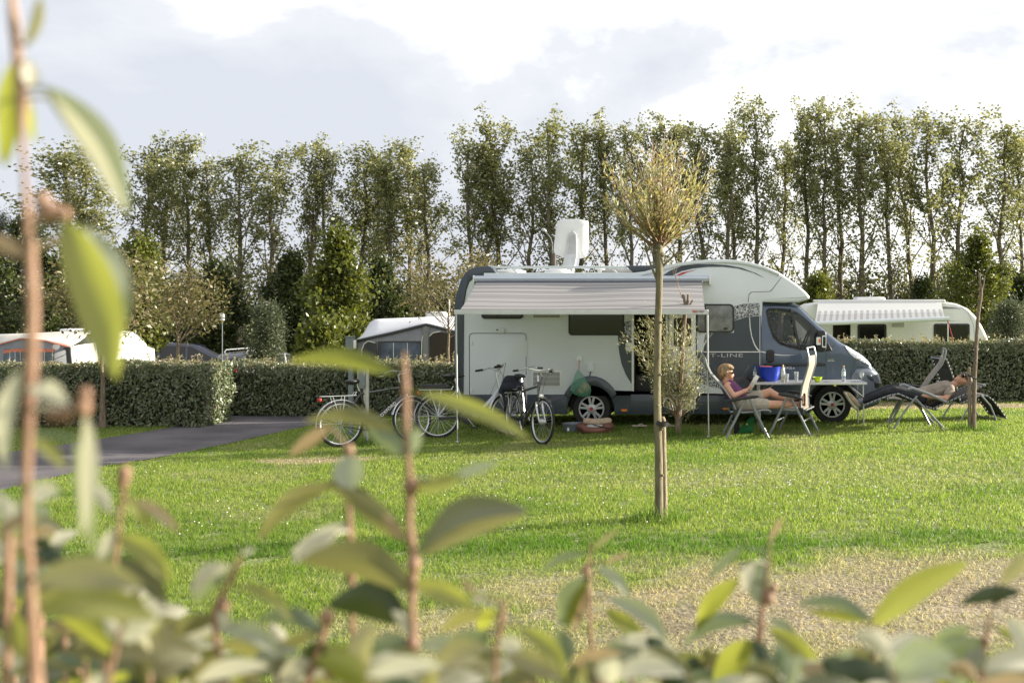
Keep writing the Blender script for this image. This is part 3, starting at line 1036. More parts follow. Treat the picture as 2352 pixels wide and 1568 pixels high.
def pollard():
    q = gp(1514, 1195)
    Y = q.y; s = F / Y
    t = thing('pollard_willow', 'pollarded willow with round yellowish head in the lawn', 'tree', q, local=True)
    r = np.random.default_rng(61)
    L = lambda px, py: Vector(((px - 1514) / s, 0, -(py - HY) / s + H - q.z))
    b = B()
    path = [L(1516, 1205), L(1514, 1190), L(1513, 1050), L(1509, 900), L(1511, 760), L(1514, 660), L(1514, 610), L(1513, 575), L(1512, 556)]
    b.tube(path, [.052, .039, .036, .034, .032, .031, .036, .042, .024], 12)
    for (a_, h_) in ((0.3, 560), (1.4, 570), (2.6, 562), (3.9, 575), (5.1, 566), (5.9, 585), (2.0, 590)):
        c = L(1512, h_); b.ell((c.x + .035 * math.cos(a_), .035 * math.sin(a_), c.z), (.028, .028, .026), 9, 6)
    for (x, y) in [(1517, 985), (1519, 1090), (1514, 860), (1516, 740), (1508, 930)]:
        c = L(x, y); b.ell((c.x + .012, -.03, c.z), (.014, .014, .012), 8, 6)
    b.tube([L(1508, 640), L(1496, 612), L(1484, 575), L(1478, 545)], (.014, .011, .008, .004), 6)
    b.tube([L(1518, 615), L(1545, 590), L(1570, 572), L(1592, 545)], (.014, .01, .007, .004), 6)
    build(b, 'trunk', M['willowbark'], t)
    sb = B(); P, D = [], []
    c0 = L(1513, 565)
    for i in range(74):
        a = r.uniform(0, 6.28); el = math.acos(r.uniform(.42, 1)) if i > 14 else r.uniform(.9, 1.35)
        d = np.array([math.sin(el) * math.cos(a), math.sin(el) * math.sin(a), math.cos(el) + .25]); d /= np.linalg.norm(d)
        ln = r.uniform(.55, .95) * (1.0 if el < .95 else .82)
        p0 = np.array(c0) + d * .03 + r.normal(0, .02, 3)
        p1 = p0 + d * ln * .5 + r.normal(0, .03, 3)
        p2 = p1 + (d * .8 + np.array([0, 0, .38])) * ln * .5
        sb.tube([p0, p1, p2], (.0065, .0045, .0015), 4, False)
        m = 40
        f = r.uniform(.14, 1.0, m)[:, None]
        pp = p0 * (1 - f) ** 2 + 2 * p1 * f * (1 - f) + p2 * f * f + r.normal(0, .018, (m, 3))
        P.append(pp); D.append(unit(d[None] * .9 + rnd_dirs(r, m) * .8 + np.array([0, 0, .25])))
    for i in range(22):
        a = r.uniform(0, 6.28)
        e = np.array(c0) + np.array([math.cos(a) * r.uniform(.05, .4), math.sin(a) * .3, r.uniform(.85, 1.08)])
        m = np.array(c0) * .4 + e * .6 + r.normal(0, .02, 3)
        sb.tube([np.array(c0), m, e], (.005, .003, .001), 4, False)
    build(sb, 'branches', M['willowtwig'], t)
    P = np.concatenate(P); D = np.concatenate(D)
    leaf_mesh('crown', P, D, r, r.uniform(.045, .085, len(P)), r.uniform(.011, .018, len(P)), M['pollard'], t)
    # its stake and strap
    st = thing('tree_stake', 'round wooden stake tied behind the pollarded willow trunk', 'stake', gp(1527, 1190))
    g = gp(1527, 1190)
    b = B(); b.tube([(g.x, g.y + .04, g.z - .1), (g.x - .02, g.y + .04, g.z + .9), (g.x - .022, g.y + .04, g.z + .93)], (.028, .027, .015), 12)
    build(b, 'stake', M['wood'], st)
    b = B()
    zc = H - (972 - HY) / s
    b.lathe([(.055, -.02), (.062, -.02), (.062, .02), (.055, .02), (.055, -.02)], (q.x + .02, q.y + .01, zc), 'Z', 18, Matrix.Rotation(R(14), 3, 'Y'))
    build(b, 'strap', M['black'], st)


pollard()

M['shrubleaf'] = leafmat('shrub_willow_leaf', [(0.13, 0.15, 0.07), (0.20, 0.22, 0.11), (0.29, 0.28, 0.10), (0.30, 0.30, 0.20)], trans=0.35, rough=0.4, under=(0.36, 0.37, 0.27))


def willow_shrub():
    q = gp(1559, 1000)
    Y = q.y; s = F / Y
    t = thing('willow_shrub', 'young willow with sawn off top and leafy side shoots', 'tree', q, local=True)
    r = np.random.default_rng(62)
    L = lambda px, py, y=0: Vector(((px - 1559) / s, y, -(py - HY) / s + H - q.z))
    b = B()
    b.tube([L(1558, 1006), L(1558, 985), L(1561, 900), L(1567, 800), L(1573, 720), L(1575, 700)], (.06, .05, .046, .04, .034, .03), 10)
    b.tube([L(1574, 706), L(1572, 690), L(1569, 676)], (.022, .02, .02), 8)
    b.tube([L(1577, 704), L(1580, 688), L(1581, 676)], (.022, .02, .02), 8)
    b.tube([L(1577, 708), L(1586, 698), L(1591, 689)], (.015, .014, .013), 8)
    build(b, 'trunk', M['bark'], t)
    sb = B(); P, D = [], []
    tw = [L(1571, 690), L(1562, 670), L(1556, 650), L(1551, 625), L(1545, 608)]
    sb.tube(tw, (.008, .006, .005, .003, .001), 4, False)
    for p in [(1556, 650, 1566, 620), (1551, 630, 1557, 605), (1567, 684, 1560, 680), (1571, 700, 1554, 694), (1553, 640, 1543, 618)]:
        sb.tube([L(p[0], p[1]), L(p[2], p[3])], (.004, .001), 4, False)
    tips = [(1432, 765), (1445, 725), (1470, 712), (1490, 728), (1462, 800), (1455, 768), (1480, 760), (1500, 748), (1524, 745), (1540, 735), (1555, 722), (1475, 835), (1492, 862),
            (1505, 800), (1520, 790), (1592, 815), (1604, 850), (1610, 885), (1600, 905), (1590, 930), (1608, 830), (1580, 775), (1590, 740), (1545, 800), (1535, 860), (1515, 880), (1600, 870),
            (1597, 780), (1570, 760), (1560, 830), (1585, 880), (1490, 800), (1530, 830), (1575, 900), (1500, 905), (1480, 720), (1515, 715)]
    for (x, y) in tips:
        yy = r.uniform(-.4, .4)
        e = np.array(L(x + r.normal(0, 3), y, yy))
        p0 = np.array(L(1557 + r.normal(0, 3), r.uniform(880, 985)))
        mid = p0 * .5 + e * .5 + np.array([0, 0, -.10]) * (1 if x < 1540 else .3)
        sb.tube([p0, mid, e], (.008, .005, .0015), 4, False)
        for rep in range(3):
            m = 34
            f = r.uniform(.3, 1, m)[:, None]
            bb = p0 * (1 - f) ** 2 + 2 * mid * f * (1 - f) + e * f * f
            off = r.normal(0, .055, (m, 3))
            P.append(bb + off); D.append(unit((e - p0)[None] / np.linalg.norm(e - p0) + rnd_dirs(r, m) * .8))
    build(sb, 'branches', M['willowtwig'], t)
    P = np.concatenate(P); D = np.concatenate(D)
    leaf_mesh('foliage', P, D, r, r.uniform(.04, .085, len(P)), r.uniform(.012, .02, len(P)), M['shrubleaf'], t)
    b = B(); c = L(1561, 897)
    b.lathe([(.047, -.02), (.056, -.02), (.056, .02), (.047, .02), (.047, -.02)], c, 'Z', 16, Matrix.Rotation(R(10), 3, 'Y'))
    b.box((c.x - .05, -.02, c.z), (.05, .03, .04))
    build(b, 'strap', M['black'], t)


willow_shrub()


def bare_tree():
    q = gp(2237, 988)
    s = F / q.y
    t = thing('young_tree', 'thin bare tree with cut forked top in front of the right hedge', 'tree', q, local=True)
    L = lambda px, py, y=0: Vector(((px - 2237) / s, y, -(py - HY) / s + H - q.z))
    b = B()
    b.tube([L(2237, 995), L(2237, 960), L(2239, 860), L(2243, 780), L(2247, 720), L(2253, 680), L(2254, 660)], (.044, .033, .031, .029, .027, .026, .024), 10)
    b.tube([L(2254, 665), L(2251, 648), L(2249, 626)], (.02, .018, .016), 7)
    b.tube([L(2254, 668), L(2259, 652), L(2262, 632)], (.018, .012, .008), 7)
    b.tube([L(2251, 650), L(2246, 644)], (.009, .003), 5)
    b.tube([L(2240, 830), L(2236, 822)], (.009, .005), 5)
    build(b, 'trunk', M['bark'], t)
    st = thing('tree_stake', 'short wooden stake strapped to the thin bare tree', 'stake', gp(2229, 988))
    g = gp(2229, 988)
    b = B(); b.tube([(g.x, g.y + .03, g.z - .1), (g.x - .015, g.y + .03, g.z + .93), (g.x - .015, g.y + .03, g.z + .96)], (.030, .027, .018), 12)
    build(b, 'stake', M['wood'], st)
    b = B(); zc = H - (866 - HY) / s
    b.tube([(g.x - .03, g.y - .0, zc + .03), (g.x + .02, g.y - .035, zc + .01), (g.x + .09, g.y - .02, zc - .025)], .013, 6)
    b.tube([(g.x - .03, g.y - .0, zc + .03), (g.x - .02, g.y + .07, zc + .03), (g.x + .08, g.y + .05, zc - .02), (g.x + .09, g.y - .02, zc - .025)], .012, 6)
    build(b, 'strap', M['black'], st)


bare_tree()
# ================================================================== motorhome
YV = 17.4
SV = F / YV
vx = lambda px, Y=YV: (px - CX) * Y / F
vz = lambda py, Y=YV: H - (py - HY) * Y / F


def P2(pts, Y=YV):
    return [(vx(x, Y), vz(y, Y)) for x, y in pts]


def rrect(x0, y0, x1, y1, r, n=4):
    o = []
    for cx, cy, a0 in ((x1 - r, y0 + r, -90), (x1 - r, y1 - r, 0), (x0 + r, y1 - r, 90), (x0 + r, y0 + r, 180)):
        for k in range(n + 1):
            a = R(a0 + 90 * k / n); o.append((cx + r * math.cos(a), cy + r * math.sin(a)))
    return o


def arc(cx, cy, rx, ry, a0, a1, n):
    return [(cx + rx * math.cos(R(a0 + (a1 - a0) * k / n)), cy - ry * math.sin(R(a0 + (a1 - a0) * k / n))) for k in range(n + 1)]


def panel(name, pts, m, parent, off=0.006, deep=0.01, r=0.0, Y=YV, label=None):
    """a flush piece standing off mm proud of the side at Y; outline in pixels"""
    b = B().prism(P2(pts, Y), Y - off, Y + deep, r)
    o = build(b, name, m, parent)
    if label: o['label'] = label
    return o


def frame_ring(name, outer, inner, m, parent, off=0.012, Y=YV, deep=0.01):
    b = B()
    a, c = P2(outer, Y), P2(inner, Y)
    n = len(a)
    vs = [(x, Y - off, z) for x, z in a] + [(x, Y - off, z) for x, z in c] + [(x, Y + deep, z) for x, z in a] + [(x, Y + deep, z) for x, z in c]
    fs = []
    for i in range(n):
        j = (i + 1) % n
        fs += [(i, j, n + j, n + i), (2 * n + i, 3 * n + i, 3 * n + j, 2 * n + j), (i, 2 * n + i, 2 * n + j, j), (n + i, n + j, 3 * n + j, 3 * n + i)]
    b.add(vs, fs)
    return build(b, name, m, parent)


def web_material():
    m, nt, p = _nt('white_web_print')
    N, L = nt.nodes, nt.links
    tc = N.new('ShaderNodeTexCoord')
    vals = []
    for k, (sc, loc) in enumerate(((13, (0, 0, 0)), (15, (3.1, 0, 1.7)), (17, (7.7, 0, 4.1)))):
        mp = N.new('ShaderNodeMapping'); mp.inputs['Location'].default_value = loc; mp.inputs['Scale'].default_value = (1, 0, 1)
        v = N.new('ShaderNodeTexVoronoi'); v.feature = 'DISTANCE_TO_EDGE'; v.inputs['Scale'].default_value = sc
        L.new(tc.outputs['Object'], mp.inputs[0]); L.new(mp.outputs[0], v.inputs[0])
        lt = N.new('ShaderNodeMath'); lt.operation = 'LESS_THAN'; lt.inputs[1].default_value = 0.024
        L.new(v.outputs['Distance'], lt.inputs[0]); vals.append(lt.outputs[0])
    a = N.new('ShaderNodeMath'); a.operation = 'MAXIMUM'; L.new(vals[0], a.inputs[0]); L.new(vals[1], a.inputs[1])
    c = N.new('ShaderNodeMath'); c.operation = 'MAXIMUM'; L.new(a.outputs[0], c.inputs[0]); L.new(vals[2], c.inputs[1])
    mx = N.new('ShaderNodeMix'); mx.data_type = 'RGBA'
    mx.inputs['A'].default_value = (0.035, 0.045, 0.06, 1); mx.inputs['B'].default_value = (0.62, 0.63, 0.63, 1)
    L.new(c.outputs[0], mx.inputs['Factor']); L.new(mx.outputs['Result'], p.inputs['Base Color'])
    p.inputs['Roughness'].default_value = 0.35
    return m


def awning_material():
    m, nt, p = _nt('striped_awning_fabric')
    N, L = nt.nodes, nt.links
    at = N.new('ShaderNodeAttribute'); at.attribute_name = 'slope'
    cr = N.new('ShaderNodeValToRGB'); cr.color_ramp.interpolation = 'LINEAR'
    g = (0.30, 0.287, 0.285); d = (0.15, 0.14, 0.142); w = (0.54, 0.525, 0.52); l = (0.345, 0.33, 0.328)
    st = [(0, (0.10, 0.10, 0.13)), (.06, (0.10, 0.10, 0.13)), (.066, g)]  # dark bluish top band paints the case's shadow on the fabric
    seq = [.075, .105, .135, .225, .27, .335, .345, .42, .455, .52, .62, .665, .71, .735, .845, .885, .93]
    els = cr.color_ramp.elements
    els[0].color = (*st[0][1], 1); els[1].position = 1.0; els[1].color = (*g, 1)
    for ps, c in st[1:]:
        e = els.new(ps); e.color = (*c, 1)
    for i, ps in enumerate(seq[:9]):
        k = w if i % 3 == 1 else d
        for q, c in ((ps - .012, l if i % 2 else g), (ps, k), (ps + .012, g if i % 2 else l)):
            if len(els) < 31:
                e = els.new(ps * 1.0 + (q - ps)); e.color = (*c, 1)
    # second set of stripes for the lower half
    cr2 = N.new('ShaderNodeValToRGB'); e2 = cr2.color_ramp.elements
    e2[0].color = (*g, 1); e2[1].position = 1; e2[1].color = (*d, 1)
    for i, ps in enumerate(seq[9:]):
        k = w if i % 3 == 1 else d
        for q, c in ((ps - .012, l if i % 2 else g), (ps, k), (ps + .012, g if i % 2 else l)):
            e = e2.new(q); e.color = (*c, 1)
    gt = N.new('ShaderNodeMath'); gt.operation = 'GREATER_THAN'; gt.inputs[1].default_value = .49
    L.new(at.outputs['Fac'], gt.inputs[0]); L.new(at.outputs['Fac'], cr.inputs[0]); L.new(at.outputs['Fac'], cr2.inputs[0])
    mx = N.new('ShaderNodeMix'); mx.data_type = 'RGBA'
    L.new(gt.outputs[0], mx.inputs['Factor']); L.new(cr.outputs[0], mx.inputs['A']); L.new(cr2.outputs[0], mx.inputs['B'])
    L.new(mx.outputs['Result'], p.inputs['Base Color']); p.inputs['Roughness'].default_value = 0.75
    tr = N.new('ShaderNodeBsdfTranslucent'); L.new(mx.outputs['Result'], tr.inputs[0])
    ms = N.new('ShaderNodeMixShader'); ms.inputs[0].default_value = 0.2
    L.new(p.outputs[0], ms.inputs[1]); L.new(tr.outputs[0], ms.inputs[2]); L.new(ms.outputs[0], N['Material Output'].inputs['Surface'])
    return m


def road_wheel(parent, cx, cz, y, r, hub=True, face=-1, rimr=None, Y=None):
    b = B()
    w = .2
    b.lathe([(r * .60, -w / 2), (r * .93, -w / 2), (r * .985, -w * .38), (r, -w * .2), (r, w * .2), (r * .985, w * .38), (r * .93, w / 2), (r * .60, w / 2), (r * .60, -w / 2)], (cx, y, cz), 'Y', 40)
    t = build(b, 'wheel', M['rubber'], parent)
    rr = rimr or r * .66
    y0 = y + face * w * .5
    b = B().lathe([(.001, 0), (rr * .97, 0)], (cx, y0 + .025 * -face, cz), 'Y', 32)
    build(b, 'brake_recess', M['black'], t)
    if hub:
        b = B()
        f = -face
        b.lathe([(rr * .86, f * .01), (rr * .90, -f * .012), (rr, -f * .012), (rr * 1.02, f * .02), (rr * .86, f * .01)], (cx, y0, cz), 'Y', 40)
        b.lathe([(rr * .40, f * .018), (rr * .38, -f * .008), (rr * .22, -f * .016), (.001, -f * .016)], (cx, y0, cz), 'Y', 28)
        for k in range(5):
            for s in (-1, 1):
                a = R(90 + 72 * k) + s * .21
                p0 = Vector((math.cos(a), 0, math.sin(a))); 
                c = p0 * rr * .62
                rot = Matrix.Rotation(-a, 3, 'Y')
                b.box((cx + c.x, y0 - f * .001, cz + c.z), (rr * .56, .016, rr * .19), rot)
        build(b, 'hubcap', M['silver'], t, bevel=.004)
        b = B().lathe([(rr * .14, 0), (rr * .13, -f * .003), (.001, -f * .003)], (cx, y0 - f * .017, cz), 'Y', 18)
        build(b, 'hub_badge', M['red'], t)
    return t


def motorhome():
    t = thing('motorhome', 'white and blue grey motorhome with striped awning pulled out and side door open', 'motorhome', (vx(1360), 18.5, -0.03))
    y1 = 19.65
    body_top = [(1046, 912), (1046, 704), (1049, 680), (1058, 650), (1068, 634), (1082, 627), (1115, 626.5), (1300, 626), (1455, 626), (1481, 623), (1507, 615.5), (1532, 609), (1560, 603),
                (1592, 598.4), (1627, 596), (1661, 595.4), (1695, 597.3), (1721, 601.5), (1755, 611), (1781, 621), (1794, 628), (1813.6, 641.5), (1835, 656), (1852.6, 671.8), (1860, 681),
                (1859, 686.5), (1850, 690), (1835, 694), (1800, 695.5), (1752, 694), (1748, 760), (1748, 840), (1752, 912)]
    b = B().prism(P2(body_top + arc(1357, 942, 58, 60, 30, 150, 14)), YV, y1, .045)
    body = build(b, 'body_shell', M['white'], t)
    boolean_cut(body, B().bb(vx(1456), vx(1529), YV - .2, YV + 1.1, vz(938), vz(700)))
    # dark brown lining, the doorway's inner shade put into its colour
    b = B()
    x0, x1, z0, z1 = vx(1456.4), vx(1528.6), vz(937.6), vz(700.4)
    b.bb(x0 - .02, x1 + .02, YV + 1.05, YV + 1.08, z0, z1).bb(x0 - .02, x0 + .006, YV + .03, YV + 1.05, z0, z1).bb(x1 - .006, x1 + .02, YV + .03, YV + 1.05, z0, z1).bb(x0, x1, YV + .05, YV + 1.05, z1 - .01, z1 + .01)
    build(b, 'doorway_shade_lining', mat('interior_shade', (0.028, 0.018, 0.011), 0.6, var=.2), t)
    b = B().bb(x0 + .006, x1 - .006, YV + .03, YV + .08, z0 - .005, vz(900)).bb(x0 + .006, x1 - .006, YV + .08, YV + 1.04, z0 - .005, z0 + .02)
    build(b, 'entrance_step', M['cream'], t)
    frame_ring('door_frame', rrect(1451, 690, 1534, 943, 9), rrect(1456, 697, 1529, 938, 6), M['alu'], t, .014)
    # open door leaf folded flat against the side
    o = panel('open_door', rrect(1537, 704, 1598, 941, 6), M['cream'], t, .055, -.012, .008)
    panel('door_seal', rrect(1597, 702, 1600.5, 943, 1), M['black'], o, .04, 0)
    panel('door_window', rrect(1548, 730, 1588, 795, 5), M['glass'], o, .059, -.05)
    panel('door_pocket', rrect(1548, 868, 1585, 912, 4), mat('beige_pocket', (.33, .27, .21), .6), o, .075, -.05, .01)
    # dark printed panels
    panel('dark_panel', [(1419.5, 762), (1419.5, 775), (1421.5, 804.6), (1427, 834), (1437, 859), (1451, 882), (1451, 762)], M['bluegrey'], t, .004)
    panel('web_print', [(1434, 740), (1434, 762), (1451, 790), (1451, 735)], web_material(), t, .006)
    M['web'] = bpy.data.materials['white_web_print']
    panel('dark_panel', [(1640, 764), (1624.5, 781.6), (1617, 796), (1615.5, 810), (1620.7, 834), (1630.5, 853.4), (1646, 870), (1672, 884), (1710, 893), (1748, 898),
                         (1748, 725), (1713, 728.6), (1686, 737), (1686, 764)], M['bluegrey'], t, .004)
    panel('web_print', [(1686, 703), (1713, 696.5), (1745, 695.6), (1745, 724), (1713, 728), (1686, 736)], M['web'], t, .005)
    panel('web_print', [(1601, 807), (1615, 807), (1620.4, 834), (1630.2, 853.8), (1646, 870.5), (1671, 885), (1671, 896), (1634, 888), (1601, 876)], M['web'], t, .005)
    panel('web_print', [(1616.4, 788), (1619, 770), (1626, 764), (1639.5, 764), (1624, 781.6)], M['web'], t, .005)
    panel('white_stripe', [(1615.5, 806.8), (1748, 806.8), (1748, 809), (1616, 809)], M['whiteplas'], t, .007)
    panel('roof_swoosh', [(1520, 633.6), (1540.7, 620.8), (1566, 611), (1600.6, 606.7), (1634.8, 606.6), (1669, 608.8), (1703, 614.8), (1737, 627.6), (1755.4, 637.9), (1728.9, 625.9),
                          (1694.7, 616.5), (1660.5, 612.7), (1626, 613), (1592, 616.5), (1566, 622.5), (1542, 633.6)], M['bluegrey'], t, .005)
    panel('red_swoosh', [(1551, 633.6), (1566, 626), (1600.6, 619), (1580, 625), (1561, 633)], M['red'], t, .006)
    panel('seam_line', [(1744.5, 696), (1746, 696), (1746, 905), (1744.5, 905)], M['alu'], t, .009)
    panel('overcab_seam', [(1794, 637), (1795, 637), (1772, 668), (1766, 670), (1727, 671), (1721, 676), (1719, 694), (1718, 694), (1720, 675), (1726, 670), (1766, 669), (1771, 667)], M['black'], t, .003)
    gl = lambda pts: panel('gutter_rail', pts, M['white'], t, .03, .01, .004)
    gl([(1112, 627), (1455, 626.5), (1481, 623.5), (1507, 616), (1532, 609.6), (1560, 603.6), (1592, 599), (1627, 596.8), (1661, 596.3), (1695, 598.3), (1721, 602.6), (1755, 612), (1790, 628),
        (1790, 633), (1755, 618), (1721, 609), (1695, 605), (1661, 603), (1627, 603.6), (1592, 606), (1560, 611), (1532, 617.5), (1507, 624), (1481, 631), (1455, 635.5), (1112, 636)])
    # skirt with the two wheel arches
    sk = [(1046, 951), (1046, 905.5)] + [(1294, 905.5)] + [(1750, 905.5), (1755, 951)] + [(1411, 951)] + arc(1357, 942, 54, 56, 0, 180, 20)[0:] + [(1303, 951)]
    b = B().prism(P2(sk), YV - .016, y1 + .016, .01)
    build(b, 'side_skirt', M['bluegrey'], t)
    fl = arc(1357, 942, 68, 79, 28, 152, 22) + arc(1357, 942, 54.5, 57, 152, 28, 22)
    panel('wheel_arch', fl, M['bluegrey'], t, .045, .02, .012)
    panel('skirt_step', [(1449, 905), (1537, 905), (1540, 951), (1446, 951)], M['bluegrey'], t, .022, 0, .006)
    panel('side_marker', rrect(1427.5, 939, 1441, 944, 1), M['orange'], t, .022, 0)
    panel('side_marker', rrect(1660, 936, 1672, 940, 1), M['orange'], t, .022, 0)
    b = B().bb(vx(1060), vx(1995), YV + .32, y1 - .32, .22, .75)
    build(b, 'underbody', M['black'], t)
    # rear corner trim and roof cap
    b = B()
    cor = [(1044, 948), (1044, 702), (1048, 676), (1058, 645), (1066, 631), (1074, 622), (1085, 615.5), (1098, 612), (1126, 611), (1140, 627), (1112, 628), (1112, 635.5), (1088, 638), (1078, 648), (1072, 665),
           (1066, 700), (1065, 900), (1065, 948)]
    b.prism(P2(cor), YV - .022, YV + .35, .015)
    build(b, 'rear_corner', M['bluegrey'], t)
    b = B().bb(vx(1042), vx(1052), YV + .35, y1 - .05, vz(930), vz(640))
    build(b, 'rear_wall', M['white'], t, bevel=.02)
    panel('roof_fin', [(1437, 610), (1535, 609), (1505, 620), (1478, 627), (1455, 627.5)], M['bluegrey'], t, -.02, .10, .01)
    b = B()
    b.bb(vx(1120), vx(1440), YV + .03, YV + .075, vz(616.2), vz(610.5))
    build(b, 'roof_rail', M['white'], t, bevel=.008)
    for px in (1183, 1411):
        b = B().tube([(vx(px - 8), YV + .05, vz(614)), (vx(px + 6), YV + .05, vz(628))], .018, 8)
        build(b, 'rail_strut', M['white'], t)
    # roof furniture
    Yr = 18.4
    b = B().lathe([(.25, 0), (.235, .05), (.17, .085), (.001, .1)], (vx(1286, Yr), Yr, vz(628, Yr)), 'Z', 28)
    base = build(b, 'satellite_base', M['whiteplas'], t)
    b = B()
    arm = [(1292, 612), (1295, 595), (1305, 545), (1309, 534), (1317, 531), (1324, 537), (1326, 560), (1325, 590), (1320, 612)]
    b.prism(P2(arm, Yr - .12), Yr - .14, Yr - .06, .012)
    b.bb(vx(1298, Yr), vx(1318, Yr), Yr - .12, Yr + .05, vz(624, Yr), vz(608, Yr))
    build(b, 'dish_arm', mat('dish_grey', (.50, .51, .52), .5), base)
    b = B().prism(P2([(1309, 541), (1317, 539), (1322, 545), (1322, 583), (1304, 583)], Yr - .14), Yr - .145, Yr - .13)
    build(b, 'arm_inset', mat('pale_grey', (.42, .42, .42), .5), base)
    b = B()
    Yd = Yr - .02
    outl = [(1281, 508), (1300, 504.5), (1315, 504), (1330, 504.5), (1348, 508), (1350, 513), (1350, 560), (1346, 585), (1343, 590), (1320, 594), (1300, 591), (1278, 584), (1273, 578), (1274, 560), (1278, 530)]
    n = len(outl)
    cxy = np.mean(P2(outl, Yd), 0)
    vs, fs = [], []
    for k, (sc, dy) in enumerate(((1.0, .05), (1.0, .02), (.93, -.0), (.7, -.035), (.35, -.05), (0.02, -.055))):
        for x, z in P2(outl, Yd):
            vs.append((cxy[0] + (x - cxy[0]) * sc, Yd + dy, cxy[1] + (z - cxy[1]) * sc))
    for k in range(5):
        for i in range(n):
            fs.append((k * n + i, k * n + (i + 1) % n, (k + 1) * n + (i + 1) % n, (k + 1) * n + i))
    b.add(vs, fs)
    build(b, 'satellite_dish', M['whiteplas'], t, solid=.012)
    b = B().lathe([(.04, 0), (.04, .05), (.085, .055), (.085, .075), (.05, .1), (.001, .105)], (vx(1378, 18.2), 18.2, vz(627, 18.2)), 'Z', 18)
    build(b, 'mushroom_vent', M['whiteplas'], t)
    b = B().bb(vx(1385, 18.6), vx(1500, 18.6), 18.2, 19.1, vz(628, 18.6), vz(619, 18.6))
    build(b, 'roof_light', mat('smoky_dome', (.42, .40, .36), .3), t, bevel=.02)
    b = B().bb(vx(1148, 18.9), vx(1200, 18.9), 18.6, 19.3, vz(626, 18.9), vz(620, 18.9))
    build(b, 'roof_hatch', M['cream'], t, bevel=.02)
    # windows of the coach
    def win(x0, ya, x1, yb, name='window'):
        f = frame_ring(name, rrect(x0, ya, x1, yb, 8), rrect(x0 + 4, ya + 4, x1 - 4, yb - 4, 5), M['black'], t, .02)
        panel('pane', rrect(x0 + 3, ya + 3, x1 - 3, yb - 3, 5), M['glass'], f, .012)
        return f
    win(1306, 690, 1434, 770)
    win(1106, 676, 1202, 732)
    f = frame_ring('window', rrect(1599, 698, 1686, 763.5, 10), rrect(1602.5, 701.5, 1682.5, 760, 8), M['black'], t, .022)
    panel('pane', rrect(1602, 701, 1683, 760.5, 8), mat('tinted_window', (.16, .165, .17), .09, var=.35, scale=7, coat=.6), f, .014)
    panel('window_bar', rrect(1618.5, 700, 1621, 761, .5), M['black'], f, .018)
    panel('window_latch', rrect(1662, 752, 1671, 757, 1), M['black'], f, .022)
    # vents
    def vent(x0, ya, x1, yb, m=M['cream']):
        v = panel('vent_grille', rrect(x0, ya, x1, yb, 3), m, t, .012, .01, .003)
        b = B()
        n = int((yb - ya - 6) / 2.9)
        for i in range(n):
            y = ya + 4.5 + i * 2.9
            b.bb(vx(x0 + 4), vx(x1 - 4), YV - .014, YV - .011, vz(y + .75), vz(y - .75))
        build(b, 'slat_gap_shade', mat('vent_shadow', (.05, .05, .048), .7), v)  # dark strips paint the shade in the gaps between slats
    vent(1221, 851, 1290, 889)
    vent(1221, 712, 1290, 733)
    # garage door
    g = panel('garage_door', rrect(1079, 766, 1208, 917, 8), M['white'], t, .006, .01, .003)
    frame_ring('door_trim', rrect(1075, 762, 1212, 921, 11), rrect(1077.5, 764.5, 1209.5, 918.5, 9), M['white'], g, .012)
    frame_ring('door_seal', rrect(1077.5, 764.5, 1209.5, 918.5, 9), rrect(1078.8, 765.8, 1208.2, 917.2, 8), M['black'], g, .008)
    for yy in (787, 896):
        panel('door_lock', rrect(1081, yy - 5, 1086, yy + 5, 2.4), M['cream'], g, .018, 0, .003)
    for yy in (800, 880):
        panel('door_hinge', rrect(1208, yy - 18, 1211, yy + 18, 1), M['cream'], g, .02, 0)
    c = panel('door_catch', rrect(1139.5, 752.5, 1160.5, 765, 5), M['white'], t, .03, 0, .006)
    b = B().lathe([(.012, 0), (.012, .02), (.001, .022)], (vx(1143), YV - .05, vz(757)), 'Y', 10)
    build(b, 'catch_knob', M['black'], c)
    panel('socket_box', rrect(1349, 834.5, 1364, 853, 1.5), M['white'], t, .035, 0, .006)
    b = B().tube([(vx(1357), YV - .02, vz(853)), (vx(1356), YV - .03, vz(858)), (vx(1354), YV - .01, vz(865))], .008, 6)
    build(b, 'plug_cable', M['black'], t)
    b = B().lathe([(.05, 0), (.045, .012), (.001, .016)], (vx(1331), YV - .018, vz(824)), 'Y', 18)
    build(b, 'bag_hook', M['alu'], t)
    panel('door_light', rrect(1437, 786, 1452, 807, 5), M['whiteplas'], t, .03, 0, .008)
    # bicycle rack and ladder behind the rear wall
    b = B()
    for y in (18.2, 18.9):
        b.tube([(vx(1035), y, vz(903)), (vx(1034), y, vz(815))], .014, 6)
    for py in (812, 835, 846, 872, 902):
        b.tube([(vx(1034), 18.15, vz(py)), (vx(1034), 18.95, vz(py))], .012, 6)
    b.tube([(vx(1046), 18.2, vz(795)), (vx(1036), 18.2, vz(784)), (vx(1030), 18.2, vz(781))], .018, 8)
    b.tube([(vx(1034), 18.2, vz(902)), (vx(1048), 18.2, vz(902))], .014, 6)
    rk = build(b, 'bike_rack', M['alu'], t)
    b = B()
    for py in (812, 835, 872):
        b.bb(vx(1033), vx(1043), 18.1, 18.13, vz(py + 5), vz(py - 5))
    build(b, 'rack_strap', M['red'], rk)
    # ---- cab
    st = [(1746, 694, 0), (1780, 694.5, 0), (1815, 696, 0), (1833, 699, 0), (1845, 710, 0), (1862, 727, 0), (1880, 745, 0), (1896, 758, 0), (1911, 770.5, .005), (1927, 784, .01), (1941, 792, .02), (1958, 801, .035),
          (1978, 814, .06), (1990, 824, .085), (1998, 832, .105), (2006, 842, .135), (2014, 849, .17), (2021, 857, .21), (2027, 866, .27), (2032, 877, .35), (2035, 889, .45), (2036.5, 899, .56)]
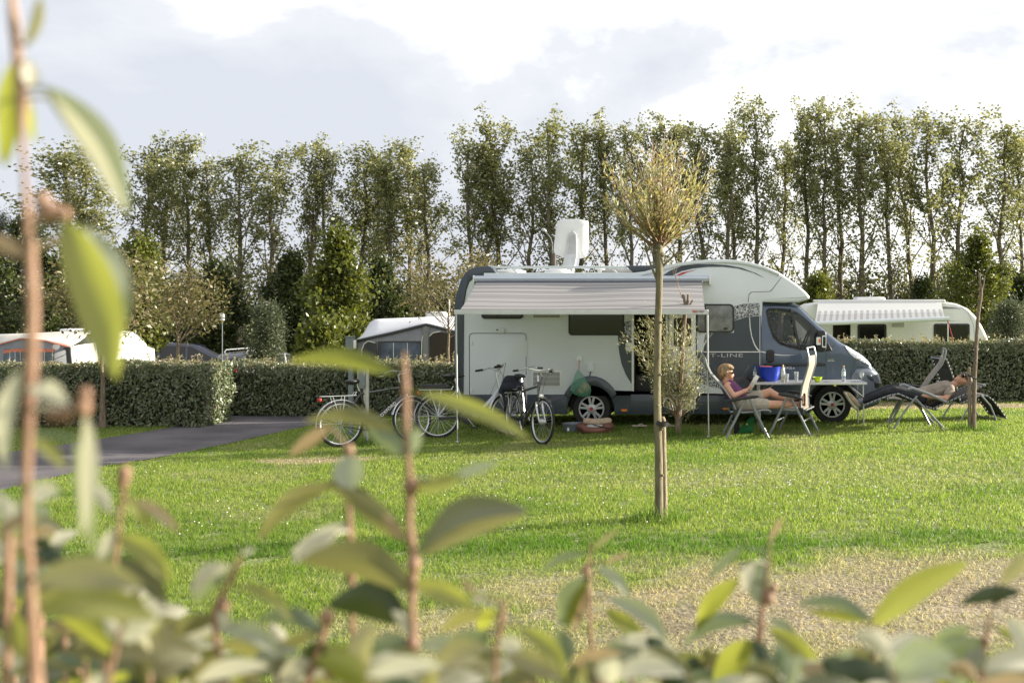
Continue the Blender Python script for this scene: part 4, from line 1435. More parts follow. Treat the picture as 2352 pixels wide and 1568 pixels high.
    X = np.array([s[0] for s in st], float)
    xs = sorted(set(list(X) + list(np.arange(1846, 1980, 4.0)) + list(np.arange(1750, 1846, 12.0))))
    ztop = lambda x: np.interp(x, X, [s[1] for s in st])
    inset = lambda x: np.interp(x, X, [s[2] for s in st])

    def zbot(x):
        v = np.interp(x, [1746, 1850, 1972, 2004, 2030, 2037], [951, 951, 944, 936, 928, 916])
        d = abs(x - 1911)
        if d < 57: v = min(v, 931 - math.sqrt(max(0, 58 ** 2 - d * d)))
        return v

    def yside(px, z):
        """near face of the cab at a place of its outline"""
        zt = vz(ztop(px)); rr = .09
        y = YV + .004 + inset(px) + .09 * sstep(vz(815), vz(690), z)
        tt = np.clip((z - (zt - rr)) / rr, 0, 1)
        return y + rr * (1 - math.sqrt(max(0, 1 - tt * tt)))
    yc = 18.52
    vs, fs = [], []
    for x in xs:
        zt, zb = vz(ztop(x)), vz(zbot(x))
        zs = list(np.linspace(zb, max(zb + .01, zt - .09), 9)) + [zt - .09 + .09 * s for s in (.35, .62, .82, .94, 1.0)]
        near = [(vx(x), yside(x, z), z) for z in zs]
        top = [(vx(x), near[-1][1] + (yc - near[-1][1]) * f, zt + .03 * math.sin(f * math.pi / 2)) for f in (.3, .65)]
        half = near + top
        vs += half + [(vx(x), yc, zt + .03)] + [(a, 2 * yc - y, z) for a, y, z in half[::-1]]
    n = len(vs) // len(xs)
    for i in range(len(xs) - 1):
        for k in range(n):
            fs.append((i * n + k, (i + 1) * n + k, (i + 1) * n + (k + 1) % n, i * n + (k + 1) % n))
    fs.append(tuple(range(n))); fs.append(tuple((len(xs) - 1) * n + k for k in range(n))[::-1])
    cab = build(B().add(vs, fs), 'cab', M['cabpaint'], t, angle=28)

    def conform(name, poly, m, parent, off=.006, nc=14, nr=8):
        """patch lying on the cab's curved side"""
        P = np.array(poly, float)
        x0, x1 = P[:, 0].min(), P[:, 0].max()
        cols = []
        for x in np.linspace(x0 + .15, x1 - .15, nc):
            ys = []
            for i in range(len(P)):
                a, c = P[i], P[(i + 1) % len(P)]
                if (a[0] - x) * (c[0] - x) <= 0 and a[0] != c[0]:
                    ys.append(a[1] + (c[1] - a[1]) * (x - a[0]) / (c[0] - a[0]))
            cols.append((x, min(ys), max(ys)))
        vs, fs = [], []
        for x, ya, yb in cols:
            for k in range(nr + 1):
                py = ya + (yb - ya) * k / nr
                z = vz(py); vs.append((vx(x), yside(x, z) - off, z))
        for i in range(nc - 1):
            for k in range(nr):
                a = i * (nr + 1) + k
                fs.append((a, a + nr + 1, a + nr + 2, a + 1))
        o = build(B().add(vs, fs), name, m, parent, solid=off * .9)
        return o
    wino = [(1759, 714), (1762, 708), (1770, 706.5), (1800, 707.5), (1815, 710), (1835, 718.5), (1860, 739.5), (1885, 764), (1895, 776), (1896, 805), (1841, 804), (1813.7, 799), (1790, 791), (1774.7, 776), (1765, 746)]
    d = conform('cab_door_window', wino, M['black'], t, .005, 26)
    g1 = [(1763, 714), (1765.5, 711), (1800, 711.5), (1813, 713), (1830, 799.5), (1815, 796), (1793, 788.5), (1778, 774), (1769, 746)]
    cabglass = mat('cab_glass', (0.02, 0.03, 0.028), 0.03, var=.3, scale=3, spec=.6, alpha=.42)
    hole = [(1765, 713), (1800, 713), (1834, 723), (1858, 743), (1880, 766), (1890, 778), (1890, 799), (1836, 798), (1815, 794.5), (1794, 787), (1779, 772), (1770, 746)]
    cab.data.materials.append(M['black'])
    hb_ = B().prism(P2(hole), YV - .6, 2 * yc - YV + .6)
    boolean_cut(cab, hb_, 1); boolean_cut(d, hb_)
    for yy in (17.95, 19.05):
        b = B()
        b.cap((vx(1772), yy, vz(850)), .13, (vx(1769), yy, vz(775)), .12); b.ell((vx(1768), yy, vz(748)), (.06, .13, .11), 12, 8)
        blob(b, 'cab_seat', M['darkfab'], t, .02, 3)
    b = B().tube([(vx(1858) + .07 * math.cos(w) , 17.95 + .19 * math.sin(w), vz(782) + .17 * math.cos(w)) for w in np.linspace(0, 6.283, 22)], .016, 6)
    build(b, 'steering_wheel', M['black'], t)
    conform('pane', g1, cabglass, d, .009, 22)
    conform('pane', [(1821, 716), (1834, 722), (1858, 742), (1881, 765), (1892, 777), (1892, 801), (1841, 800), (1836, 799)], cabglass, d, .009, 20)
    conform('window_post', [(1814, 708.5), (1820, 710), (1840, 804), (1833, 803.5)], M['black'], d, .012, 8)
    # windscreen over the slope
    vs, fs = [], []
    sx = np.linspace(1838, 1912, 10)
    for x in sx:
        zt = vz(ztop(x)); dx, dz = 0.004, .006
        yn = yside(x, zt) + .03
        for f in np.linspace(0, 1, 9):
            y = yn + (2 * yc - 2 * yn) * f
            vs.append((vx(x) + dx, y, zt + .03 * math.sin(math.pi * min(max((y - yside(x, zt)) / (2 * (yc - yside(x, zt))), 0), 1)) + dz))
    for i in range(9):
        for k in range(8):
            fs.append((i * 9 + k, i * 9 + k + 1, (i + 1) * 9 + k + 1, (i + 1) * 9 + k))
    build(B().add(vs, fs), 'windscreen', M['glass'], t)
    b = B().tube([(vx(1905), YV + .25, vz(768)), (vx(1925), YV + .3, vz(780)), (vx(1935), YV + .5, vz(786))], .012, 6)
    build(b, 'wiper', M['black'], t)
    # door outline, mouldings, handle
    def seam(pts, w=.9):
        b = B()
        for (xa, ya), (xb, yb) in zip(pts[:-1], pts[1:]):
            m = max(1, int(max(abs(xb - xa), abs(yb - ya)) / 6))
            for k in range(m):
                q = [(xa + (xb - xa) * f / m, ya + (yb - ya) * f / m) for f in (k, k + 1)]
                L_ = math.hypot(q[1][0] - q[0][0], q[1][1] - q[0][1]) + 1e-6
                nx_, ny_ = -(q[1][1] - q[0][1]) / L_ * w / 2, (q[1][0] - q[0][0]) / L_ * w / 2
                vs = []
                for (x, y) in ((q[0][0] - nx_, q[0][1] - ny_), (q[0][0] + nx_, q[0][1] + ny_), (q[1][0] + nx_, q[1][1] + ny_), (q[1][0] - nx_, q[1][1] - ny_)):
                    z = vz(y); vs.append((vx(x), yside(x, z) - .003, z))
                b.add(vs, [(0, 1, 2, 3)])
        return b
    b = seam([(1748, 700), (1749, 760), (1752, 830), (1757, 880), (1765, 905)])
    bb2 = seam([(1897, 807), (1897.5, 905)]); b.add(bb2.v, bb2.f)
    bb2 = seam([(1752, 704), (1800, 701), (1835, 706)]); b.add(bb2.v, bb2.f)
    bb2 = seam([(1911, 797), (1926, 786)]); b.add(bb2.v, bb2.f)
    bb2 = seam([(1965, 828), (1953, 862)]); b.add(bb2.v, bb2.f)
    bb2 = seam([(1962, 843), (2004, 844)], .8); b.add(bb2.v, bb2.f)
    build(b, 'door_seam', M['black'], t)
    conform('side_moulding', [(1756, 834), (1895, 834), (1895, 840.5), (1756, 840.5)], mat('dark_moulding', (.02, .022, .022), .5), t, .012, 20, 3)
    h = conform('door_handle', rrect(1759.5, 803, 1778.5, 832, 6), M['black'], t, .02, 10, 8)
    conform('white_curve', [(1720.5, 729), (1722.5, 729), (1724, 752), (1727.5, 772), (1734, 790), (1743, 803), (1752, 808), (1758, 809.5), (1758, 812), (1750, 811), (1741, 805.5), (1732, 792), (1725.6, 772.6), (1722, 752)], M['whiteplas'], t, .006, 30, 2) if False else None
    panel('white_curve', [(1720.8, 729), (1722.4, 728.6), (1724, 752), (1727.5, 772), (1734, 790), (1741, 801), (1747, 806), (1747, 808.5), (1739, 803.5), (1732, 792), (1725.6, 772.6), (1722, 752)], M['whiteplas'], t, .007)
    conform('white_tail', [(1748, 806), (1758, 808), (1779, 813), (1800, 815), (1830, 814.6), (1800, 816.8), (1779, 815.6), (1758, 811), (1748, 809)], M['whiteplas'], t, .006, 24, 2)
    hl = conform('headlight', [(1940.5, 794), (1949, 798), (1958, 803.5), (1970, 810.5), (1982, 818), (1993, 828), (2000, 836), (2004.5, 842), (1994, 838.5), (1983, 832.5), (1970, 826), (1960, 820), (1951, 811.5), (1944, 801.5)],
                 mat('headlight_lens', (.62, .66, .70), .08, var=.35, scale=14, coat=1.0), t, .012, 22, 8)
    conform('headlight_bulb', arc(1972, 821, 6.5, 6, 0, 340, 14), M['chrome'], hl, .017, 8, 5)
    conform('headlight_bulb', arc(1987, 831, 4.5, 4, 0, 340, 14), M['chrome'], hl, .017, 8, 5)
    conform('front_bumper', [(1955, 866), (1966, 848), (2004, 847), (2012, 851), (2021, 860), (2028, 870), (2033.5, 885), (2035.5, 897), (2033, 912), (2029, 926), (2006, 935), (1974, 942), (1969, 925), (1962, 893)],
            mat('grey_bumper_paint', (0.13, 0.155, 0.19), .35, metal=.2, coat=.5), t, .012, 30, 10)
    conform('fog_light_recess', [(2011, 879), (2033, 882), (2034, 889), (2013, 892)], M['black'], t, .02, 10, 4)
    conform('bumper_inlet', [(1992, 862), (2001, 860), (2010, 876), (1999, 873)], M['bluegrey'], t, .018, 8, 4)
    conform('arch_lip', [(1853, 925), (1853.5, 910), (1857, 894), (1864, 880), (1877, 869), (1894, 863), (1911, 861), (1928, 863), (1945, 870), (1958, 881), (1966, 896), (1969, 910), (1969.5, 925), (1968.5, 925), (1966, 908), (1961, 895), (1951, 883),
                        (1938, 876), (1911, 871), (1884, 876), (1871, 883), (1861, 895), (1856, 908), (1854, 925)], M['bluegrey'], t, .01, 40, 1) if False else None
    # mirror
    ym = YV - .12
    b = B().prism(P2(rrect(1874.5, 758, 1897, 808, 9), ym), ym - .10, ym + .09, .03)
    b.prism(P2([(1895, 782), (1904, 790), (1911, 803), (1911, 806), (1893, 806)], ym), ym, YV + .02, .01)
    mi = build(b, 'wing_mirror', M['black'], t)
    panel('mirror_indicator', rrect(1875, 774, 1885, 792, 2), M['whiteplas'], mi, .006, .004, 0, ym - .10)
    panel('indicator_lens', rrect(1880, 778, 1884.4, 787, 1.5), M['orange'], mi, .009, .004, 0, ym - .10)
    frame_ring('mirror_surround', rrect(1888, 770, 1897.5, 798, 3), rrect(1890, 773, 1896.4, 795, 2), M['whiteplas'], mi, .006, ym - .10, .02)
    # wheels, each where its ground is
    road_wheel(t, vx(1358.4), vz(938.5), YV + .11, .315)
    road_wheel(t, vx(1912), vz(929.5), YV + .13, .315)
    road_wheel(t, vx(1358.4), vz(938.5), 19.52, .315, face=1)
    road_wheel(t, vx(1912), vz(929.5), 19.5, .315, face=1)
    # lettering
    text('T-LINE', 'lettering', M['silver'], t, (vx(1630.6), YV - .006, vz(819.7)), 76 / SV, 8.2 / SV, .006, label='chrome T-LINE lettering')
    text('GARAGE m', 'lettering', M['whiteplas'], t, (vx(1794), yside(1800, vz(845)) - .014, vz(847.4)), 31 / SV, 6.2 / SV, label='white GARAGE m lettering')
    text('130', 'lettering', M['chrome'], t, (vx(1902.5), yside(1905, vz(826)) - .008, vz(827)), 12 / SV, 3.4 / SV, shear=.2, label='small 130 badge')
    text('MultiJet', 'lettering', M['chrome'], t, (vx(1901), yside(1905, vz(826)) - .008, vz(830.5)), 15.5 / SV, 3.0 / SV, shear=.2, bold=.02, label='small MultiJet badge')
    # ---- awning
    yb_, zb_, zc_ = 15.82, 1.79, vz(640) 
    cx0, cx1 = -3.72, 0.06
    b = B()
    b.prism([(0, 0)] * 0 or [(-.06, -.045), (.06, -.045), (.065, .02), (.03, .05), (-.03, .05), (-.065, .01)], 0, 1)
    # case profile pushed along x
    prof = [(YV - .005, zc_ - .045), (YV - .115, zc_ - .045), (YV - .135, zc_ + .0), (YV - .11, zc_ + .035), (YV - .05, zc_ + .05), (YV - .005, zc_ + .05)]
    n = len(prof)
    b = B().add([(x, y, z) for x in (cx0, cx1) for y, z in prof], [tuple(range(n)), tuple(range(n, 2 * n))[::-1]] + [(i, n + i, n + (i + 1) % n, (i + 1) % n) for i in range(n)])
    # fabric with a gentle sag and ripple
    NU, NV = 60, 26
    V, sl = [], []
    for j in range(NV + 1):
        v = j / NV
        for i in range(NU + 1):
            u = i / NU
            xa, xb = vx(1096, 17.3), vx(1612, 17.3); xc, xd = (1056 - CX) * yb_ / F, (1619 - CX) * yb_ / F
            x = (xa + (xb - xa) * u) * (1 - v) + (xc + (xd - xc) * u) * v
            z = zc_ - .03 + (zb_ + .045 - zc_ + .03) * v - .035 * math.sin(math.pi * v) * (1 + .3 * math.sin(5 * u + 1)) + .012 * math.sin(9 * u + 2 * v) * math.sin(math.pi * v)
            V.append((x, YV - .1 + (yb_ + .03 - YV + .1) * v, z)); sl.append(v)
    FA = [(j * (NU + 1) + i, j * (NU + 1) + i + 1, (j + 1) * (NU + 1) + i + 1, (j + 1) * (NU + 1) + i) for j in range(NV) for i in range(NU)]
    aw = mesh_np('awning', V, FA, awning_material(), t, attrs={'slope': sl})
    aw['label'] = 'grey striped awning fabric'
    build(b, 'awning_case', mat('silver_grey_case', (.50, .545, .60), .35, var=.03), aw)
    b = B().bb(cx1, cx1 + .035, YV - .145, YV - .0, zc_ - .10, zc_ + .055)
    build(b, 'case_end_cap', M['whiteplas'], aw, bevel=.008)
    b = B().bb(cx0 - .02, cx0, YV - .14, YV - .0, zc_ - .09, zc_ + .05)
    build(b, 'case_end_cap', M['whiteplas'], aw, bevel=.008)
    fb0, fb1 = (1044 - CX) * yb_ / F, (1627 - CX) * yb_ / F
    b = B().bb(fb0, fb1, yb_ - .03, yb_ + .05, zb_ - .026, zb_ + .045)
    b.bb(fb0 + .003, fb1 - .003, yb_ - .034, yb_ - .03, zb_ - .012, zb_ - .006)
    bar = build(b, 'front_bar', M['alu'], aw, bevel=.006)
    for px in (1047.5, 1628):
        x = (px - CX) * yb_ / F - (.02 if px > 1600 else 0)
        zf = float(gz(x, yb_))
        b = B().tube([(x, yb_ + .01, zb_ - .02), (x + .01, yb_ + .01, zf + .75)], .014, 8)
        b.tube([(x + .01, yb_ + .01, zf + .76), (x + .02, yb_ + .01, zf)], .010, 8)
        b.lathe([(.035, 0), (.03, .015), (.001, .018)], (x + .02, yb_ + .01, zf + .01), 'Z', 10)
        build(b, 'support_leg', M['alu'], aw)
    b = B().tube([(cx0 + .1, YV - .1, zc_ - .06), (-2.2, YV - .7, zc_ - .40), (fb0 + .25, yb_ + .06, zb_ - .0)], .022, 6)
    build(b, 'folding_arm', M['alu'], aw)
    b = B().tube([(cx1 - .1, YV - .1, zc_ - .06), (-1.4, YV - .7, zc_ - .40), (fb1 - .25, yb_ + .06, zb_ - .0)], .022, 6)
    build(b, 'folding_arm', M['alu'], aw)
    SB = F / yb_
    b = B().bb((1590.5 - CX) / SB, (1602.5 - CX) / SB, yb_ - .033, yb_ - .029, H - (718 - HY) / SB, H - (712.3 - HY) / SB)
    lb = build(b, 'logo_plate', M['red'], aw)
    text('FIAMMA', 'lettering', M['whiteplas'], aw, ((1591 - CX) / SB, yb_ - .036, H - (716.8 - HY) / SB), 11 / SB, 3.4 / SB, label='white FIAMMA on red')
    text('F45', 'lettering', M['black'], aw, ((1604.3 - CX) / SB, yb_ - .034, H - (718 - HY) / SB), 10.2 / SB, 5.5 / SB, shear=.25, bold=.02, label='black F45')
    text('s', 'lettering', M['red'], aw, ((1614.9 - CX) / SB, yb_ - .034, H - (716.8 - HY) / SB), 2.8 / SB, 3.6 / SB, shear=.25, bold=.02, label='small red s')
    return t


motorhome()

# ================================================================== touring caravan at right


def scallop_material():
    m, nt, p = _nt('scalloped_awning_fabric')
    N, L = nt.nodes, nt.links
    au = N.new('ShaderNodeAttribute'); au.attribute_name = 'along'
    av = N.new('ShaderNodeAttribute'); av.attribute_name = 'slope'

    def mth(op, a, b=None):
        n = N.new('ShaderNodeMath'); n.operation = op
        for k, x in enumerate((a, b)):
            if x is None: continue
            if isinstance(x, (int, float)): n.inputs[k].default_value = x
            else: L.new(x, n.inputs[k])
        return n.outputs[0]
    u = mth('FRACT', mth('MULTIPLY', au.outputs['Fac'], 21.0))
    c = mth('ABSOLUTE', mth('SUBTRACT', mth('MULTIPLY', u, 2.0), 1.0))
    e = mth('SQRT', mth('MAXIMUM', mth('SUBTRACT', 1.0, mth('MULTIPLY', c, c)), 0.0))
    inside = mth('GREATER_THAN', av.outputs['Fac'], mth('SUBTRACT', 0.60, mth('MULTIPLY', e, 0.20)))
    halfd = mth('LESS_THAN', c, 0.45)
    st = mth('GREATER_THAN', mth('FRACT', mth('MULTIPLY', av.outputs['Fac'], 14.0)), 0.55)
    low = mth('GREATER_THAN', av.outputs['Fac'], 0.58)
    dark = mth('MULTIPLY', low, st)
    k = mth('MINIMUM', mth('ADD', mth('MULTIPLY', inside, 0.22), mth('ADD', mth('MULTIPLY', mth('MULTIPLY', inside, halfd), 0.33), mth('MULTIPLY', dark, 0.4))), 1.0)
    cr = N.new('ShaderNodeValToRGB')
    cr.color_ramp.elements[0].color = (.72, .72, .72, 1); cr.color_ramp.elements[1].color = (.20, .20, .23, 1)
    L.new(k, cr.inputs[0]); L.new(cr.outputs[0], p.inputs['Base Color']); p.inputs['Roughness'].default_value = .7
    tr = N.new('ShaderNodeBsdfTranslucent'); L.new(cr.outputs[0], tr.inputs[0])
    ms = N.new('ShaderNodeMixShader'); ms.inputs[0].default_value = .25
    L.new(p.outputs[0], ms.inputs[1]); L.new(tr.outputs[0], ms.inputs[2]); L.new(ms.outputs[0], N['Material Output'].inputs['Surface'])
    return m


def caravan():
    Y = 31.0
    g = float(gz(4, Y))
    t = thing('caravan', 'white touring caravan with scalloped awning behind the right hedge', 'caravan', (vx(2060, Y), Y + 1.1, g))
    out = [(1842, 845), (1841, 740), (1843, 715), (1850, 703), (1862, 697), (1900, 693), (2100, 691), (2169, 692.5), (2198, 697), (2225, 709), (2242, 726), (2256.5, 748), (2268, 772), (2274, 790), (2270, 830), (2262, 845)]
    b = B().prism(P2(out, Y), Y, Y + 2.2, .10)
    body = build(b, 'body_shell', M['cream'], t)
    zt, zb = vz(744, Y), vz(840, Y)
    boolean_cut(body, B().bb(vx(1913, Y), vx(1954, Y), Y - .2, Y + .8, zb, vz(700, Y)))
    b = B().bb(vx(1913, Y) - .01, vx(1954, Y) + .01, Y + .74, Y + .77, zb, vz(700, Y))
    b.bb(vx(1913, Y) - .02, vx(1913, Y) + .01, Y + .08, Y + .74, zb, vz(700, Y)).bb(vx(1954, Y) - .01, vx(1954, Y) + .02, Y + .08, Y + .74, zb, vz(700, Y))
    build(b, 'doorway_shade_lining', bpy.data.materials['interior_shade'], t)  # dark sheets paint the shade inside the caravan doorway

    def win(x0, ya, x1, yb):
        f = panel('window', rrect(x0, ya, x1, yb, 5), M['black'], t, .03, .01, .008, Y)
        panel('pane', rrect(x0 + 5, ya + 4, x1 - 5, yb - 4, 3), M['glass'], f, .034, 0, 0, Y)
    win(1969.6, 744, 2036, 800)
    win(2144.7, 743, 2227, 800)
    frame_ring('door_frame', rrect(1909, 690, 1957, 842, 4), rrect(1912, 694, 1954, 840, 3), M['cream'], t, .03, Y)
    panel('grey_swoosh', [(2164, 704), (2190, 705.5), (2208, 709), (2164, 709)], mat('mid_grey_print', (.22, .23, .25), .5), t, .004, .01, 0, Y)
    panel('thin_stripe', [(2154, 737), (2205, 736), (2154, 738.2)], M['black'], t, .004, .01, 0, Y)
    panel('front_seam', [(2205, 703), (2222, 717), (2235, 745), (2240, 790), (2241.3, 790), (2236.3, 744.5), (2223.2, 716), (2206, 702.4)], M['silver'], t, .004, .01, 0, Y)
    v = panel('vent_grille', rrect(2045, 738, 2079, 752, 1.5), M['cream'], t, .02, .01, .003, Y)
    b = B()
    for i in range(5):
        b.bb(vx(2048, Y), vx(2076, Y), Y - .023, Y - .019, vz(741.4 + i * 2.2, Y), vz(740.4 + i * 2.2, Y))
    build(b, 'slat_gap_shade', bpy.data.materials['vent_shadow'], v)  # dark strips paint the shaded gaps of this grille
    b = B().bb(vx(1974, Y), vx(2041, Y), Y + .5, Y + 1.4, vz(693, Y), vz(681.5, Y))
    build(b, 'roof_vent', M['whiteplas'], t, bevel=.05)
    # awning
    zc = vz(692, Y)
    yb = Y - 1.6
    V, sl, al = [], [], []
    NU, NV = 60, 16
    for j in range(NV + 1):
        w = j / NV
        for i in range(NU + 1):
            u = i / NU
            x = (vx(1878, Y) + (vx(2160, Y) - vx(1878, Y)) * u) * (1 - w) + (vx(1872, yb) + (vx(2170, yb) - vx(1872, yb)) * u) * w
            zl = vz(738, yb) + (vz(727.5, yb) - vz(738, yb)) * u
            V.append((x, Y - .12 + (yb - Y + .12) * w, zc + (zl - zc) * w - .05 * math.sin(math.pi * w))); sl.append(w); al.append(u)
    FA = [(j * (NU + 1) + i, j * (NU + 1) + i + 1, (j + 1) * (NU + 1) + i + 1, (j + 1) * (NU + 1) + i) for j in range(NV) for i in range(NU)]
    aw = mesh_np('awning', V, FA, scallop_material(), t, attrs={'slope': sl, 'along': al})
    b = B().bb(vx(1867, Y), vx(2169, Y), Y - .15, Y, zc - .03, zc + .05)
    build(b, 'awning_case', M['whiteplas'], aw, bevel=.02)
    b = B().tube([(vx(1871, yb), yb, vz(743, yb)), (vx(2180, yb), yb, vz(731.5, yb))], .065, 10)
    build(b, 'front_bar', M['white'], aw)
    for px in (1880, 2177):
        zz = vz(742 if px < 2000 else 732, yb)
        x = vx(px, yb)
        b = B().tube([(x, yb, zz), (x, yb, float(gz(x, yb)))], .016, 6)
        build(b, 'support_leg', M['alu'], aw)
    b = B().tube([(vx(2176, yb), yb - .02, vz(735, yb)), (vx(2199, yb) + .25, yb - .3, float(gz(5, yb)))], .014, 5)
    build(b, 'guy_strap', M['red'], aw)
    for px in (2030, 2075):
        road_wheel(t, vx(px, Y), g + .31, Y + .12, .31, hub=False)
    return t


caravan()

# ================================================================== awning tents with their caravans
M['canvas'] = mat('pale_grey_canvas', (.60, .61, .64), .75, var=.05, scale=3, bump=.15, bscale=8)
M['creamcanvas'] = mat('cream_canvas', (.50, .475, .42), .75, var=.05, scale=3, bump=.25, bscale=7)
M['greycanvas'] = mat('grey_canvas', (.20, .205, .215), .8, var=.08, scale=4)
M['darkcanvas'] = mat('charcoal_canvas', (.05, .052, .058), .8, var=.1)
M['coral'] = mat('coral_trim', (.55, .17, .11), .7, var=.08)


def ribbon(front, back, Yf, Yb, m, name, parent, nv=5, sag=.0):
    """cloth between two pixel lines lying at two depths"""
    n = 24
    f = np.array(front, float); k = np.array(back, float)

    def samp(a, t):
        s = np.concatenate([[0], np.cumsum(np.hypot(*np.diff(a, axis=0).T))]); s /= s[-1]
        return np.interp(t, s, a[:, 0]), np.interp(t, s, a[:, 1])
    vs, fs = [], []
    for j in range(nv + 1):
        v = j / nv
        for i in range(n + 1):
            xa, ya = samp(f, i / n); xb, yb = samp(k, i / n)
            p = pt(xa, ya, Yf) * (1 - v) + pt(xb, yb, Yb) * v
            p.z -= sag * math.sin(math.pi * v)
            vs.append(p)
    for j in range(nv):
        for i in range(n):
            fs.append((j * (n + 1) + i, j * (n + 1) + i + 1, (j + 1) * (n + 1) + i + 1, (j + 1) * (n + 1) + i))
    return build(B().add(vs, fs), name, m, parent, solid=.012)


def wall_down(line, Y, zlow, m, name, parent):
    vs = [pt(x, y, Y) for x, y in line] + [Vector((pt(x, y, Y).x, Y, zlow)) for x, y in line]
    n = len(line)
    return build(B().add(vs, [(i, i + 1, n + i + 1, n + i) for i in range(n - 1)]), name, m, parent, solid=.01)


def tent_mid():
    Y = 26.5
    g = float(gz(-7, Y)) - .1
    t = thing('awning_tent', 'grey awning tent with pale curved roof left of the motorhome', 'tent', (vx(950, Y), Y, g))
    ev = [(815, 780), (850, 772), (900, 761), (940, 751), (979, 741.5), (1010, 749), (1050, 760), (1130, 784)]
    bk = [(837, 764), (843, 750), (850, 739), (862, 732.5), (920, 730), (1000, 727), (1080, 725), (1150, 724)]
    ribbon(ev, bk, Y, Y + 2.3, M['canvas'], 'roof', t, 6, .03)
    vs = [pt(*ev[0], Y), pt(*bk[0], Y + 2.3)]
    rim = [(x, y + 1) for x, y in ev]; rim2 = [(x, y + 7) for x, y in ev]
    n = len(ev)
    b = B().add([pt(x, y, Y - .02) for x, y in rim] + [pt(x, y, Y - .02) for x, y in rim2], [(i, i + 1, n + i + 1, n + i) for i in range(n - 1)])
    build(b, 'roof_trim', M['darkcanvas'], t, solid=.01)
    w = wall_down([(822, 784), (850, 778), (900, 767), (940, 757), (979, 748), (1010, 756), (1050, 767), (1125, 788)], Y, g, M['greycanvas'], 'front_wall', t)
    panel('opening_shade', [(832, 800), (838, 789), (852, 784), (865, 784), (868, 830), (832, 830)], M['darkcanvas'], t, .03, .0, 0, Y)  # dark sheet on the wall paints the shade of an opening
    panel('opening_shade', [(987, 830), (987, 775), (995, 765), (1010, 762), (1050, 768), (1110, 786), (1110, 830)], bpy.data.materials['interior_shade'], t, .03, .0, 0, Y)  # flat dark panel, shade of the open side put into its colour
    f = panel('window', rrect(868, 783, 969, 840, 3), M['darkcanvas'], t, .025, 0, 0, Y)
    panel('pane', rrect(876, 787, 966, 838, 9), mat('blueish_film', (.10, .12, .17), .15, var=.4, scale=3), f, .03, 0, 0, Y)
    b = B()
    for px in (904, 936):
        b.bb(vx(px, Y), vx(px + 1.2, Y), Y - .034, Y - .03, vz(838, Y), vz(787, Y))
    build(b, 'window_piping', M['whiteplas'], f)
    b = B().prism(P2([(972, 752), (979, 748), (986, 752), (985, 765), (983, 840), (973, 840), (973, 765)], Y), Y - .05, Y - .012)
    build(b, 'corner_post', M['greycanvas'], t)
    for pts in ([(862, 787), (845, 783), (836, 790), (831, 803), (829, 830)], [(971, 770), (969, 783), (968, 830)], [(986, 772), (995, 764), (1012, 761)]):
        b = B().tube([pt(x, y, Y - .035) for x, y in pts], .012, 5)
        build(b, 'piping', M['whiteplas'], t)
    c = thing('caravan', 'pale caravan behind the grey awning tent, roof showing left of the motorhome', 'caravan', (vx(1000, Y + 2.4), Y + 3.4, g))
    Yc = Y + 2.45
    b = B().prism(P2([(842, 850), (842, 760), (850, 742), (862, 734), (1000, 728), (1180, 725), (1200, 735), (1200, 850)], Yc), Yc, Yc + 2.1, .08)
    build(b, 'body_shell', M['cream'], c)
    b = B().bb(vx(965, Yc), vx(1010, Yc), Yc + .5, Yc + 1.2, vz(731, Yc), vz(716, Yc))
    build(b, 'roof_vent', M['whiteplas'], c, bevel=.04)
    b = B().tube([(vx(1012, Yc), Yc + 1, vz(728, Yc)), (vx(1012, Yc), Yc + 1, vz(686, Yc))], .018, 6)
    build(b, 'aerial_mast', M['whiteplas'], c)


tent_mid()


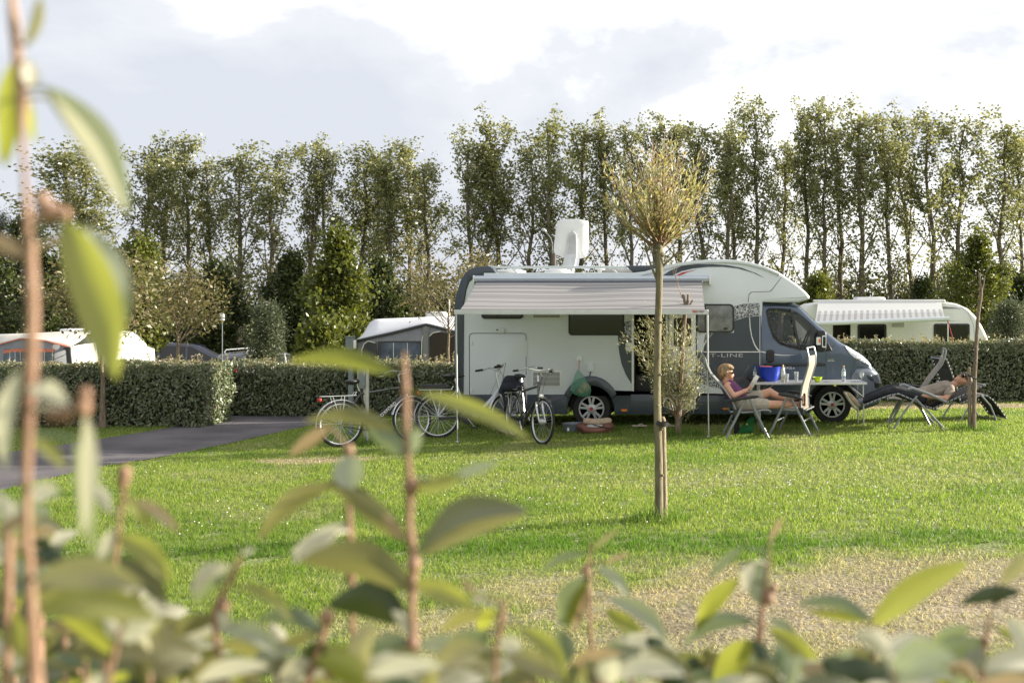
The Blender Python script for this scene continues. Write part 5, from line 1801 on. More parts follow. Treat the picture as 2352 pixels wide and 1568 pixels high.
def tent_left():
    Y = 24.2
    g = float(gz(-14, Y)) - .1
    t = thing('awning_tent', 'cream awning tent with coral trim behind the left hedge', 'tent', (vx(80, Y), Y, g))
    ev = [(-120, 822), (-40, 800), (0, 788), (48, 775), (105, 781), (162.6, 794)]
    bk = [(-80, 780), (-20, 775), (13, 768), (105, 763), (145, 761), (205, 765)]
    ribbon(ev, bk, Y, Y + 2.2, M['creamcanvas'], 'roof', t, 6, .03)
    n = len(ev)
    b = B().add([pt(x, y + 1, Y - .02) for x, y in ev] + [pt(x, y + 3.6, Y - .02) for x, y in ev], [(i, i + 1, n + i + 1, n + i) for i in range(n - 1)])
    build(b, 'roof_trim', M['coral'], t, solid=.01)
    wall_down([(-110, 824), (-40, 804), (0, 792), (48, 779), (105, 785), (160, 797)], Y, g, M['greycanvas'], 'front_wall', t)
    ribbon([(163, 795), (168, 850)], [(220, 786), (228, 840)], Y, Y + 2.2, M['creamcanvas'], 'side_wall', t, 4)
    b = B().prism(P2([(152, 797), (162, 797), (168, 850), (156, 850), (153, 806), (146, 799)], Y), Y - .03, Y - .012)
    build(b, 'corner_panel', M['darkcanvas'], t)
    f = panel('window', [(10, 801), (125, 802), (126, 845), (8, 845)], bpy.data.materials['blueish_film'], t, .02, 0, 0, Y)
    panel('window_trim', [(10, 804), (30, 801), (60, 800), (126, 801), (126, 808), (60, 808), (30, 808), (10, 812)], M['coral'], f, .028, 0, 0, Y)
    b = B()
    for px in (24, 36, 48, 104, 122):
        b.bb(vx(px, Y), vx(px + .8, Y), Y - .03, Y - .025, vz(845, Y), vz(806, Y))
    build(b, 'window_bars', M['whiteplas'], f)
    # window in the side wall, lying along it
    b = B().add([pt(186, 804, Y + .86) - Vector((0, .02, 0)), pt(212, 797, Y + 1.9) - Vector((0, .02, 0)), pt(217, 826, Y + 1.9) - Vector((0, .02, 0)), pt(190, 834, Y + .86) - Vector((0, .02, 0))], [(0, 1, 2, 3)])
    build(b, 'side_window', mat('grey_film', (.34, .31, .29), .3, var=.1), t, solid=.01)
    b = B()
    for a, c in (((166, 793, Y), (188, 840, Y - .8)), ((164, 800, Y), (176, 838, Y - .5))):
        b.tube([pt(*a), pt(*c)], .006, 4)
    build(b, 'guy_rope', M['black'], t)
    Yc = Y + 2.3
    c = thing('caravan', 'cream caravan joined to the coral trimmed tent at far left', 'caravan', (vx(100, Yc), Yc + 1, g))
    b = B().prism(P2([(-150, 850), (-150, 790), (-120, 772), (20, 767), (150, 763), (198, 763.5), (215, 768), (228, 782), (240, 802), (257, 808), (260, 850)], Yc), Yc, Yc + 2.1, .08)
    build(b, 'body_shell', M['cream'], c)
    for x0, x1, ya in ((108, 140, 756), (150, 180, 757.5)):
        b = B().bb(vx(x0, Yc), vx(x1, Yc), Yc + .5, Yc + 1.0, vz(764, Yc), vz(ya, Yc))
        build(b, 'roof_vent', M['whiteplas'], c, bevel=.03)
    b = B().tube([(vx(231, Yc), Yc - .03, vz(790, Yc)), (vx(243, Yc), Yc - .03, vz(813, Yc)), (vx(249, Yc), Yc - .03, vz(813, Yc))], .025, 6)
    build(b, 'grab_rail', M['black'], c)


tent_left()

# ================================================================== parked cars


def car(name, label, px, Y, yaw, Lc, hgt, paint, rails, wag):
    x = vx(px, Y)
    t = thing(name, label, 'car', (x, Y, float(gz(x, Y))), R(yaw), 'cars parked behind the lane hedge', local=True)
    a, z = Lc / 2, .92
    body = [(-a, .35), (-a - .02, .6), (-a + .06, z), (a * .35, z), (a * .72, .86), (a * .96, .68), (a, .5), (a - .03, .3), (a * .78, .28)] + \
           [(a * .60 + .34 * math.cos(R(w)), .30 + .34 * math.sin(R(w))) for w in range(0, 181, 20)] + [(-a * .55 + .34 * math.cos(R(w)), .30 + .34 * math.sin(R(w))) for w in range(0, 181, 20)] + [(-a * .9, .28)]
    build(B().prism(body, -.88, .88, .10), 'body', paint, t)
    tp = lambda zz: 1 - .20 * (zz - z) / (hgt - z)
    if wag == 'mpv': gh = [(-a + .05, z - .02), (-a + .22, hgt - .12), (-a + .42, hgt - .03), (-a + 1.4, hgt), (a * .02, hgt - .06), (a * .12, hgt - .12), (a * .60, z - .02)]
    else: gh = [(-a + .06, z - .02), (-a + .35, hgt - .12), (-a + .55, hgt - .03), (-a + 1.3, hgt), (-.15, hgt - .04), (.05, hgt - .1), (a * .48, z - .02)]
    b = B().prism(gh, -.83, .83, .05)
    b.v = [(p[0], p[1] * tp(max(z, p[2])), p[2]) for p in b.v]
    build(b, 'cabin', paint, t)
    gx = lambda f: [(p[0] * .93 + f, z + .04 + (p[1] - z) * .80) for p in gh[0:2]]
    side = [(-a + .28, z + .05), (-a + .42, hgt - .16), (-a + 1.4, hgt - .10), (a * .0, hgt - .14), (a * .44, z + .05)]
    for s in (-1, 1):
        b = B().prism(side, .80, .845)
        b.v = [(p[0], s * p[1] * tp(p[2]), p[2]) for p in b.v]
        w = build(b, 'side_window', M['glass'], t)
        b = B()
        for xx in (-a + 1.25, -.15):
            b.prism([(xx - .03, z + .05), (xx - .03, hgt - .10), (xx + .03, hgt - .10), (xx + .03, z + .05)], .80, .85)
        b.v = [(p[0], s * p[1] * tp(p[2]), p[2]) for p in b.v]
        build(b, 'pillar', paint, w)
        if rails:
            yy = s * .60
            b = B().tube([(-a + .55, yy, hgt - .04), (-a + .62, yy, hgt + .06), (-a + 1.5, yy, hgt + .09), (-.25, yy, hgt + .06), (-.15, yy, hgt - .04)], .022, 6)
            build(b, 'roof_rail', M['alu'], t)
    def screen(nm, p, q, w0, w1, off):
        d = Vector((q[0] - p[0], 0, q[1] - p[1])); nn = Vector((-d.z, 0, d.x)).normalized() * off
        A = Vector((p[0], 0, p[1])) + d * .1 + nn; C = Vector((p[0], 0, p[1])) + d * .92 + nn
        b = B().add([A + Vector((0, -w0, 0)), A + Vector((0, w0, 0)), C + Vector((0, w1, 0)), C + Vector((0, -w1, 0))], [(0, 1, 2, 3)])
        return build(b, nm, M['glass'], t, solid=.008)
    screen('windscreen', gh[-1], gh[-2], .74, .62, -.012)
    screen('rear_window', gh[0], gh[1], .72, .62, .012)
    for s in (-1, 1):
        b = B().box((-a + .02, s * .74, .82), (.08, .16, .30)); build(b, 'tail_light', M['red'], t, bevel=.03)
        b = B().ell((a * .95, s * .66, .66), (.10, .18, .09)); build(b, 'headlight', bpy.data.materials['headlight_lens'], t)
        b = B().ell((a * .42, s * .98, .98), (.06, .11, .08)); build(b, 'wing_mirror', paint, t)
        for xx in (a * .60, -a * .55):
            road_wheel(t, xx, .30, s * .78, .30, hub=False, face=s)
    return t


car('minivan', 'dark blue minivan parked behind the lane hedge, beside the small cherry tree', 445, 41, 18, 4.7, 1.70, mat('navy_paint', (.012, .016, .035), .25, coat=.8), False, 'mpv')
car('estate_car', 'grey estate car with silver roof rails right of the dark minivan', 632, 40, 60, 4.5, 1.44, mat('dark_grey_paint', (.06, .065, .075), .28, metal=.3, coat=.8), True, 'estate')

# ================================================================== posts, lamp


def posts():
    M['postgrey'] = mat('grey_green_post', (.16, .185, .19), .55, var=.08)
    Y = 16.9
    x = vx(806, Y)
    t = thing('hookup_post', 'tall grey hookup post with a square head, behind the black bicycle', 'post', (x, Y, float(gz(x, Y))))
    b = B().bb(vx(801, Y), vx(811, Y), Y - .035, Y + .035, float(gz(x, Y)), vz(800, Y))
    build(b, 'pole', M['postgrey'], t, bevel=.006)
    b = B().bb(vx(796.5, Y), vx(813, Y), Y - .07, Y + .06, vz(805, Y), vz(774, Y))
    hd = build(b, 'head', M['postgrey'], t, bevel=.008)
    b = B().bb(vx(795.5, Y), vx(814, Y), Y - .08, Y + .07, vz(774, Y), vz(772, Y)); build(b, 'cap', M['postgrey'], hd)
    b = B().bb(vx(813, Y), vx(818, Y), Y - .05, Y + .02, vz(801, Y), vz(781, Y)); build(b, 'lamp', M['whiteplas'], hd, bevel=.01)
    g = gp(840, 1021)
    Y = g.y
    t = thing('meter_post', 'short pale post with a grey meter box, in front of the black bicycle', 'post', g)
    b = B().bb(vx(840.5, Y), vx(846.5, Y), Y - .02, Y + .03, g.z, vz(838, Y))
    b.bb(vx(835, Y), vx(840.5, Y), Y - .01, Y + .03, g.z, vz(890, Y))
    build(b, 'pole', mat('pale_post', (.42, .42, .38), .7, var=.12), t, bevel=.004)
    b = B().bb(vx(825.5, Y), vx(840, Y), Y - .05, Y + .06, vz(892, Y), vz(840, Y)); bx = build(b, 'meter_box', M['postgrey'], t, bevel=.006)
    b = B().bb(vx(827.5, Y), vx(838, Y), Y - .054, Y - .05, vz(888, Y), vz(844, Y)); build(b, 'box_lid', M['postgrey'], bx, bevel=.002)
    b = B().bb(vx(822, Y), vx(825.5, Y), Y - .03, Y + .03, vz(880, Y), vz(848, Y)); build(b, 'box_side', mat('yellowish_plastic', (.42, .42, .28), .6), bx, bevel=.004)
    Y = 33.0
    x = vx(1272, Y)
    t = thing('street_lamp', 'slender street lamp with curved arm behind the satellite dish', 'street lamp', (x, Y, float(gz(x, Y))))
    b = B().tube([(x, Y, float(gz(x, Y))), (x, Y, vz(555, Y))], .075, 10); build(b, 'pole', mat('brown_pole', (.10, .085, .07), .8), t)
    b = B().tube([pt(1269, 582, Y - .1), pt(1268.5, 560, Y - .1), pt(1265, 547, Y - .1), pt(1258, 538, Y - .1), pt(1252, 533, Y - .1)], .016, 8)
    b.bb(vx(1266, Y), vx(1274, Y), Y - .13, Y - .07, vz(564, Y), vz(562, Y)); b.bb(vx(1266, Y), vx(1274, Y), Y - .13, Y - .07, vz(578, Y), vz(576, Y))
    build(b, 'arm', M['postgrey'], t)
    c = pt(1249, 529, Y - .1)
    b = B().ell(c, (.09, .08, .06), 14, 9, Matrix.Rotation(R(28), 3, 'Y')); lh = build(b, 'lamp_head', M['silver'], t)
    b = B().ell(c + Vector((-.012, 0, -.035)), (.07, .065, .036), 12, 8, Matrix.Rotation(R(28), 3, 'Y')); build(b, 'lamp_glass', M['glass'], lh)
    Y = 27.0
    x = vx(520, Y)
    t = thing('sign_pole', 'thin pole with a small white box beside the big hanging leaf', 'pole', (x, Y, float(gz(x, Y))))
    b = B().tube([(vx(510.5, Y), Y, float(gz(x, Y))), (vx(510.5, Y), Y, vz(735, Y))], .011, 6); build(b, 'pole', M['postgrey'], t)
    b = B().bb(vx(506, Y), vx(514.5, Y), Y - .04, Y + .04, vz(736, Y), vz(719, Y)); bx = build(b, 'box', M['whiteplas'], t, bevel=.01)


posts()
# ================================================================== bicycles
M['bikeblack'] = mat('black_bike_paint', (.014, .014, .016), .3, coat=.6, var=.1)
M['bikesilver'] = mat('silver_bike_paint', (.48, .50, .53), .3, metal=.4, coat=.5, var=.05)
M['bikedark'] = mat('dark_olive_bike_paint', (.035, .037, .030), .3, coat=.6, var=.1)


def bicycle(label, loc, rotz, frame_m, kind, steer=0.0, rack=True, battery=False, brand=None, roll=0.0):
    t = thing('bicycle', label, 'bicycle', loc, rotz, 'bicycles parked beside the motorhome', local=True)
    t.rotation_euler.x = roll
    RW, WB = .335, 1.08
    q0, q1 = Vector((.955, 0, .60)), Vector((.895, 0, .90))
    rot = Matrix.Rotation(steer, 3, (q1 - q0).normalized())
    fr = lambda p: rot @ (Vector(p) - q0) + q0

    def wheel(cx, front):
        tf = fr if front else (lambda p: Vector(p))
        def put(b): b.v = [tuple(tf(p)) for p in b.v]; return b
        ring = lambda r, a, n=44: [((a + r * math.cos(w)), 0, RW + r * math.sin(w)) for w in np.linspace(0, 2 * math.pi, n + 1)]
        b = B(); b.tube(ring(RW - .019, cx), .019, 7, False)
        w = build(put(b), 'wheel', M['rubber'], t)
        b = B(); b.tube(ring(RW - .047, cx), .012, 6, False)
        build(put(b), 'rim', M['alu'], w)
        b = B()
        for k in range(28):
            a = 2 * math.pi * k / 28; s = 1 if k % 2 else -1
            h = a + s * .5
            b.tube([(cx + .022 * math.cos(h), s * .028, RW + .022 * math.sin(h)), (cx + (RW - .052) * math.cos(a), 0, RW + (RW - .052) * math.sin(a))], .0016, 3, False)
        build(put(b), 'spokes', M['alu'], w)
        hr = .045 if (battery or kind == 'town') and front else .024
        b = B(); b.lathe([(.012, -.06), (hr * .8, -.035), (hr, -.03), (hr, .03), (hr * .8, .035), (.012, .06)], (cx, 0, RW), 'Y', 16)
        build(put(b), 'hub', M['silver'], w)
        b = B()
        a0, a1 = (R(55), R(165)) if front else (R(20), R(185))
        pts = []
        for w_ in np.linspace(a0, a1, 16):
            pts.append((cx + (RW + .022) * math.cos(w_), 0, RW + (RW + .022) * math.sin(w_)))
        vs, fs = [], []
        for p in pts:
            d = Vector((p[0] - cx, 0, p[2] - RW)).normalized()
            for yy, rr in ((-.028, -.012), (-.018, 0), (.018, 0), (.028, -.012)):
                vs.append((p[0] + d.x * rr, yy, p[2] + d.z * rr))
        for i in range(len(pts) - 1):
            for k in range(3):
                fs.append((i * 4 + k, i * 4 + k + 1, i * 4 + k + 5, i * 4 + k + 4))
        b.add(vs, fs)
        for w_ in (a1 - .15, a1 - .8):
            for s in (-1, 1):
                b.tube([(cx + (RW + .02) * math.cos(w_), s * .028, RW + (RW + .02) * math.sin(w_)), (cx, s * .05, RW)], .003, 4, False)
        build(put(b), 'mudguard', M['alu'] if kind != 'town' else M['bikedark'], t)

    wheel(0, False); wheel(WB, True)
    bb_ = (.44, 0, .29); st = (.285, 0, .80)
    b = B()
    b.tube([bb_, st], .017, 8)
    b.tube([tuple(q0 + Vector((.003, 0, -.02))), tuple(q1)], .022, 8)
    if kind == 'step':
        b.tube([(.93, 0, .72), (.80, 0, .56), (.60, 0, .36), bb_], .032, 9)
    elif kind == 'town':
        b.tube([(.93, 0, .70), bb_], .026, 9); b.tube([(.91, 0, .84), (.315, 0, .72)], .020, 8)
    else:
        b.tube([(.935, 0, .69), bb_], .027, 9); b.tube([(.91, 0, .82), (.305, 0, .755)], .019, 8)
    for s in (-1, 1):
        b.tube([(.40, s * .03, .295), (0, s * .055, RW)], .010, 6)
        b.tube([(.30, s * .02, .76), (0, s * .055, RW)], .008, 6)
    frm = build(b, 'frame', frame_m, t)
    if brand:
        a = math.atan2(.69 - .29, .935 - .44)
        text(brand, 'lettering', M['whiteplas'], t, (.60, -.030, .395), .30, .050, bold=.015, rot=(R(90), -a, 0), label='white OXFORD lettering')
    b = B()
    for s in (-1, 1):
        b.tube([fr((.95, s * .045, .60)), fr((.965, s * .05, .55)), fr((1.0, s * .05, .47)), fr((WB, s * .05, RW))], (.016, .016, .014, .010), 7)
    b.tube([fr((.95, -.05, .60)), fr((.95, .05, .60))], .02, 7)
    build(b, 'fork', frame_m if kind != 'town' else M['alu'], t)
    b = B()
    b.tube([fr(tuple(q1)), fr((.875, 0, 1.0))], .014, 8)
    b.tube([fr((.875, 0, 1.0)), fr((.95, 0, 1.06))], .016, 8)
    bar = [(.70, -.30, 1.04), (.80, -.285, 1.055), (.90, -.2, 1.09), (.95, -.07, 1.065), (.95, .07, 1.065), (.90, .2, 1.09), (.80, .285, 1.055), (.70, .30, 1.04)]
    b.tube([fr(p) for p in bar], .011, 8)
    hb = build(b, 'handlebar', M['alu'] if kind != 'men' else M['silver'], t)
    for s in (-1, 1):
        b = B().tube([fr((.69, s * .30, 1.04)), fr((.81, s * .285, 1.057))], .017, 8); build(b, 'grip', M['black'], hb)
        b = B().tube([fr((.83, s * .27, 1.05)), fr((.80, s * .30, 1.02)), fr((.74, s * .32, 1.01))], .006, 5); build(b, 'brake_lever', M['alu'], hb)
    b = B()
    b.tube([fr((.84, -.26, 1.07)), fr((.99, -.12, 1.13)), fr((1.02, 0, .98)), fr((.96, -.03, .70))], .003, 4, False)
    b.tube([fr((.84, .26, 1.07)), fr((1.0, .16, 1.10)), fr((1.03, .04, .94)), fr((.93, .03, .60))], .003, 4, False)
    b.tube([fr((.86, .22, 1.08)), fr((.97, .02, 1.0)), (.80, .02, .66), (.45, .02, .32)], .003, 4, False)
    build(b, 'brake_cable', M['black'], hb)
    if kind != 'men':
        b = B().box(fr((.93, 0, 1.10)), (.05, .07, .03)); build(b, 'display', M['black'], hb, bevel=.006)
    b = B().tube([st, (.255, 0, .91)], .013, 8); sp = build(b, 'seat_post', M['alu'], t)
    b = B()
    b.ell((.17, 0, .945), (.10, .085, .032), 14, 8); b.ell((.27, 0, .945), (.14, .035, .028), 12, 8); b.ell((.18, 0, .915), (.09, .07, .022), 12, 6)
    sa = blob(b, 'saddle', M['black'], t, .008, 3)
    b = B()
    for s in (-1, 1):
        b.tube([(.22, s * .07, .74), (-.27, s * .07, .745)], .0065, 6)
        b.tube([(-.12, s * .07, .74), (0, s * .06, .35)], .006, 5); b.tube([(.05, s * .07, .74), (0, s * .06, .35)], .006, 5)
    for x in (.15, .0, -.14, -.27):
        b.tube([(x, -.07, .742), (x, .07, .742)], .006, 5)
    b.tube([(.20, -.05, .745), (.23, -.05, .79), (.23, .05, .79), (.20, .05, .745)], .006, 5)
    rk = build(b, 'rack', M['alu'], t)
    b = B().box((-.29, 0, .70), (.04, .09, .05)); build(b, 'rear_light', M['red'], t, bevel=.01)
    if battery:
        b = B().box((-.03, 0, .79), (.40, .11, .075)); bt = build(b, 'battery', M['black'], t, bevel=.015)
    b = B()
    b.lathe([(.02, -.008), (.085, -.006), (.09, 0), (.085, .006), (.02, .008)], (.44, -.05, .29), 'Y', 22)
    if kind != 'men': b.box((.24, -.055, .305), (.46, .02, .05)); 
    else: b.tube([(.44, -.05, .375), (0, -.05, .365)], .005, 4); b.tube([(.44, -.05, .205), (.02, -.05, .30)], .005, 4)
    build(b, 'chain_guard', M['black'], t)
    b = B().tube([(.44, -.075, .29), (.54, -.085, .16)], .010, 6); b.tube([(.44, .075, .29), (.34, .085, .42)], .010, 6)
    cr = build(b, 'crank', M['alu'], t)
    for p in ((.54, -.13, .155), (.34, .13, .425)):
        b = B().box(p, (.08, .08, .02)); build(b, 'pedal', M['black'], cr, bevel=.004)
    b = B().tube([(.05, .07, .29), (-.06, .16, .02)], .008, 6); build(b, 'kickstand', M['silver'], t)
    b = B().lathe([(.002, -.04), (.028, -.03), (.038, .0), (.038, .015), (.001, .018)], fr((1.0, 0, .69)), 'X', 16); hl = build(b, 'headlight', M['chrome'], t)
    return t


def bikes():
    g = gp(783, 1027); g.z += .0
    bicycle('black bicycle with white frame lettering, leaning by the meter post', g, R(36), M['bikeblack'], 'men', R(12), brand='OXFORD', roll=R(-4))
    bicycle('silver step through electric bicycle with rear battery, next to the motorhome corner', onground((1006 - CX) * 16.4 / F, 16.4), R(17), M['bikesilver'], 'step', R(24), battery=True, roll=R(-4))
    x0 = (1178 - CX) * 16.35 / F
    bicycle('dark bicycle pointing at the camera with swept handlebar, front of the garage door', onground(x0, 16.35), R(-58), M['bikedark'], 'town', R(6), roll=R(-2))
    # jacket thrown over the carrier
    c = pt(1172, 885, 16.3)
    b = B()
    b.cap(pt(1152, 898, 16.35), .05, pt(1168, 874, 16.35), .085); b.cap(pt(1168, 874, 16.35), .085, pt(1188, 872, 16.3), .07); b.cap(pt(1188, 872, 16.3), .06, pt(1196, 890, 16.2), .05)
    b.cap(pt(1160, 890, 16.3), .07, pt(1185, 888, 16.3), .08)
    b.cap(pt(1199, 880, 16.15), .035, pt(1205, 905, 16.12), .04); b.cap(pt(1205, 905, 16.12), .04, pt(1207, 926, 16.12), .02)
    b.cap(pt(1153, 897, 16.3), .03, pt(1162, 935, 16.3), .018)
    o = blob(b, 'jacket', mat('navy_cloth', (.012, .014, .024), .85, var=.25, scale=12, bump=.4, bscale=18), None, .012, 4)
    tag(o, 'dark navy jacket draped over the carrier between the two bicycles', 'jacket')


bikes()

# ================================================================== camping chairs and loungers


def sheet(prof, w, m, name, parent, th=.012, y0=0.0):
    b = B()
    vs, fs = [], []
    n = len(prof)
    for y in (-w / 2, -w / 4, 0, w / 4, w / 2):
        for i, (x, z) in enumerate(prof):
            s = .02 * (1 - (2 * y / w) ** 2)
            a = prof[max(0, i - 1)]; c = prof[min(n - 1, i + 1)]
            tx, tz = c[0] - a[0], c[1] - a[1]; L_ = math.hypot(tx, tz) + 1e-6
            vs.append((x - tz / L_ * s * -1 * (1), y0 + y, z - tx / L_ * s * 1))
    for k in range(4):
        for i in range(n - 1):
            fs.append((k * n + i, k * n + i + 1, (k + 1) * n + i + 1, (k + 1) * n + i))
    return build(b.add(vs, fs), name, m, parent, solid=th)


def camping_chair(label, loc, rotz, recl, fab, group='high backed folding camping chairs'):
    """faces +x; recl in degrees from upright"""
    t = thing('camping_chair', label, 'chair', loc, rotz, group, local=True)
    W = .56
    h = Vector((-.16, 0, .40))
    a = R(recl)
    bk = lambda d, o=0: (h.x - math.sin(a) * d - math.cos(a) * o, h.z + math.cos(a) * d - math.sin(a) * o)
    back = [bk(0), bk(.18, -.025), bk(.34, -.015), bk(.52, .02), bk(.66, .045), bk(.78, .03)]
    top = [bk(.78, .03), bk(.88, .0), bk(.90, -.01)]
    seat = [(-.17, .40), (-.05, .385), (.10, .395), (.24, .42), (.32, .415), (.345, .39)]
    sheet(back, W - .05, fab, 'backrest', t, .016)
    sheet(seat, W - .05, fab, 'seat', t, .016)
    b = B()
    for s in (-1, 1):
        b.tube([(x, s * (W / 2 - .015), z) for x, z in back + top[1:]], .015, 8)
    b.tube([(top[-1][0], y, top[-1][1]) for y in (-(W / 2 - .015), -.12, .12, W / 2 - .015)], .013, 8)
    build(b, 'back_frame', M['tubegrey'], t)
    b = B()
    for s in (-1, 1):
        b.tube([(-.24, s * W / 2, .385)] + [(x, s * W / 2, z - .01) for x, z in seat], .014, 8)
    b.tube([(-.24, -W / 2, .385), (-.24, W / 2, .385)], .012, 6); b.tube([(.34, -W / 2, .38), (.34, W / 2, .38)], .012, 6)
    build(b, 'seat_frame', M['tubegrey'], t)
    ax = bk(.24)
    for s in (-1, 1):
        y = s * (W / 2 + .025)
        b = B().tube([(-.02, y, .575), (-.31, y, .0)], .019, 8, True, .6); build(b, 'leg', M['tubegrey'], t)
        b = B().tube([(.03, y + s * .02, .585), (.31, y + s * .02, .0)], .019, 8, True, .6); build(b, 'leg', M['tubegrey'], t)
        b = B()
        o = [(ax[0] - .02, .545), (ax[0] + .02, .575), (-.05, .605), (.08, .625), (.16, .625), (.175, .605), (.12, .585), (-.05, .565), (ax[0], .53)]
        b.prism([(p[0], p[1]) for p in o], y - .035, y + .035, .012); build(b, 'armrest', M['black'], t)
        b = B().prism([(-.20, .42), (-.12, .42), (-.12, .34), (-.17, .28), (-.21, .34)], y - .012 - s * .02, y + .012 - s * .02, .004); build(b, 'hinge_plate', M['black'], t)
    b = B().tube([(-.20, -.29, .22), (-.20, .29, .22)], .011, 6); b.tube([(.20, -.29, .22), (.20, .29, .22)], .011, 6)
    build(b, 'cross_bar', M['tubegrey'], t)
    return t


def cord_lacing(b, pts, y):
    for (xa, za), (xb, zb) in zip(pts[:-1], pts[1:]):
        n = max(2, int(math.hypot(xb - xa, zb - za) / .055))
        for k in range(n):
            f = (k + .5) / n
            b.box((xa + (xb - xa) * f, y, za + (zb - za) * f), (.012, .045, .038))


def lounger(label, loc, rotz, back, seat, foot, legs, arms, fab, extra=None):
    t = thing('folding_lounger', label, 'lounger', loc, rotz, local=True)
    W = .60
    sheet(back, W - .06, fab, 'backrest', t, .012)
    sheet(seat, W - .06, fab, 'seat', t, .012)
    sheet(foot, W - .06, fab, 'footrest', t, .012)
    rail = foot + seat[1:] if True else seat
    for nm, pr in (('back_frame', back), ('seat_frame', rail)):
        b = B()
        for s in (-1, 1):
            b.tube([(x, s * W / 2, z) for x, z in pr], .014, 8)
        e = pr[-1] if nm == 'back_frame' else pr[0]
        b.tube([(e[0], -W / 2, e[1]), (e[0], W / 2, e[1])], .014, 8)
        build(b, nm, M['tubegrey'], t)
    b = B()
    for s in (-1, 1):
        cord_lacing(b, back, s * (W / 2 - .005)); cord_lacing(b, rail, s * (W / 2 - .005))
    build(b, 'lacing', M['black'], t)
    for l in legs:
        for s in (-1, 1):
            b = B().tube([(x, s * (W / 2 + .035), z) for x, z in l], .016, 8, True, .7); build(b, 'leg', M['tubegrey'], t)
        b = B().tube([(l[-1][0], -(W / 2 + .035), l[-1][1] + .015), (l[-1][0], W / 2 + .035, l[-1][1] + .015)], .012, 6); build(b, 'cross_bar', M['tubegrey'], t)
    for a in arms:
        for s in (-1, 1):
            b = B().tube([(x, s * (W / 2 + .06), z) for x, z in a], .024, 8, True, .8); build(b, 'armrest', M['tubegrey'], t)
    if extra:
        sheet(extra, W - .12, fab, 'head_pillow', t, .03)
    return t


chA = camping_chair('camping chair the reading woman sits in, leaning back under the awning edge', onground((1712 - CX) * 15.95 / F, 15.95), R(3), 31, M['greyfab'])
chB = camping_chair('empty upright camping chair with the woman\'s feet on its seat', onground((1824 - CX) * 16.1 / F, 16.1), R(163), 6, M['tanfab'])
chC = camping_chair('empty tan camping chair with its back to the hedge, behind the sleeping man', onground((2088 - CX) * 17.3 / F, 17.3), R(172), 27, M['tanfab'])

LM = onground((2100 - CX) * 16.75 / F, 16.75)
lounger('reclined lounger the sleeping man lies on, low feet towards the motorhome', LM, 0,
        [(.23, .32), (.45, .42), (.75, .55), (1.01, .675)],
        [(-.30, .544), (-.10, .46), (.08, .36), (.297, .30)],
        [(-.827, .371), (-.60, .46), (-.45, .515), (-.30, .544)],
        [[(-.02, .517), (-.20, .30), (-.39, 0)], [(-.06, .49), (.20, .22), (.40, 0)]],
        [[(-.17, .62), (-.10, .635), (.10, .565), (.28, .49), (.414, .425)]], M['darkfab'])
lounger('empty dark lounger standing upright against the right hedge with headrest up', onground((2210 - CX) * 17.9 / F, 17.9), R(12),
        [(-.17, .30), (-.24, .55), (-.33, .80), (-.42, 1.02)],
        [(.30, .41), (.14, .41), (0, .36), (-.17, .29)],
        [(.64, .04), (.52, .20), (.40, .34), (.30, .41)],
        [[(.10, .40), (-.05, .22), (-.20, 0)], [(.18, .42), (.34, .25), (.45, 0)]],
        [[(-.30, .60), (0, .62), (.24, .585)]], M['darkfab'], [(-.36, .86), (-.39, .94), (-.43, 1.04)])

# ================================================================== table and what stands on it
TY = 17.0
TS = F / TY
tx = lambda px, Y=TY: (px - CX) * Y / F
tz = lambda py, Y=TY: H - (py - HY) * Y / F


def table():
    zt = .70
    y0, y1 = 16.62, 17.33
    x0, x1 = tx(1733), (1991 - CX) * 16.62 / F
    t = thing('folding_table', 'long folding aluminium table with drinks beside the motorhome cab', 'table', ((x0 + x1) / 2, TY, 0))
    b = B().bb(x0, x1, y0, y1, zt - .012, zt); build(b, 'table_top', mat('speckled_top', (.36, .37, .38), .3, var=.15, scale=40), t, bevel=.004)
    b = B()
    for y in (y0, y1 - .02):
        b.bb(x0 - .004, x1 + .004, y - .004, y + .024, zt - .030, zt + .003)
    b.bb(x0 - .008, x0 + .015, y0 + .022, y1 - .018, zt - .030, zt + .003); b.bb(x1 - .015, x1 + .008, y0 + .022, y1 - .018, zt - .030, zt + .003)
    build(b, 'rim', M['alu'], t, bevel=.004)
    xm = tx(1918, 16.62)
    b = B().bb(xm - .02, xm + .02, y0 - .008, y0, zt - .05, zt - .02); build(b, 'hinge', mat('hinge_yellow', (.5, .48, .1), .5), t)
    for x in (x0 + .06, x1 - .05):
        for y in (y0 + .05, y1 - .05):
            b = B().tube([(x, y, zt - .03), (x + .01, y, float(gz(x, y)))], .013, 8); build(b, 'leg', M['alu'], t)
            b = B().tube([(x + (.22 if x < 1 else -.22), y, zt - .03), (x, y, zt - .22)], .008, 6); build(b, 'brace', M['alu'], t)
        b = B().tube([(x, y0 + .05, zt - .16), (x, y1 - .05, zt - .16)], .009, 6); build(b, 'cross_bar', M['alu'], t)
    return zt


ZT = table()


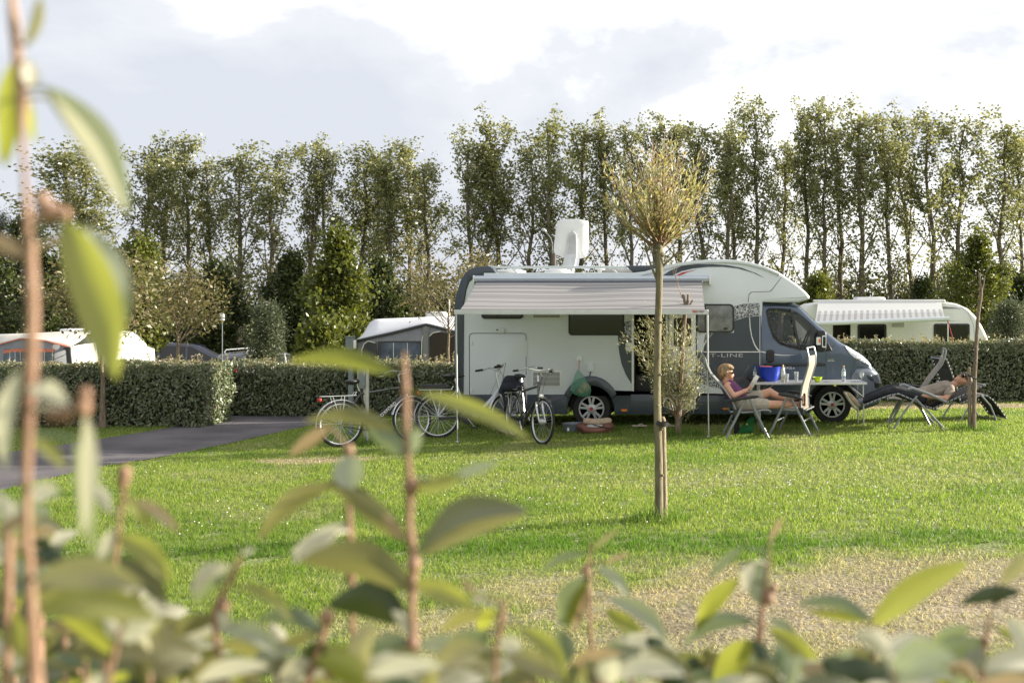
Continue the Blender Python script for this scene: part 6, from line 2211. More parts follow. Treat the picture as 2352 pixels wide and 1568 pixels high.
def tabletop_things():
    zt = ZT + .004
    # blue tub with things in it
    Y = 17.0; c = Vector((tx(1767), Y, zt))
    blue = mat('blue_plastic', (.012, .045, .42), .35, var=.08, scale=4)
    t = thing('blue_tub', 'royal blue plastic washing up tub holding pans on the table', 'tub', c)
    b = B().lathe([(.11, 0), (.135, .02), (.165, .12), (.178, .215), (.184, .222), (.184, .228), (.172, .228), (.158, .12), (.128, .025), (.001, .02)], c, 'Z', 32)
    b.v = [(c.x + (p[0] - c.x) * 1.0, c.y + (p[1] - c.y) * .8, p[2]) for p in b.v]
    build(b, 'tub', blue, t)
    for s in (-1, 1):
        b = B().box((c.x + s * .19, c.y, c.z + .222), (.03, .09, .012)); build(b, 'handle', blue, t, bevel=.004)
    o = build(B().box((c.x - .05, c.y - .02, c.z + .215), (.20, .13, .05), Matrix.Rotation(R(3), 3, 'Y')), 'lunch_box', mat('coral_plastic', (.50, .12, .12), .5), None, bevel=.012)
    tag(o, 'coral red plastic box lying in the blue tub', 'box')
    b = B().lathe([(.085, 0), (.10, .035), (.104, .038), (.095, .034), (.08, .006), (.001, .004)], (c.x + .07, c.y + .03, c.z + .205), 'Z', 22)
    b.tube([(c.x + .16, c.y, c.z + .235), (c.x + .22, c.y - .04, c.z + .25)], .011, 8)
    o = build(b, 'frying_pan', M['black'], None); tag(o, 'black pan with its handle over the rim of the blue tub', 'pan')
    # bottles

    def bottle(px, name, label, liquid, capm, Y=16.85, h=.25, r=.032):
        c = Vector((tx(px, Y), Y, zt))
        t = thing(name, label, 'bottle', c)
        pr = [(r * .9, 0), (r, .01), (r, h * .62), (r * .9, h * .72), (r * .42, h * .88), (r * .40, h * .93), (r * .40, h * .95), (.001, h * .95)]
        build(B().lathe(pr, c, 'Z', 20), 'body', liquid, t)
        build(B().lathe([(r * .5, h * .94), (r * .5, h * 1.0), (.001, h * 1.0)], c, 'Z', 14), 'cap', capm, t)
        build(B().lathe([(r * 1.03, h * .36), (r * 1.03, h * .60)], c, 'Z', 20), 'label', mat('pale_label', (.55, .62, .58), .6, var=.3, scale=30), t)
    yel = mat('yellow_cap', (.80, .42, .02), .4)
    bottle(1798.5, 'lemonade_bottle', 'bottle of cloudy lemonade with yellow cap beside the blue tub', mat('cloudy_lemonade', (.74, .70, .50), .15, trans=.35), yel)
    bottle(1937.5, 'water_bottle', 'clear water bottle with yellow cap near the right end of the table', mat('clear_bottle', (.80, .86, .88), .06, trans=.75, ior=1.2), yel)
    bottle(1734, 'water_bottle', 'blue capped bottle half hidden behind the magazine', mat('blue_tint_bottle', (.55, .68, .82), .06, trans=.7, ior=1.2), blue, 17.1, .23)

    def tumbler(px, label, h=.155, Y=16.85):
        c = Vector((tx(px, Y), Y, zt))
        o = build(B().lathe([(.026, 0), (.037, h), (.034, h), (.024, .012), (.001, .012)], c, 'Z', 20), 'drinking_glass', mat('glass_tumbler', (.85, .88, .88), .05, trans=.8, ior=1.2), None)
        tag(o, label, 'glass')
    tumbler(1806.5, 'small clear tumbler standing against the lemonade bottle', .13, 16.78)
    tumbler(1829, 'tall clear tumbler alone in the middle of the table')
    c = Vector((tx(1979, 16.8), 16.8, zt))
    o = build(B().lathe([(.032, 0), (.030, .004), (.006, .012), (.005, .06), (.02, .075), (.038, .10), (.040, .135), (.036, .15), (.034, .15), (.037, .13), (.034, .10), (.001, .08)], c, 'Z', 20), 'wine_glass', bpy.data.materials['glass_tumbler'], None)
    tag(o, 'stemmed wine glass at the right end of the table', 'glass')
    c = Vector((tx(1878, 16.75), 16.75, zt))
    o = build(B().lathe([(.035, 0), (.042, .008), (.062, .045), (.075, .08), (.072, .08), (.058, .045), (.038, .014), (.001, .012)], c, 'Z', 24), 'lime_bowl', mat('lime_plastic', (.42, .55, .01), .35), None)
    tag(o, 'small lime green bowl behind the empty upright chair', 'bowl')
    b = B()
    b.cap((tx(1722), 16.9, zt + .03), .035, (tx(1745), 16.9, zt + .035), .03); b.cap((tx(1745), 16.85, zt + .02), .02, (tx(1755), 16.8, zt + .018), .016); b.cap((tx(1718), 16.95, zt + .05), .03, (tx(1730), 16.9, zt + .04), .035)
    o = blob(b, 'camera_bag', mat('black_cloth', (.012, .012, .014), .85, var=.2), None, .008, 3); tag(o, 'black pouch on the table beside the reading woman', 'bag')


tabletop_things()

# ================================================================== the reading woman
WL = onground((1712 - CX) * 15.95 / F, 15.95)


def woman():
    b = B()
    # trunk
    b.cap((-.08, -.09, .49), .105, (-.08, .09, .49), .105); b.cap((-.09, 0, .52), .125, (-.14, 0, .60), .135); b.cap((-.14, 0, .60), .135, (-.235, 0, .72), .12)
    b.cap((-.27, -.12, .755), .062, (-.27, .12, .755), .062); b.cap((-.21, -.06, .675), .075, (-.21, .06, .675), .075)
    # neck and head, looking down at the page
    b.cap((-.30, 0, .77), .056, (-.278, 0, .87), .052)
    b.ell((-.285, 0, .955), (.098, .078, .100), 16, 11); b.ell((-.235, 0, .90), (.062, .056, .070), 14, 9, Matrix.Rotation(R(20), 3, 'Y'))
    b.cap((-.19, 0, .925), .012, (-.168, 0, .893), .013); b.ell((-.192, 0, .862), (.018, .026, .010), 10, 6); b.ell((-.207, 0, .835), (.028, .028, .022), 10, 7)
    for s in (-1, 1):
        b.ell((-.285, s * .078, .925), (.022, .010, .032), 8, 6)
        sh = (-.285, s * .165, .735); el = (-.19, s * .235, .615); wr = (.005, s * .13 + .0, .665 + (.02 if s < 0 else 0))
        b.cap(sh, .058, el, .044); b.cap(el, .043, wr, .029)
        # hand: palm, four curled fingers, thumb
        pc = Vector((.055, s * .085, .69 + (.02 if s < 0 else 0)))
        b.cap(wr, .026, pc, .027)
        for i, ln in enumerate((.050, .056, .052, .042)):
            k0 = pc + Vector((.018 - .004 * i, -s * .010, .026 - .017 * i)); k1 = k0 + Vector((.022, -s * ln * .55, .006)); k2 = k1 + Vector((-.016, -s * ln * .5, .004))
            b.cap(k0, .0095, k1, .0085, 8); b.cap(k1, .0085, k2, .0075, 8)
        k0 = pc + Vector((-.004, -s * .012, .026)); k1 = k0 + Vector((.014, -s * .022, .026)); b.cap(k0, .011, k1, .0085, 8)
    # near leg stretched to the other chair
    b.cap((-.06, -.10, .47), .092, (.36, -.10, .475), .066); b.cap((.36, -.10, .475), .062, (.50, -.10, .478), .060); b.cap((.50, -.10, .478), .058, (.80, -.08, .475), .036)
    b.cap((.80, -.08, .475), .036, (.84, -.08, .50), .034); b.cap((.83, -.08, .48), .033, (.85, -.08, .58), .026)
    # far leg crossed over it
    b.cap((-.06, .10, .48), .092, (.37, .06, .645), .064); b.cap((.37, .06, .645), .060, (.45, .04, .60), .056); b.cap((.45, .04, .60), .054, (.60, -.03, .545), .036)
    b.cap((.60, -.03, .545), .036, (.64, -.035, .555), .034); b.cap((.63, -.035, .54), .032, (.76, -.05, .56), .027)
    p = blob(b, 'person', M['skin'], None, .0065, 5)
    p.location = WL; p.rotation_euler.z = R(2)
    tag(p, 'woman in purple sleeveless top reading a magazine, bare legs crossed on a second chair', 'person')
    ORG[p.name] = Vector()
    b = B()
    b.cap((-.10, 0, .53), .140, (-.14, 0, .60), .148); b.cap((-.14, 0, .60), .148, (-.235, 0, .715), .130); b.cap((-.262, -.125, .742), .064, (-.262, .125, .742), .064); b.cap((-.205, -.06, .67), .088, (-.205, .06, .67), .088)
    b.cap((-.07, -.06, .52), .125, (-.07, .06, .52), .125)
    blob(b, 'purple_top', mat('purple_cloth', (.12, .035, .11), .8, var=.15, scale=14, bump=.4, bscale=22), p, .0085, 4)
    sh = mat('khaki_shorts', (.36, .32, .26), .85, var=.12, scale=16, bump=.4, bscale=25)
    b = B()
    b.cap((-.08, -.09, .48), .118, (-.08, .09, .48), .118); b.cap((-.06, -.10, .475), .108, (.28, -.10, .475), .092); b.cap((-.06, .10, .48), .105, (.22, .075, .585), .092)
    s = blob(b, 'shorts', sh, p, .0085, 4)
    b = B()
    b.ell((-.315, 0, .972), (.098, .090, .105), 16, 11); b.ell((-.35, 0, .92), (.062, .078, .075), 14, 9); b.ell((-.275, 0, 1.025), (.095, .082, .050), 14, 9); b.ell((-.215, -.02, 1.005), (.05, .06, .035), 12, 8)
    b.ell((-.305, -.068, .945), (.05, .028, .055), 12, 8); b.ell((-.305, .068, .945), (.05, .028, .055), 12, 8)
    blob(b, 'hair', mat('dark_blonde_hair', (.13, .078, .035), .55, scale=40, col2=(.34, .225, .11), bump=.6, bscale=60, stretch=(1, 1, .25)), p, .008, 2)
    b = B()
    for s in (-1, 1):
        b.ell((-.188, s * .036, .938), (.010, .030, .022), 12, 8, Matrix.Rotation(R(16), 3, 'Y')); b.tube([(-.190, s * .062, .945), (-.235, s * .078, .95), (-.285, s * .083, .945)], .005, 5)
    b.tube([(-.182, -.012, .944), (-.182, .012, .944)], .004, 5)
    build(b, 'sunglasses', M['glass'], p)
    br = mat('brown_strap', (.05, .022, .016), .7)
    for (a, c, e) in (((.62, -.035, .515), (.70, -.045, .525), (.785, -.055, .54)), ((.865, -.08, .47), (.868, -.08, .54), (.872, -.08, .62))):
        b = B().cap(a, .026, c, .024).cap(c, .026, e, .022)
        sd_ = blob(b, 'sandal', br, p, .007, 3)
    b = B().tube([(.01 + .032 * math.cos(w), -.128 + .02 * math.sin(w), .685 + .030 * math.sin(w + .6)) for w in np.linspace(0, 6.28, 14)], .004, 5); build(b, 'bracelet', M['red'], p)
    # magazine
    t = thing('magazine', 'white folded magazine held up by the reading woman', 'magazine', (0, 0, 0), local=True)
    t.location = WL + Vector((.10, 0, .70)); t.rotation_euler = (0, 0, R(2))
    mp = mat('printed_paper', (.70, .69, .64), .6, scale=30, col2=(.82, .80, .76))
    rot = Matrix.Rotation(R(30), 3, 'Y')
    for s in (-1, 1):
        b = B()
        vs = [rot @ Vector((.02 * math.cos(v * 3) - .02, s * (.004 + .15 * v), -.03 + .24 * u)) for u in (0, .5, 1) for v in np.linspace(0, 1, 6)]
        b.add(vs, [(i * 6 + k, i * 6 + k + 1, i * 6 + k + 7, i * 6 + k + 6) for i in range(2) for k in range(5)])
        build(b, 'page_block', mp, t, solid=.006)
    b = B()
    rot2 = Matrix.Rotation(R(18), 3, 'Y')
    vs = [rot2 @ Vector((-.025, s * .07, -.03 + .20 * u)) for u in (0, 1) for s in (-1, 1)]
    b.add(vs, [(0, 1, 3, 2)]); build(b, 'loose_page', mp, t, solid=.003)


woman()


def man():
    b = B()
    # trunk
    b.cap((.08, -.09, .46), .105, (.08, .09, .46), .105); b.cap((.12, 0, .50), .125, (.30, 0, .54), .125); b.cap((.30, 0, .54), .125, (.49, 0, .605), .125); b.cap((.53, -.13, .62), .065, (.53, .13, .62), .065)
    b.cap((.57, 0, .64), .058, (.66, 0, .695), .055)
    # head, face turned up and towards the camera a little
    b.ell((.765, -.005, .745), (.105, .080, .090), 16, 11, Matrix.Rotation(R(-35), 3, 'Y')); b.ell((.690, -.02, .742), (.070, .058, .058), 14, 9, Matrix.Rotation(R(-50), 3, 'Y'))
    b.cap((.728, -.045, .822), .012, (.702, -.045, .814), .014); b.ell((.668, -.035, .785), (.012, .024, .014), 10, 6); b.ell((.640, -.03, .750), (.026, .028, .026), 10, 7)
    b.ell((.765, -.082, .722), (.03, .010, .022), 8, 6)
    for s in (-1, 1):
        sh = (.525, s * .185, .59); el = (.43, s * .27 if s < 0 else .25, .47); wr = (.17, s * .20, .495)
        b.cap(sh, .056, el, .042); b.cap(el, .042, wr, .028)
        pc = Vector((.10, s * .165, .505)); b.cap(wr, .025, pc, .028)
        for i, ln in enumerate((.05, .056, .05, .04)):
            k0 = pc + Vector((-.018, -s * (.028 - .018 * i), .006)); k1 = k0 + Vector((-ln * .55, -s * .010, -.006)); k2 = k1 + Vector((-ln * .42, -s * .006, -.018))
            b.cap(k0, .0095, k1, .009, 8); b.cap(k1, .009, k2, .0078, 8)
        k0 = pc + Vector((.0, -s * .026, .01)); b.cap(k0, .011, k0 + Vector((-.038, -s * .022, .002)), .009, 8)
    for s, dz in ((-1, 0), (1, .02)):
        b.cap((.08, s * .10, .47), .088, (-.33, s * .11, .575 + dz), .060); b.cap((-.33, s * .11, .575 + dz), .058, (-.45, s * .11, .55 + dz), .056); b.cap((-.45, s * .11, .55 + dz), .055, (-.86, s * .09, .415), .036)
        b.cap((-.86, s * .09, .415), .036, (-.90, s * .09, .39), .036); b.cap((-.90, s * .09, .38), .034, (-.985, s * .10, .47), .028)
    p = blob(b, 'person', M['skin'], None, .0065, 5)
    p.location = LM; ORG[p.name] = Vector()
    tag(p, 'man in brown t-shirt and dark sunglasses asleep on a reclined lounger', 'person')
    b = B()
    b.cap((.12, 0, .49), .138, (.30, 0, .54), .138); b.cap((.30, 0, .54), .138, (.49, 0, .60), .136); b.cap((.53, -.14, .615), .072, (.53, .14, .615), .072)
    for s in (-1, 1): b.cap((.525, s * .18, .595), .068, (.465, s * .225, .53), .060)
    b.cap((.08, -.06, .465), .125, (.08, .06, .465), .125)
    blob(b, 'brown_shirt', mat('taupe_cotton', (.25, .205, .165), .85, var=.14, scale=9, bump=.5, bscale=16), p, .0085, 4)
    b = B()
    b.cap((.07, -.09, .455), .116, (.07, .09, .455), .116)
    for s, dz in ((-1, 0), (1, .02)):
        b.cap((.06, s * .10, .47), .104, (-.33, s * .11, .575 + dz), .078); b.cap((-.33, s * .11, .575 + dz), .076, (-.45, s * .11, .55 + dz), .070); b.cap((-.45, s * .11, .55 + dz), .070, (-.79, s * .09, .43), .052)
    blob(b, 'dark_trousers', mat('dark_denim', (.016, .017, .022), .85, var=.25, scale=10, bump=.5, bscale=16), p, .0085, 4)
    b = B()
    b.ell((.815, 0, .768), (.085, .088, .082), 16, 11); b.ell((.80, 0, .803), (.07, .078, .06), 14, 9); b.ell((.85, 0, .728), (.06, .075, .06), 12, 8)
    blob(b, 'hair', mat('brown_hair', (.045, .025, .014), .6, scale=40, col2=(.13, .085, .05), bump=.6, bscale=60), p, .008, 2)
    b = B()
    for y in (-.075, .005):
        b.ell((.751, y, .821), (.032, .038, .020), 12, 8, Matrix.Rotation(R(40), 3, 'Y'))
    b.ell((.742, -.078, .80), (.030, .018, .026), 12, 8)
    b.tube([(.752, -.10, .813), (.78, -.098, .772), (.80, -.09, .745)], .007, 5); b.tube([(.748, -.05, .828), (.748, -.02, .828)], .005, 5)
    build(b, 'sunglasses', M['glass'], p)
    suede = mat('tan_suede', (.30, .235, .16), .85, var=.12, scale=18); sole = mat('pale_sole', (.5, .47, .40), .7)
    for s in (-1, 1):
        b = B().cap((-.895, s * .09, .36), .048, (-.93, s * .095, .40), .050).cap((-.93, s * .095, .40), .050, (-1.02, s * .10, .505), .038).cap((-1.02, s * .10, .505), .038, (-1.045, s * .10, .53), .030)
        so = blob(b, 'shoe', suede, p, .008, 3)
        b = B().cap((-.925, s * .09, .315), .030, (-1.0, s * .095, .42), .027).cap((-1.0, s * .095, .42), .027, (-1.075, s * .10, .535), .024)
        blob(b, 'sole', sole, so, .008, 2)
        b = B().cap((-.84, s * .09, .425), .046, (-.885, s * .09, .40), .046); blob(b, 'sock', mat('grey_sock', (.16, .17, .19), .9), p, .009, 2)


man()

# ================================================================== small things on the grass


def small_things():
    # hanging bag on the side of the motorhome
    Y = YV - .14
    top = Vector((vx(1331), Y + .09, vz(826)))
    t = thing('carrier_bag', 'thin green plastic bag of rubbish hanging on the motorhome wall', 'bag', top)
    b = B().tube([top, (top.x + .005, Y + .02, vz(847))], .006, 6); build(b, 'red_cord', M['red'], t)
    film = mat('green_film', (.16, .42, .28), .25, alpha=.38, var=.15, scale=16, bump=.6, bscale=25)
    zz = [847, 852, 862, 874, 885, 895, 903, 909]
    hw = [(1329, 1332), (1326, 1335), (1322, 1343), (1318, 1350), (1314, 1357), (1313, 1359), (1320, 1358), (1332, 1354)]
    b = B(); vs, fs = [], []
    r = random.Random(3)
    N = 20
    for z, (xa, xb) in zip(zz, hw):
        for k in range(N):
            w = 2 * math.pi * k / N; rr = 1 + r.uniform(-.10, .10)
            c = (xa + xb) / 2; a = (xb - xa) / 2
            vs.append((vx(c + a * math.cos(w) * rr), Y - .0 + min(.105, a / SV * .7) * math.sin(w) * rr, vz(z)))
    for i in range(len(zz) - 1):
        for k in range(N):
            fs.append((i * N + k, i * N + (k + 1) % N, (i + 1) * N + (k + 1) % N, (i + 1) * N + k))
    fs.append(tuple(range(N))); fs.append(tuple((len(zz) - 1) * N + k for k in range(N))[::-1])
    bg = build(B().add(vs, fs), 'bag', film, t)
    b = B().ell((vx(1345), Y, vz(888)), (.085, .06, .085), 12, 9).ell((vx(1336), Y, vz(896)), (.07, .055, .05), 12, 9)
    build(b, 'contents', mat('brown_packaging', (.30, .19, .10), .7, var=.4, scale=14, bump=.8, bscale=18), t)
    # grey tub, dog basket
    g = gp(1317, 979); g = onground(vx(1317, 16.9), 16.9)
    S = F / 16.9
    t = thing('grey_tub', 'small grey washing tub on the grass before the rear wheel', 'tub', g)
    b = B().lathe([(.13, 0), (.15, .02), (.175, .13), (.185, .14), (.17, .138), (.14, .02), (.001, .016)], g, 'Z', 26)
    build(b, 'tub', mat('grey_plastic', (.16, .19, .22), .5), t)
    b = B().box((g.x - .06, g.y - .165, g.z + .06), (.03, .004, .05)); build(b, 'label', M['whiteplas'], t)
    Y = 16.75; S = F / Y
    g = onground((1367 - CX) / S, Y)
    t = thing('dog_basket', 'brown dog basket with beige cushions in front of the rear wheel', 'dog basket', g)
    b = B()
    cx, cy = g.x, g.y
    for k in range(24):
        w0, w1 = 2 * math.pi * k / 24, 2 * math.pi * (k + 1) / 24
        hz = lambda w: .085 + (-.045 if abs(math.cos(w)) < .55 and math.sin(w) < 0 else 0) + .03 * abs(math.cos(w))
        for lv in (0, 1):
            pass
        b.cap((cx + .245 * math.cos(w0), cy + .17 * math.sin(w0), g.z + hz(w0) * .7 + .02), .055, (cx + .245 * math.cos(w1), cy + .17 * math.sin(w1), g.z + hz(w1) * .7 + .02), .055, 8)
        b.cap((cx + .225 * math.cos(w0), cy + .155 * math.sin(w0), g.z + .04), .05, (cx + .225 * math.cos(w1), cy + .155 * math.sin(w1), g.z + .04), .05, 8)
    b.ell((cx, cy, g.z + .03), (.22, .15, .03), 16, 8)
    blob(b, 'basket', mat('brown_leatherette', (.16, .065, .045), .55, var=.15, scale=12, bump=.2), t, .012, 3)
    b = B().cap((cx - .15, cy + .08, g.z + .17), .055, (cx - .02, cy + .09, g.z + .155), .055).cap((cx + .02, cy + .09, g.z + .155), .055, (cx + .20, cy + .08, g.z + .175), .055)
    blob(b, 'cushion', mat('beige_plush', (.46, .35, .25), .95, var=.12, scale=20, bump=.4, bscale=40), t, .012, 3)
    b = B().ell((cx, cy - .02, g.z + .10), (.17, .10, .03), 14, 8); build(b, 'blanket', mat('speckled_blanket', (.34, .34, .33), .9, scale=80, col2=(.6, .6, .58)), t)
    b = B().tube([(cx - .03, cy - .08, g.z + .14), (cx + .10, cy - .19, g.z + .115), (cx + .30, cy - .2, g.z + .085)], .008, 6); build(b, 'lead', M['black'], t)
    # green bag under the woman's chair
    g = onground((1712 - CX) * 16.15 / F, 16.15)
    b = B()
    b.cap((g.x - .10, g.y, g.z + .03), .05, (g.x + .05, g.y, g.z + .09), .08); b.cap((g.x + .05, g.y, g.z + .09), .07, (g.x + .10, g.y, g.z + .22), .05); b.cap((g.x, g.y, g.z + .08), .07, (g.x + .06, g.y, g.z + .18), .05)
    t = thing('green_bag', 'dark green cloth bag lying under the reading woman\'s chair', 'bag', g)
    blob(b, 'bag', mat('green_cloth', (.012, .13, .035), .8, var=.2, scale=9, bump=.4, bscale=18), t, .011, 3)
    b = B().lathe([(.014, 0), (.001, .003)], (g.x + .02, g.y - .085, g.z + .16), 'Y', 10); build(b, 'yellow_button', mat('yellow_button', (.75, .65, .03), .5), t)
    b = B().cap((g.x - .16, g.y - .02, g.z + .30), .03, (g.x - .13, g.y - .02, g.z + .12), .045).cap((g.x - .13, g.y - .02, g.z + .12), .045, (g.x - .14, g.y - .02, g.z + .03), .04)
    o = blob(b, 'black_cloth', bpy.data.materials['black_cloth'], None, .011, 3); tag(o, 'black garment hanging below the reading woman\'s chair seat', 'garment')
    # sandals
    for px, lab in ((1468, 'pale flip flop on the grass left of the willow trunk'), (1531, 'pale flip flop on the grass just beside the step')):
        g = gp(px, 985); b = B()
        b.prism([(-.12, 0), (-.10, -.035), (0, -.04), (.10, -.045), (.13, -.01), (.11, .04), (0, .035), (-.10, .035)], 0, .018, .004)
        b.v = [(g.x + v[0], g.y + v[2], g.z + .045 + v[1]) for v in b.v]
        b.tube([(g.x + .07, g.y, g.z + .06), (g.x + .03, g.y - .03, g.z + .085), (g.x - .02, g.y - .04, g.z + .06)], .007, 5)
        b.tube([(g.x + .07, g.y, g.z + .06), (g.x + .03, g.y + .03, g.z + .085), (g.x - .02, g.y + .035, g.z + .06)], .007, 5)
        o = build(b, 'flip_flop', mat('pale_rubber', (.42, .36, .30), .8), None); tag(o, lab, 'sandal')


small_things()
# ================================================================== blurred hedge shoots close to the camera


def frontmat(name, top, under, tr, trans, rough=.35, coat=0.0, spec=.5):
    m, nt, p = _nt(name)
    N, L = nt.nodes, nt.links
    geo = N.new('ShaderNodeNewGeometry'); tc = N.new('ShaderNodeTexCoord')
    no = N.new('ShaderNodeTexNoise'); no.inputs['Scale'].default_value = 55; no.inputs['Detail'].default_value = 3
    L.new(tc.outputs['Object'], no.inputs[0])
    a = N.new('ShaderNodeMix'); a.data_type = 'RGBA'
    a.inputs['A'].default_value = (*[c * .8 for c in top], 1); a.inputs['B'].default_value = (*[min(1, c * 1.25) for c in top], 1)
    L.new(no.outputs['Fac'], a.inputs['Factor'])
    mx = N.new('ShaderNodeMix'); mx.data_type = 'RGBA'
    L.new(geo.outputs['Backfacing'], mx.inputs['Factor']); L.new(a.outputs['Result'], mx.inputs['A']); mx.inputs['B'].default_value = (*under, 1)
    L.new(mx.outputs['Result'], p.inputs['Base Color'])
    p.inputs['Roughness'].default_value = rough; p.inputs['Specular IOR Level'].default_value = spec
    t = N.new('ShaderNodeBsdfTranslucent'); t.inputs[0].default_value = (*tr, 1)
    ms = N.new('ShaderNodeMixShader'); ms.inputs[0].default_value = trans
    L.new(p.outputs[0], ms.inputs[1]); L.new(t.outputs[0], ms.inputs[2]); L.new(ms.outputs[0], N['Material Output'].inputs['Surface'])
    return m


LM_ = {
    'y': frontmat('fresh_backlit_leaf', (.14, .16, .035), (.30, .30, .13), (.36, .38, .05), .52),  # fresh leaf, its backlit glow put into the colour
    'o': frontmat('backlit_olive_underside', (.14, .14, .055), (.32, .295, .19), (.28, .27, .075), .42),  # olive tone of a backlit underside put into the colour
    'd': frontmat('dark_glossy_leaf', (.028, .045, .018), (.20, .20, .13), (.07, .10, .015), .18, .3),
    'g': frontmat('sky_sheen_grey_green_leaf', (.13, .17, .125), (.40, .42, .33), (.26, .31, .11), .32, .24),  # sky reflection on leaf tops painted as grey green
    'c': frontmat('sunlit_cream_young_leaf', (.56, .53, .42), (.64, .61, .50), (.58, .56, .36), .35, .40),  # young cream leaf, with sunlit white painted into its colour
    't': frontmat('tan_young_leaf', (.34, .25, .15), (.42, .34, .23), (.40, .28, .12), .35, .5),
}
M['shootbark'] = mat('orange_brown_stem', (.19, .10, .058), .6, scale=9, col2=(.33, .20, .125), bump=.2)
M['shootdark'] = mat('dark_brown_stem', (.085, .04, .024), .7, scale=30, col2=(.17, .08, .05))


def leaf_at(b, base, tip, w, d, arch=0.0, roll=0.0, dt=0.0, fold=.12, seed=0):
    """one curved leaf from base to tip (pixels), w pixels broad, d metres from the camera"""
    p0, p1 = pt(*base, d), pt(*tip, d + dt)
    A = p1 - p0; Ln = A.length
    if Ln < 1e-4: return
    a = A / Ln
    V = Vector((0, 1, 0)); V = (V - a * V.dot(a)).normalized()
    Pp = a.cross(V).normalized()
    if Pp.z < 0: Pp = -Pp
    wd = (Pp * math.cos(roll) + V * math.sin(roll)).normalized(); nn = a.cross(wd).normalized()
    W_ = .86 * w * d / F / max(.28, abs(math.cos(roll)))
    NL, NW = 12, 4
    vs, fs = [], []
    for i in range(NL + 1):
        t = i / NL
        c = p0 + A * t + Pp * (arch * Ln * math.sin(math.pi * t)) 
        hw = .5 * W_ * (max(0, math.sin(math.pi * min(1, t * .97 + .02))) ** .72) * (1.08 - .25 * t)
        if t < .08: hw = min(hw, .05 * W_ + .5 * W_ * t)
        for k in range(NW + 1):
            s = 2 * k / NW - 1
            wav = .03 * W_ * math.sin(9 * t + seed + 2 * s)
            vs.append(c + wd * hw * s + nn * (abs(s) * hw * fold * 2 + wav * abs(s)))
    for i in range(NL):
        for k in range(NW):
            fs.append((i * (NW + 1) + k, i * (NW + 1) + k + 1, (i + 1) * (NW + 1) + k + 1, (i + 1) * (NW + 1) + k))
    b.add(vs, fs)


def shoot(label, d, stem, leaves, dark=(), buds=(), group=None, name='hedge_shoot'):
    """stem: (x, y, width px) downward list; leaves: (type, bx, by, tx, ty, w, arch, roll, ddepth)"""
    x, y = stem[-1][:2]
    t = thing(name, label, 'shoot', pt(x, y, d), group=group)
    s2 = list(stem)
    lx, ly, lw = s2[-1]; px_, py_, _ = s2[-2]
    k = (2600 - ly) / max(1.0, ly - py_) if ly > py_ else 0
    s2.append((lx + (lx - px_) * min(k, 2) * .3, 2700, lw * 1.15))       # down to the shrub below the frame
    b = B()
    b.tube([pt(a, c, d) for a, c, _ in s2], [(.20 if i == 0 else .36) * w * d / F * (1 + .14 * math.sin(i * 2.3)) for i, (_, _, w) in enumerate(s2)], 9)
    for (a, c, w) in buds:
        b.ell(pt(a, c, d - .004), (w * d / F / 2, w * d / F / 2, w * d / F * .62), 10, 7)
    build(b, 'stem', M['shootdark'] if dark else M['shootbark'], t)
    by = {}
    for i, (ty, bx, by_, tx_, ty_, w, arch, roll, dd) in enumerate(leaves):
        bb = by.setdefault(ty, B())
        leaf_at(bb, (bx, by_), (tx_, ty_), w, d + dd, arch, roll, dd * .6, seed=i * 1.7 + bx)
        # leaf stalk back to the stem
        sx = min(s2, key=lambda q: abs(q[1] - by_ - 10))
        # nearest place on the stem
        best = None
        for (xa, ya, _), (xb, yb, _) in zip(s2[:-1], s2[1:]):
            for f in np.linspace(0, 1, 9):
                qx, qy = xa + (xb - xa) * f, ya + (yb - ya) * f
                dist = math.hypot(qx - bx, qy - by_)
                if best is None or dist < best[0]: best = (dist, qx, qy)
        if 3 < best[0] < 160:
            bb.tube([pt(best[1], best[2], d), pt((best[1] + bx) / 2, (best[2] + by_) / 2 - 3, d + dd * .5), pt(bx, by_, d + dd)], [.0014, .0012, .001], 5)
    for ty, bb in by.items():
        build(bb, 'leaves', LM_[ty], t, angle=80)
    return t


Z = 0.0
shoot('tall blurred shoot along the left edge, reaching the top of the photo', .62,
      [(22, -60, 26), (34, 60, 32), (42, 150, 34), (52, 225, 36), (50, 300, 18), (56, 400, 17), (64, 500, 26), (70, 580, 36), (76, 700, 38), (72, 830, 36), (66, 950, 40), (62, 1080, 26), (62, 1220, 22), (70, 1340, 34), (82, 1568, 42)],
      [('o', 62, 105, 92, -10, 46, -.10, .3, 0), ('y', 30, 140, 8, 380, 95, .02, .2, .01), ('y', 62, 225, 72, 330, 42, .0, .5, .02), ('c', 64, 140, 76, 208, 36, 0, .6, 0),
       ('g', 105, 200, 296, 495, 92, .10, .15, 0), ('c', 128, 226, 292, 490, 52, .04, -.35, -.012), ('y', 150, 505, 268, 872, 128, .05, .1, .0), ('g', 200, 520, 285, 760, 60, .10, .5, .006),
       ('t', 55, 590, -30, 535, 42, .0, .3, 0), ('t', 88, 568, 168, 545, 24, .02, .4, .01), ('c', 46, 850, 14, 1080, 66, .12, .2, 0), ('c', 70, 895, 158, 930, 52, .15, .2, -.01),
       ('d', 60, 930, 52, 1080, 44, 0, .3, .02), ('c', 196, 945, 188, 1230, 60, -.03, .25, .0), ('g', 176, 1010, 215, 1270, 58, .02, -.3, .01), ('y', 76, 1000, 150, 1075, 34, .05, .4, .01),
       ('c', 72, 1120, 138, 1128, 50, .0, .1, 0), ('t', 60, 1180, -10, 1250, 40, .1, .3, 0), ('o', 80, 1330, 330, 1345, 88, .10, .2, 0), ('y', 80, 1400, 360, 1420, 90, .12, .3, .03)],
      buds=[(97, 460, 34), (120, 488, 40), (100, 494, 34), (148, 490, 26), (190, 935, 38), (150, 952, 30), (120, 955, 26), (195, 905, 30)])
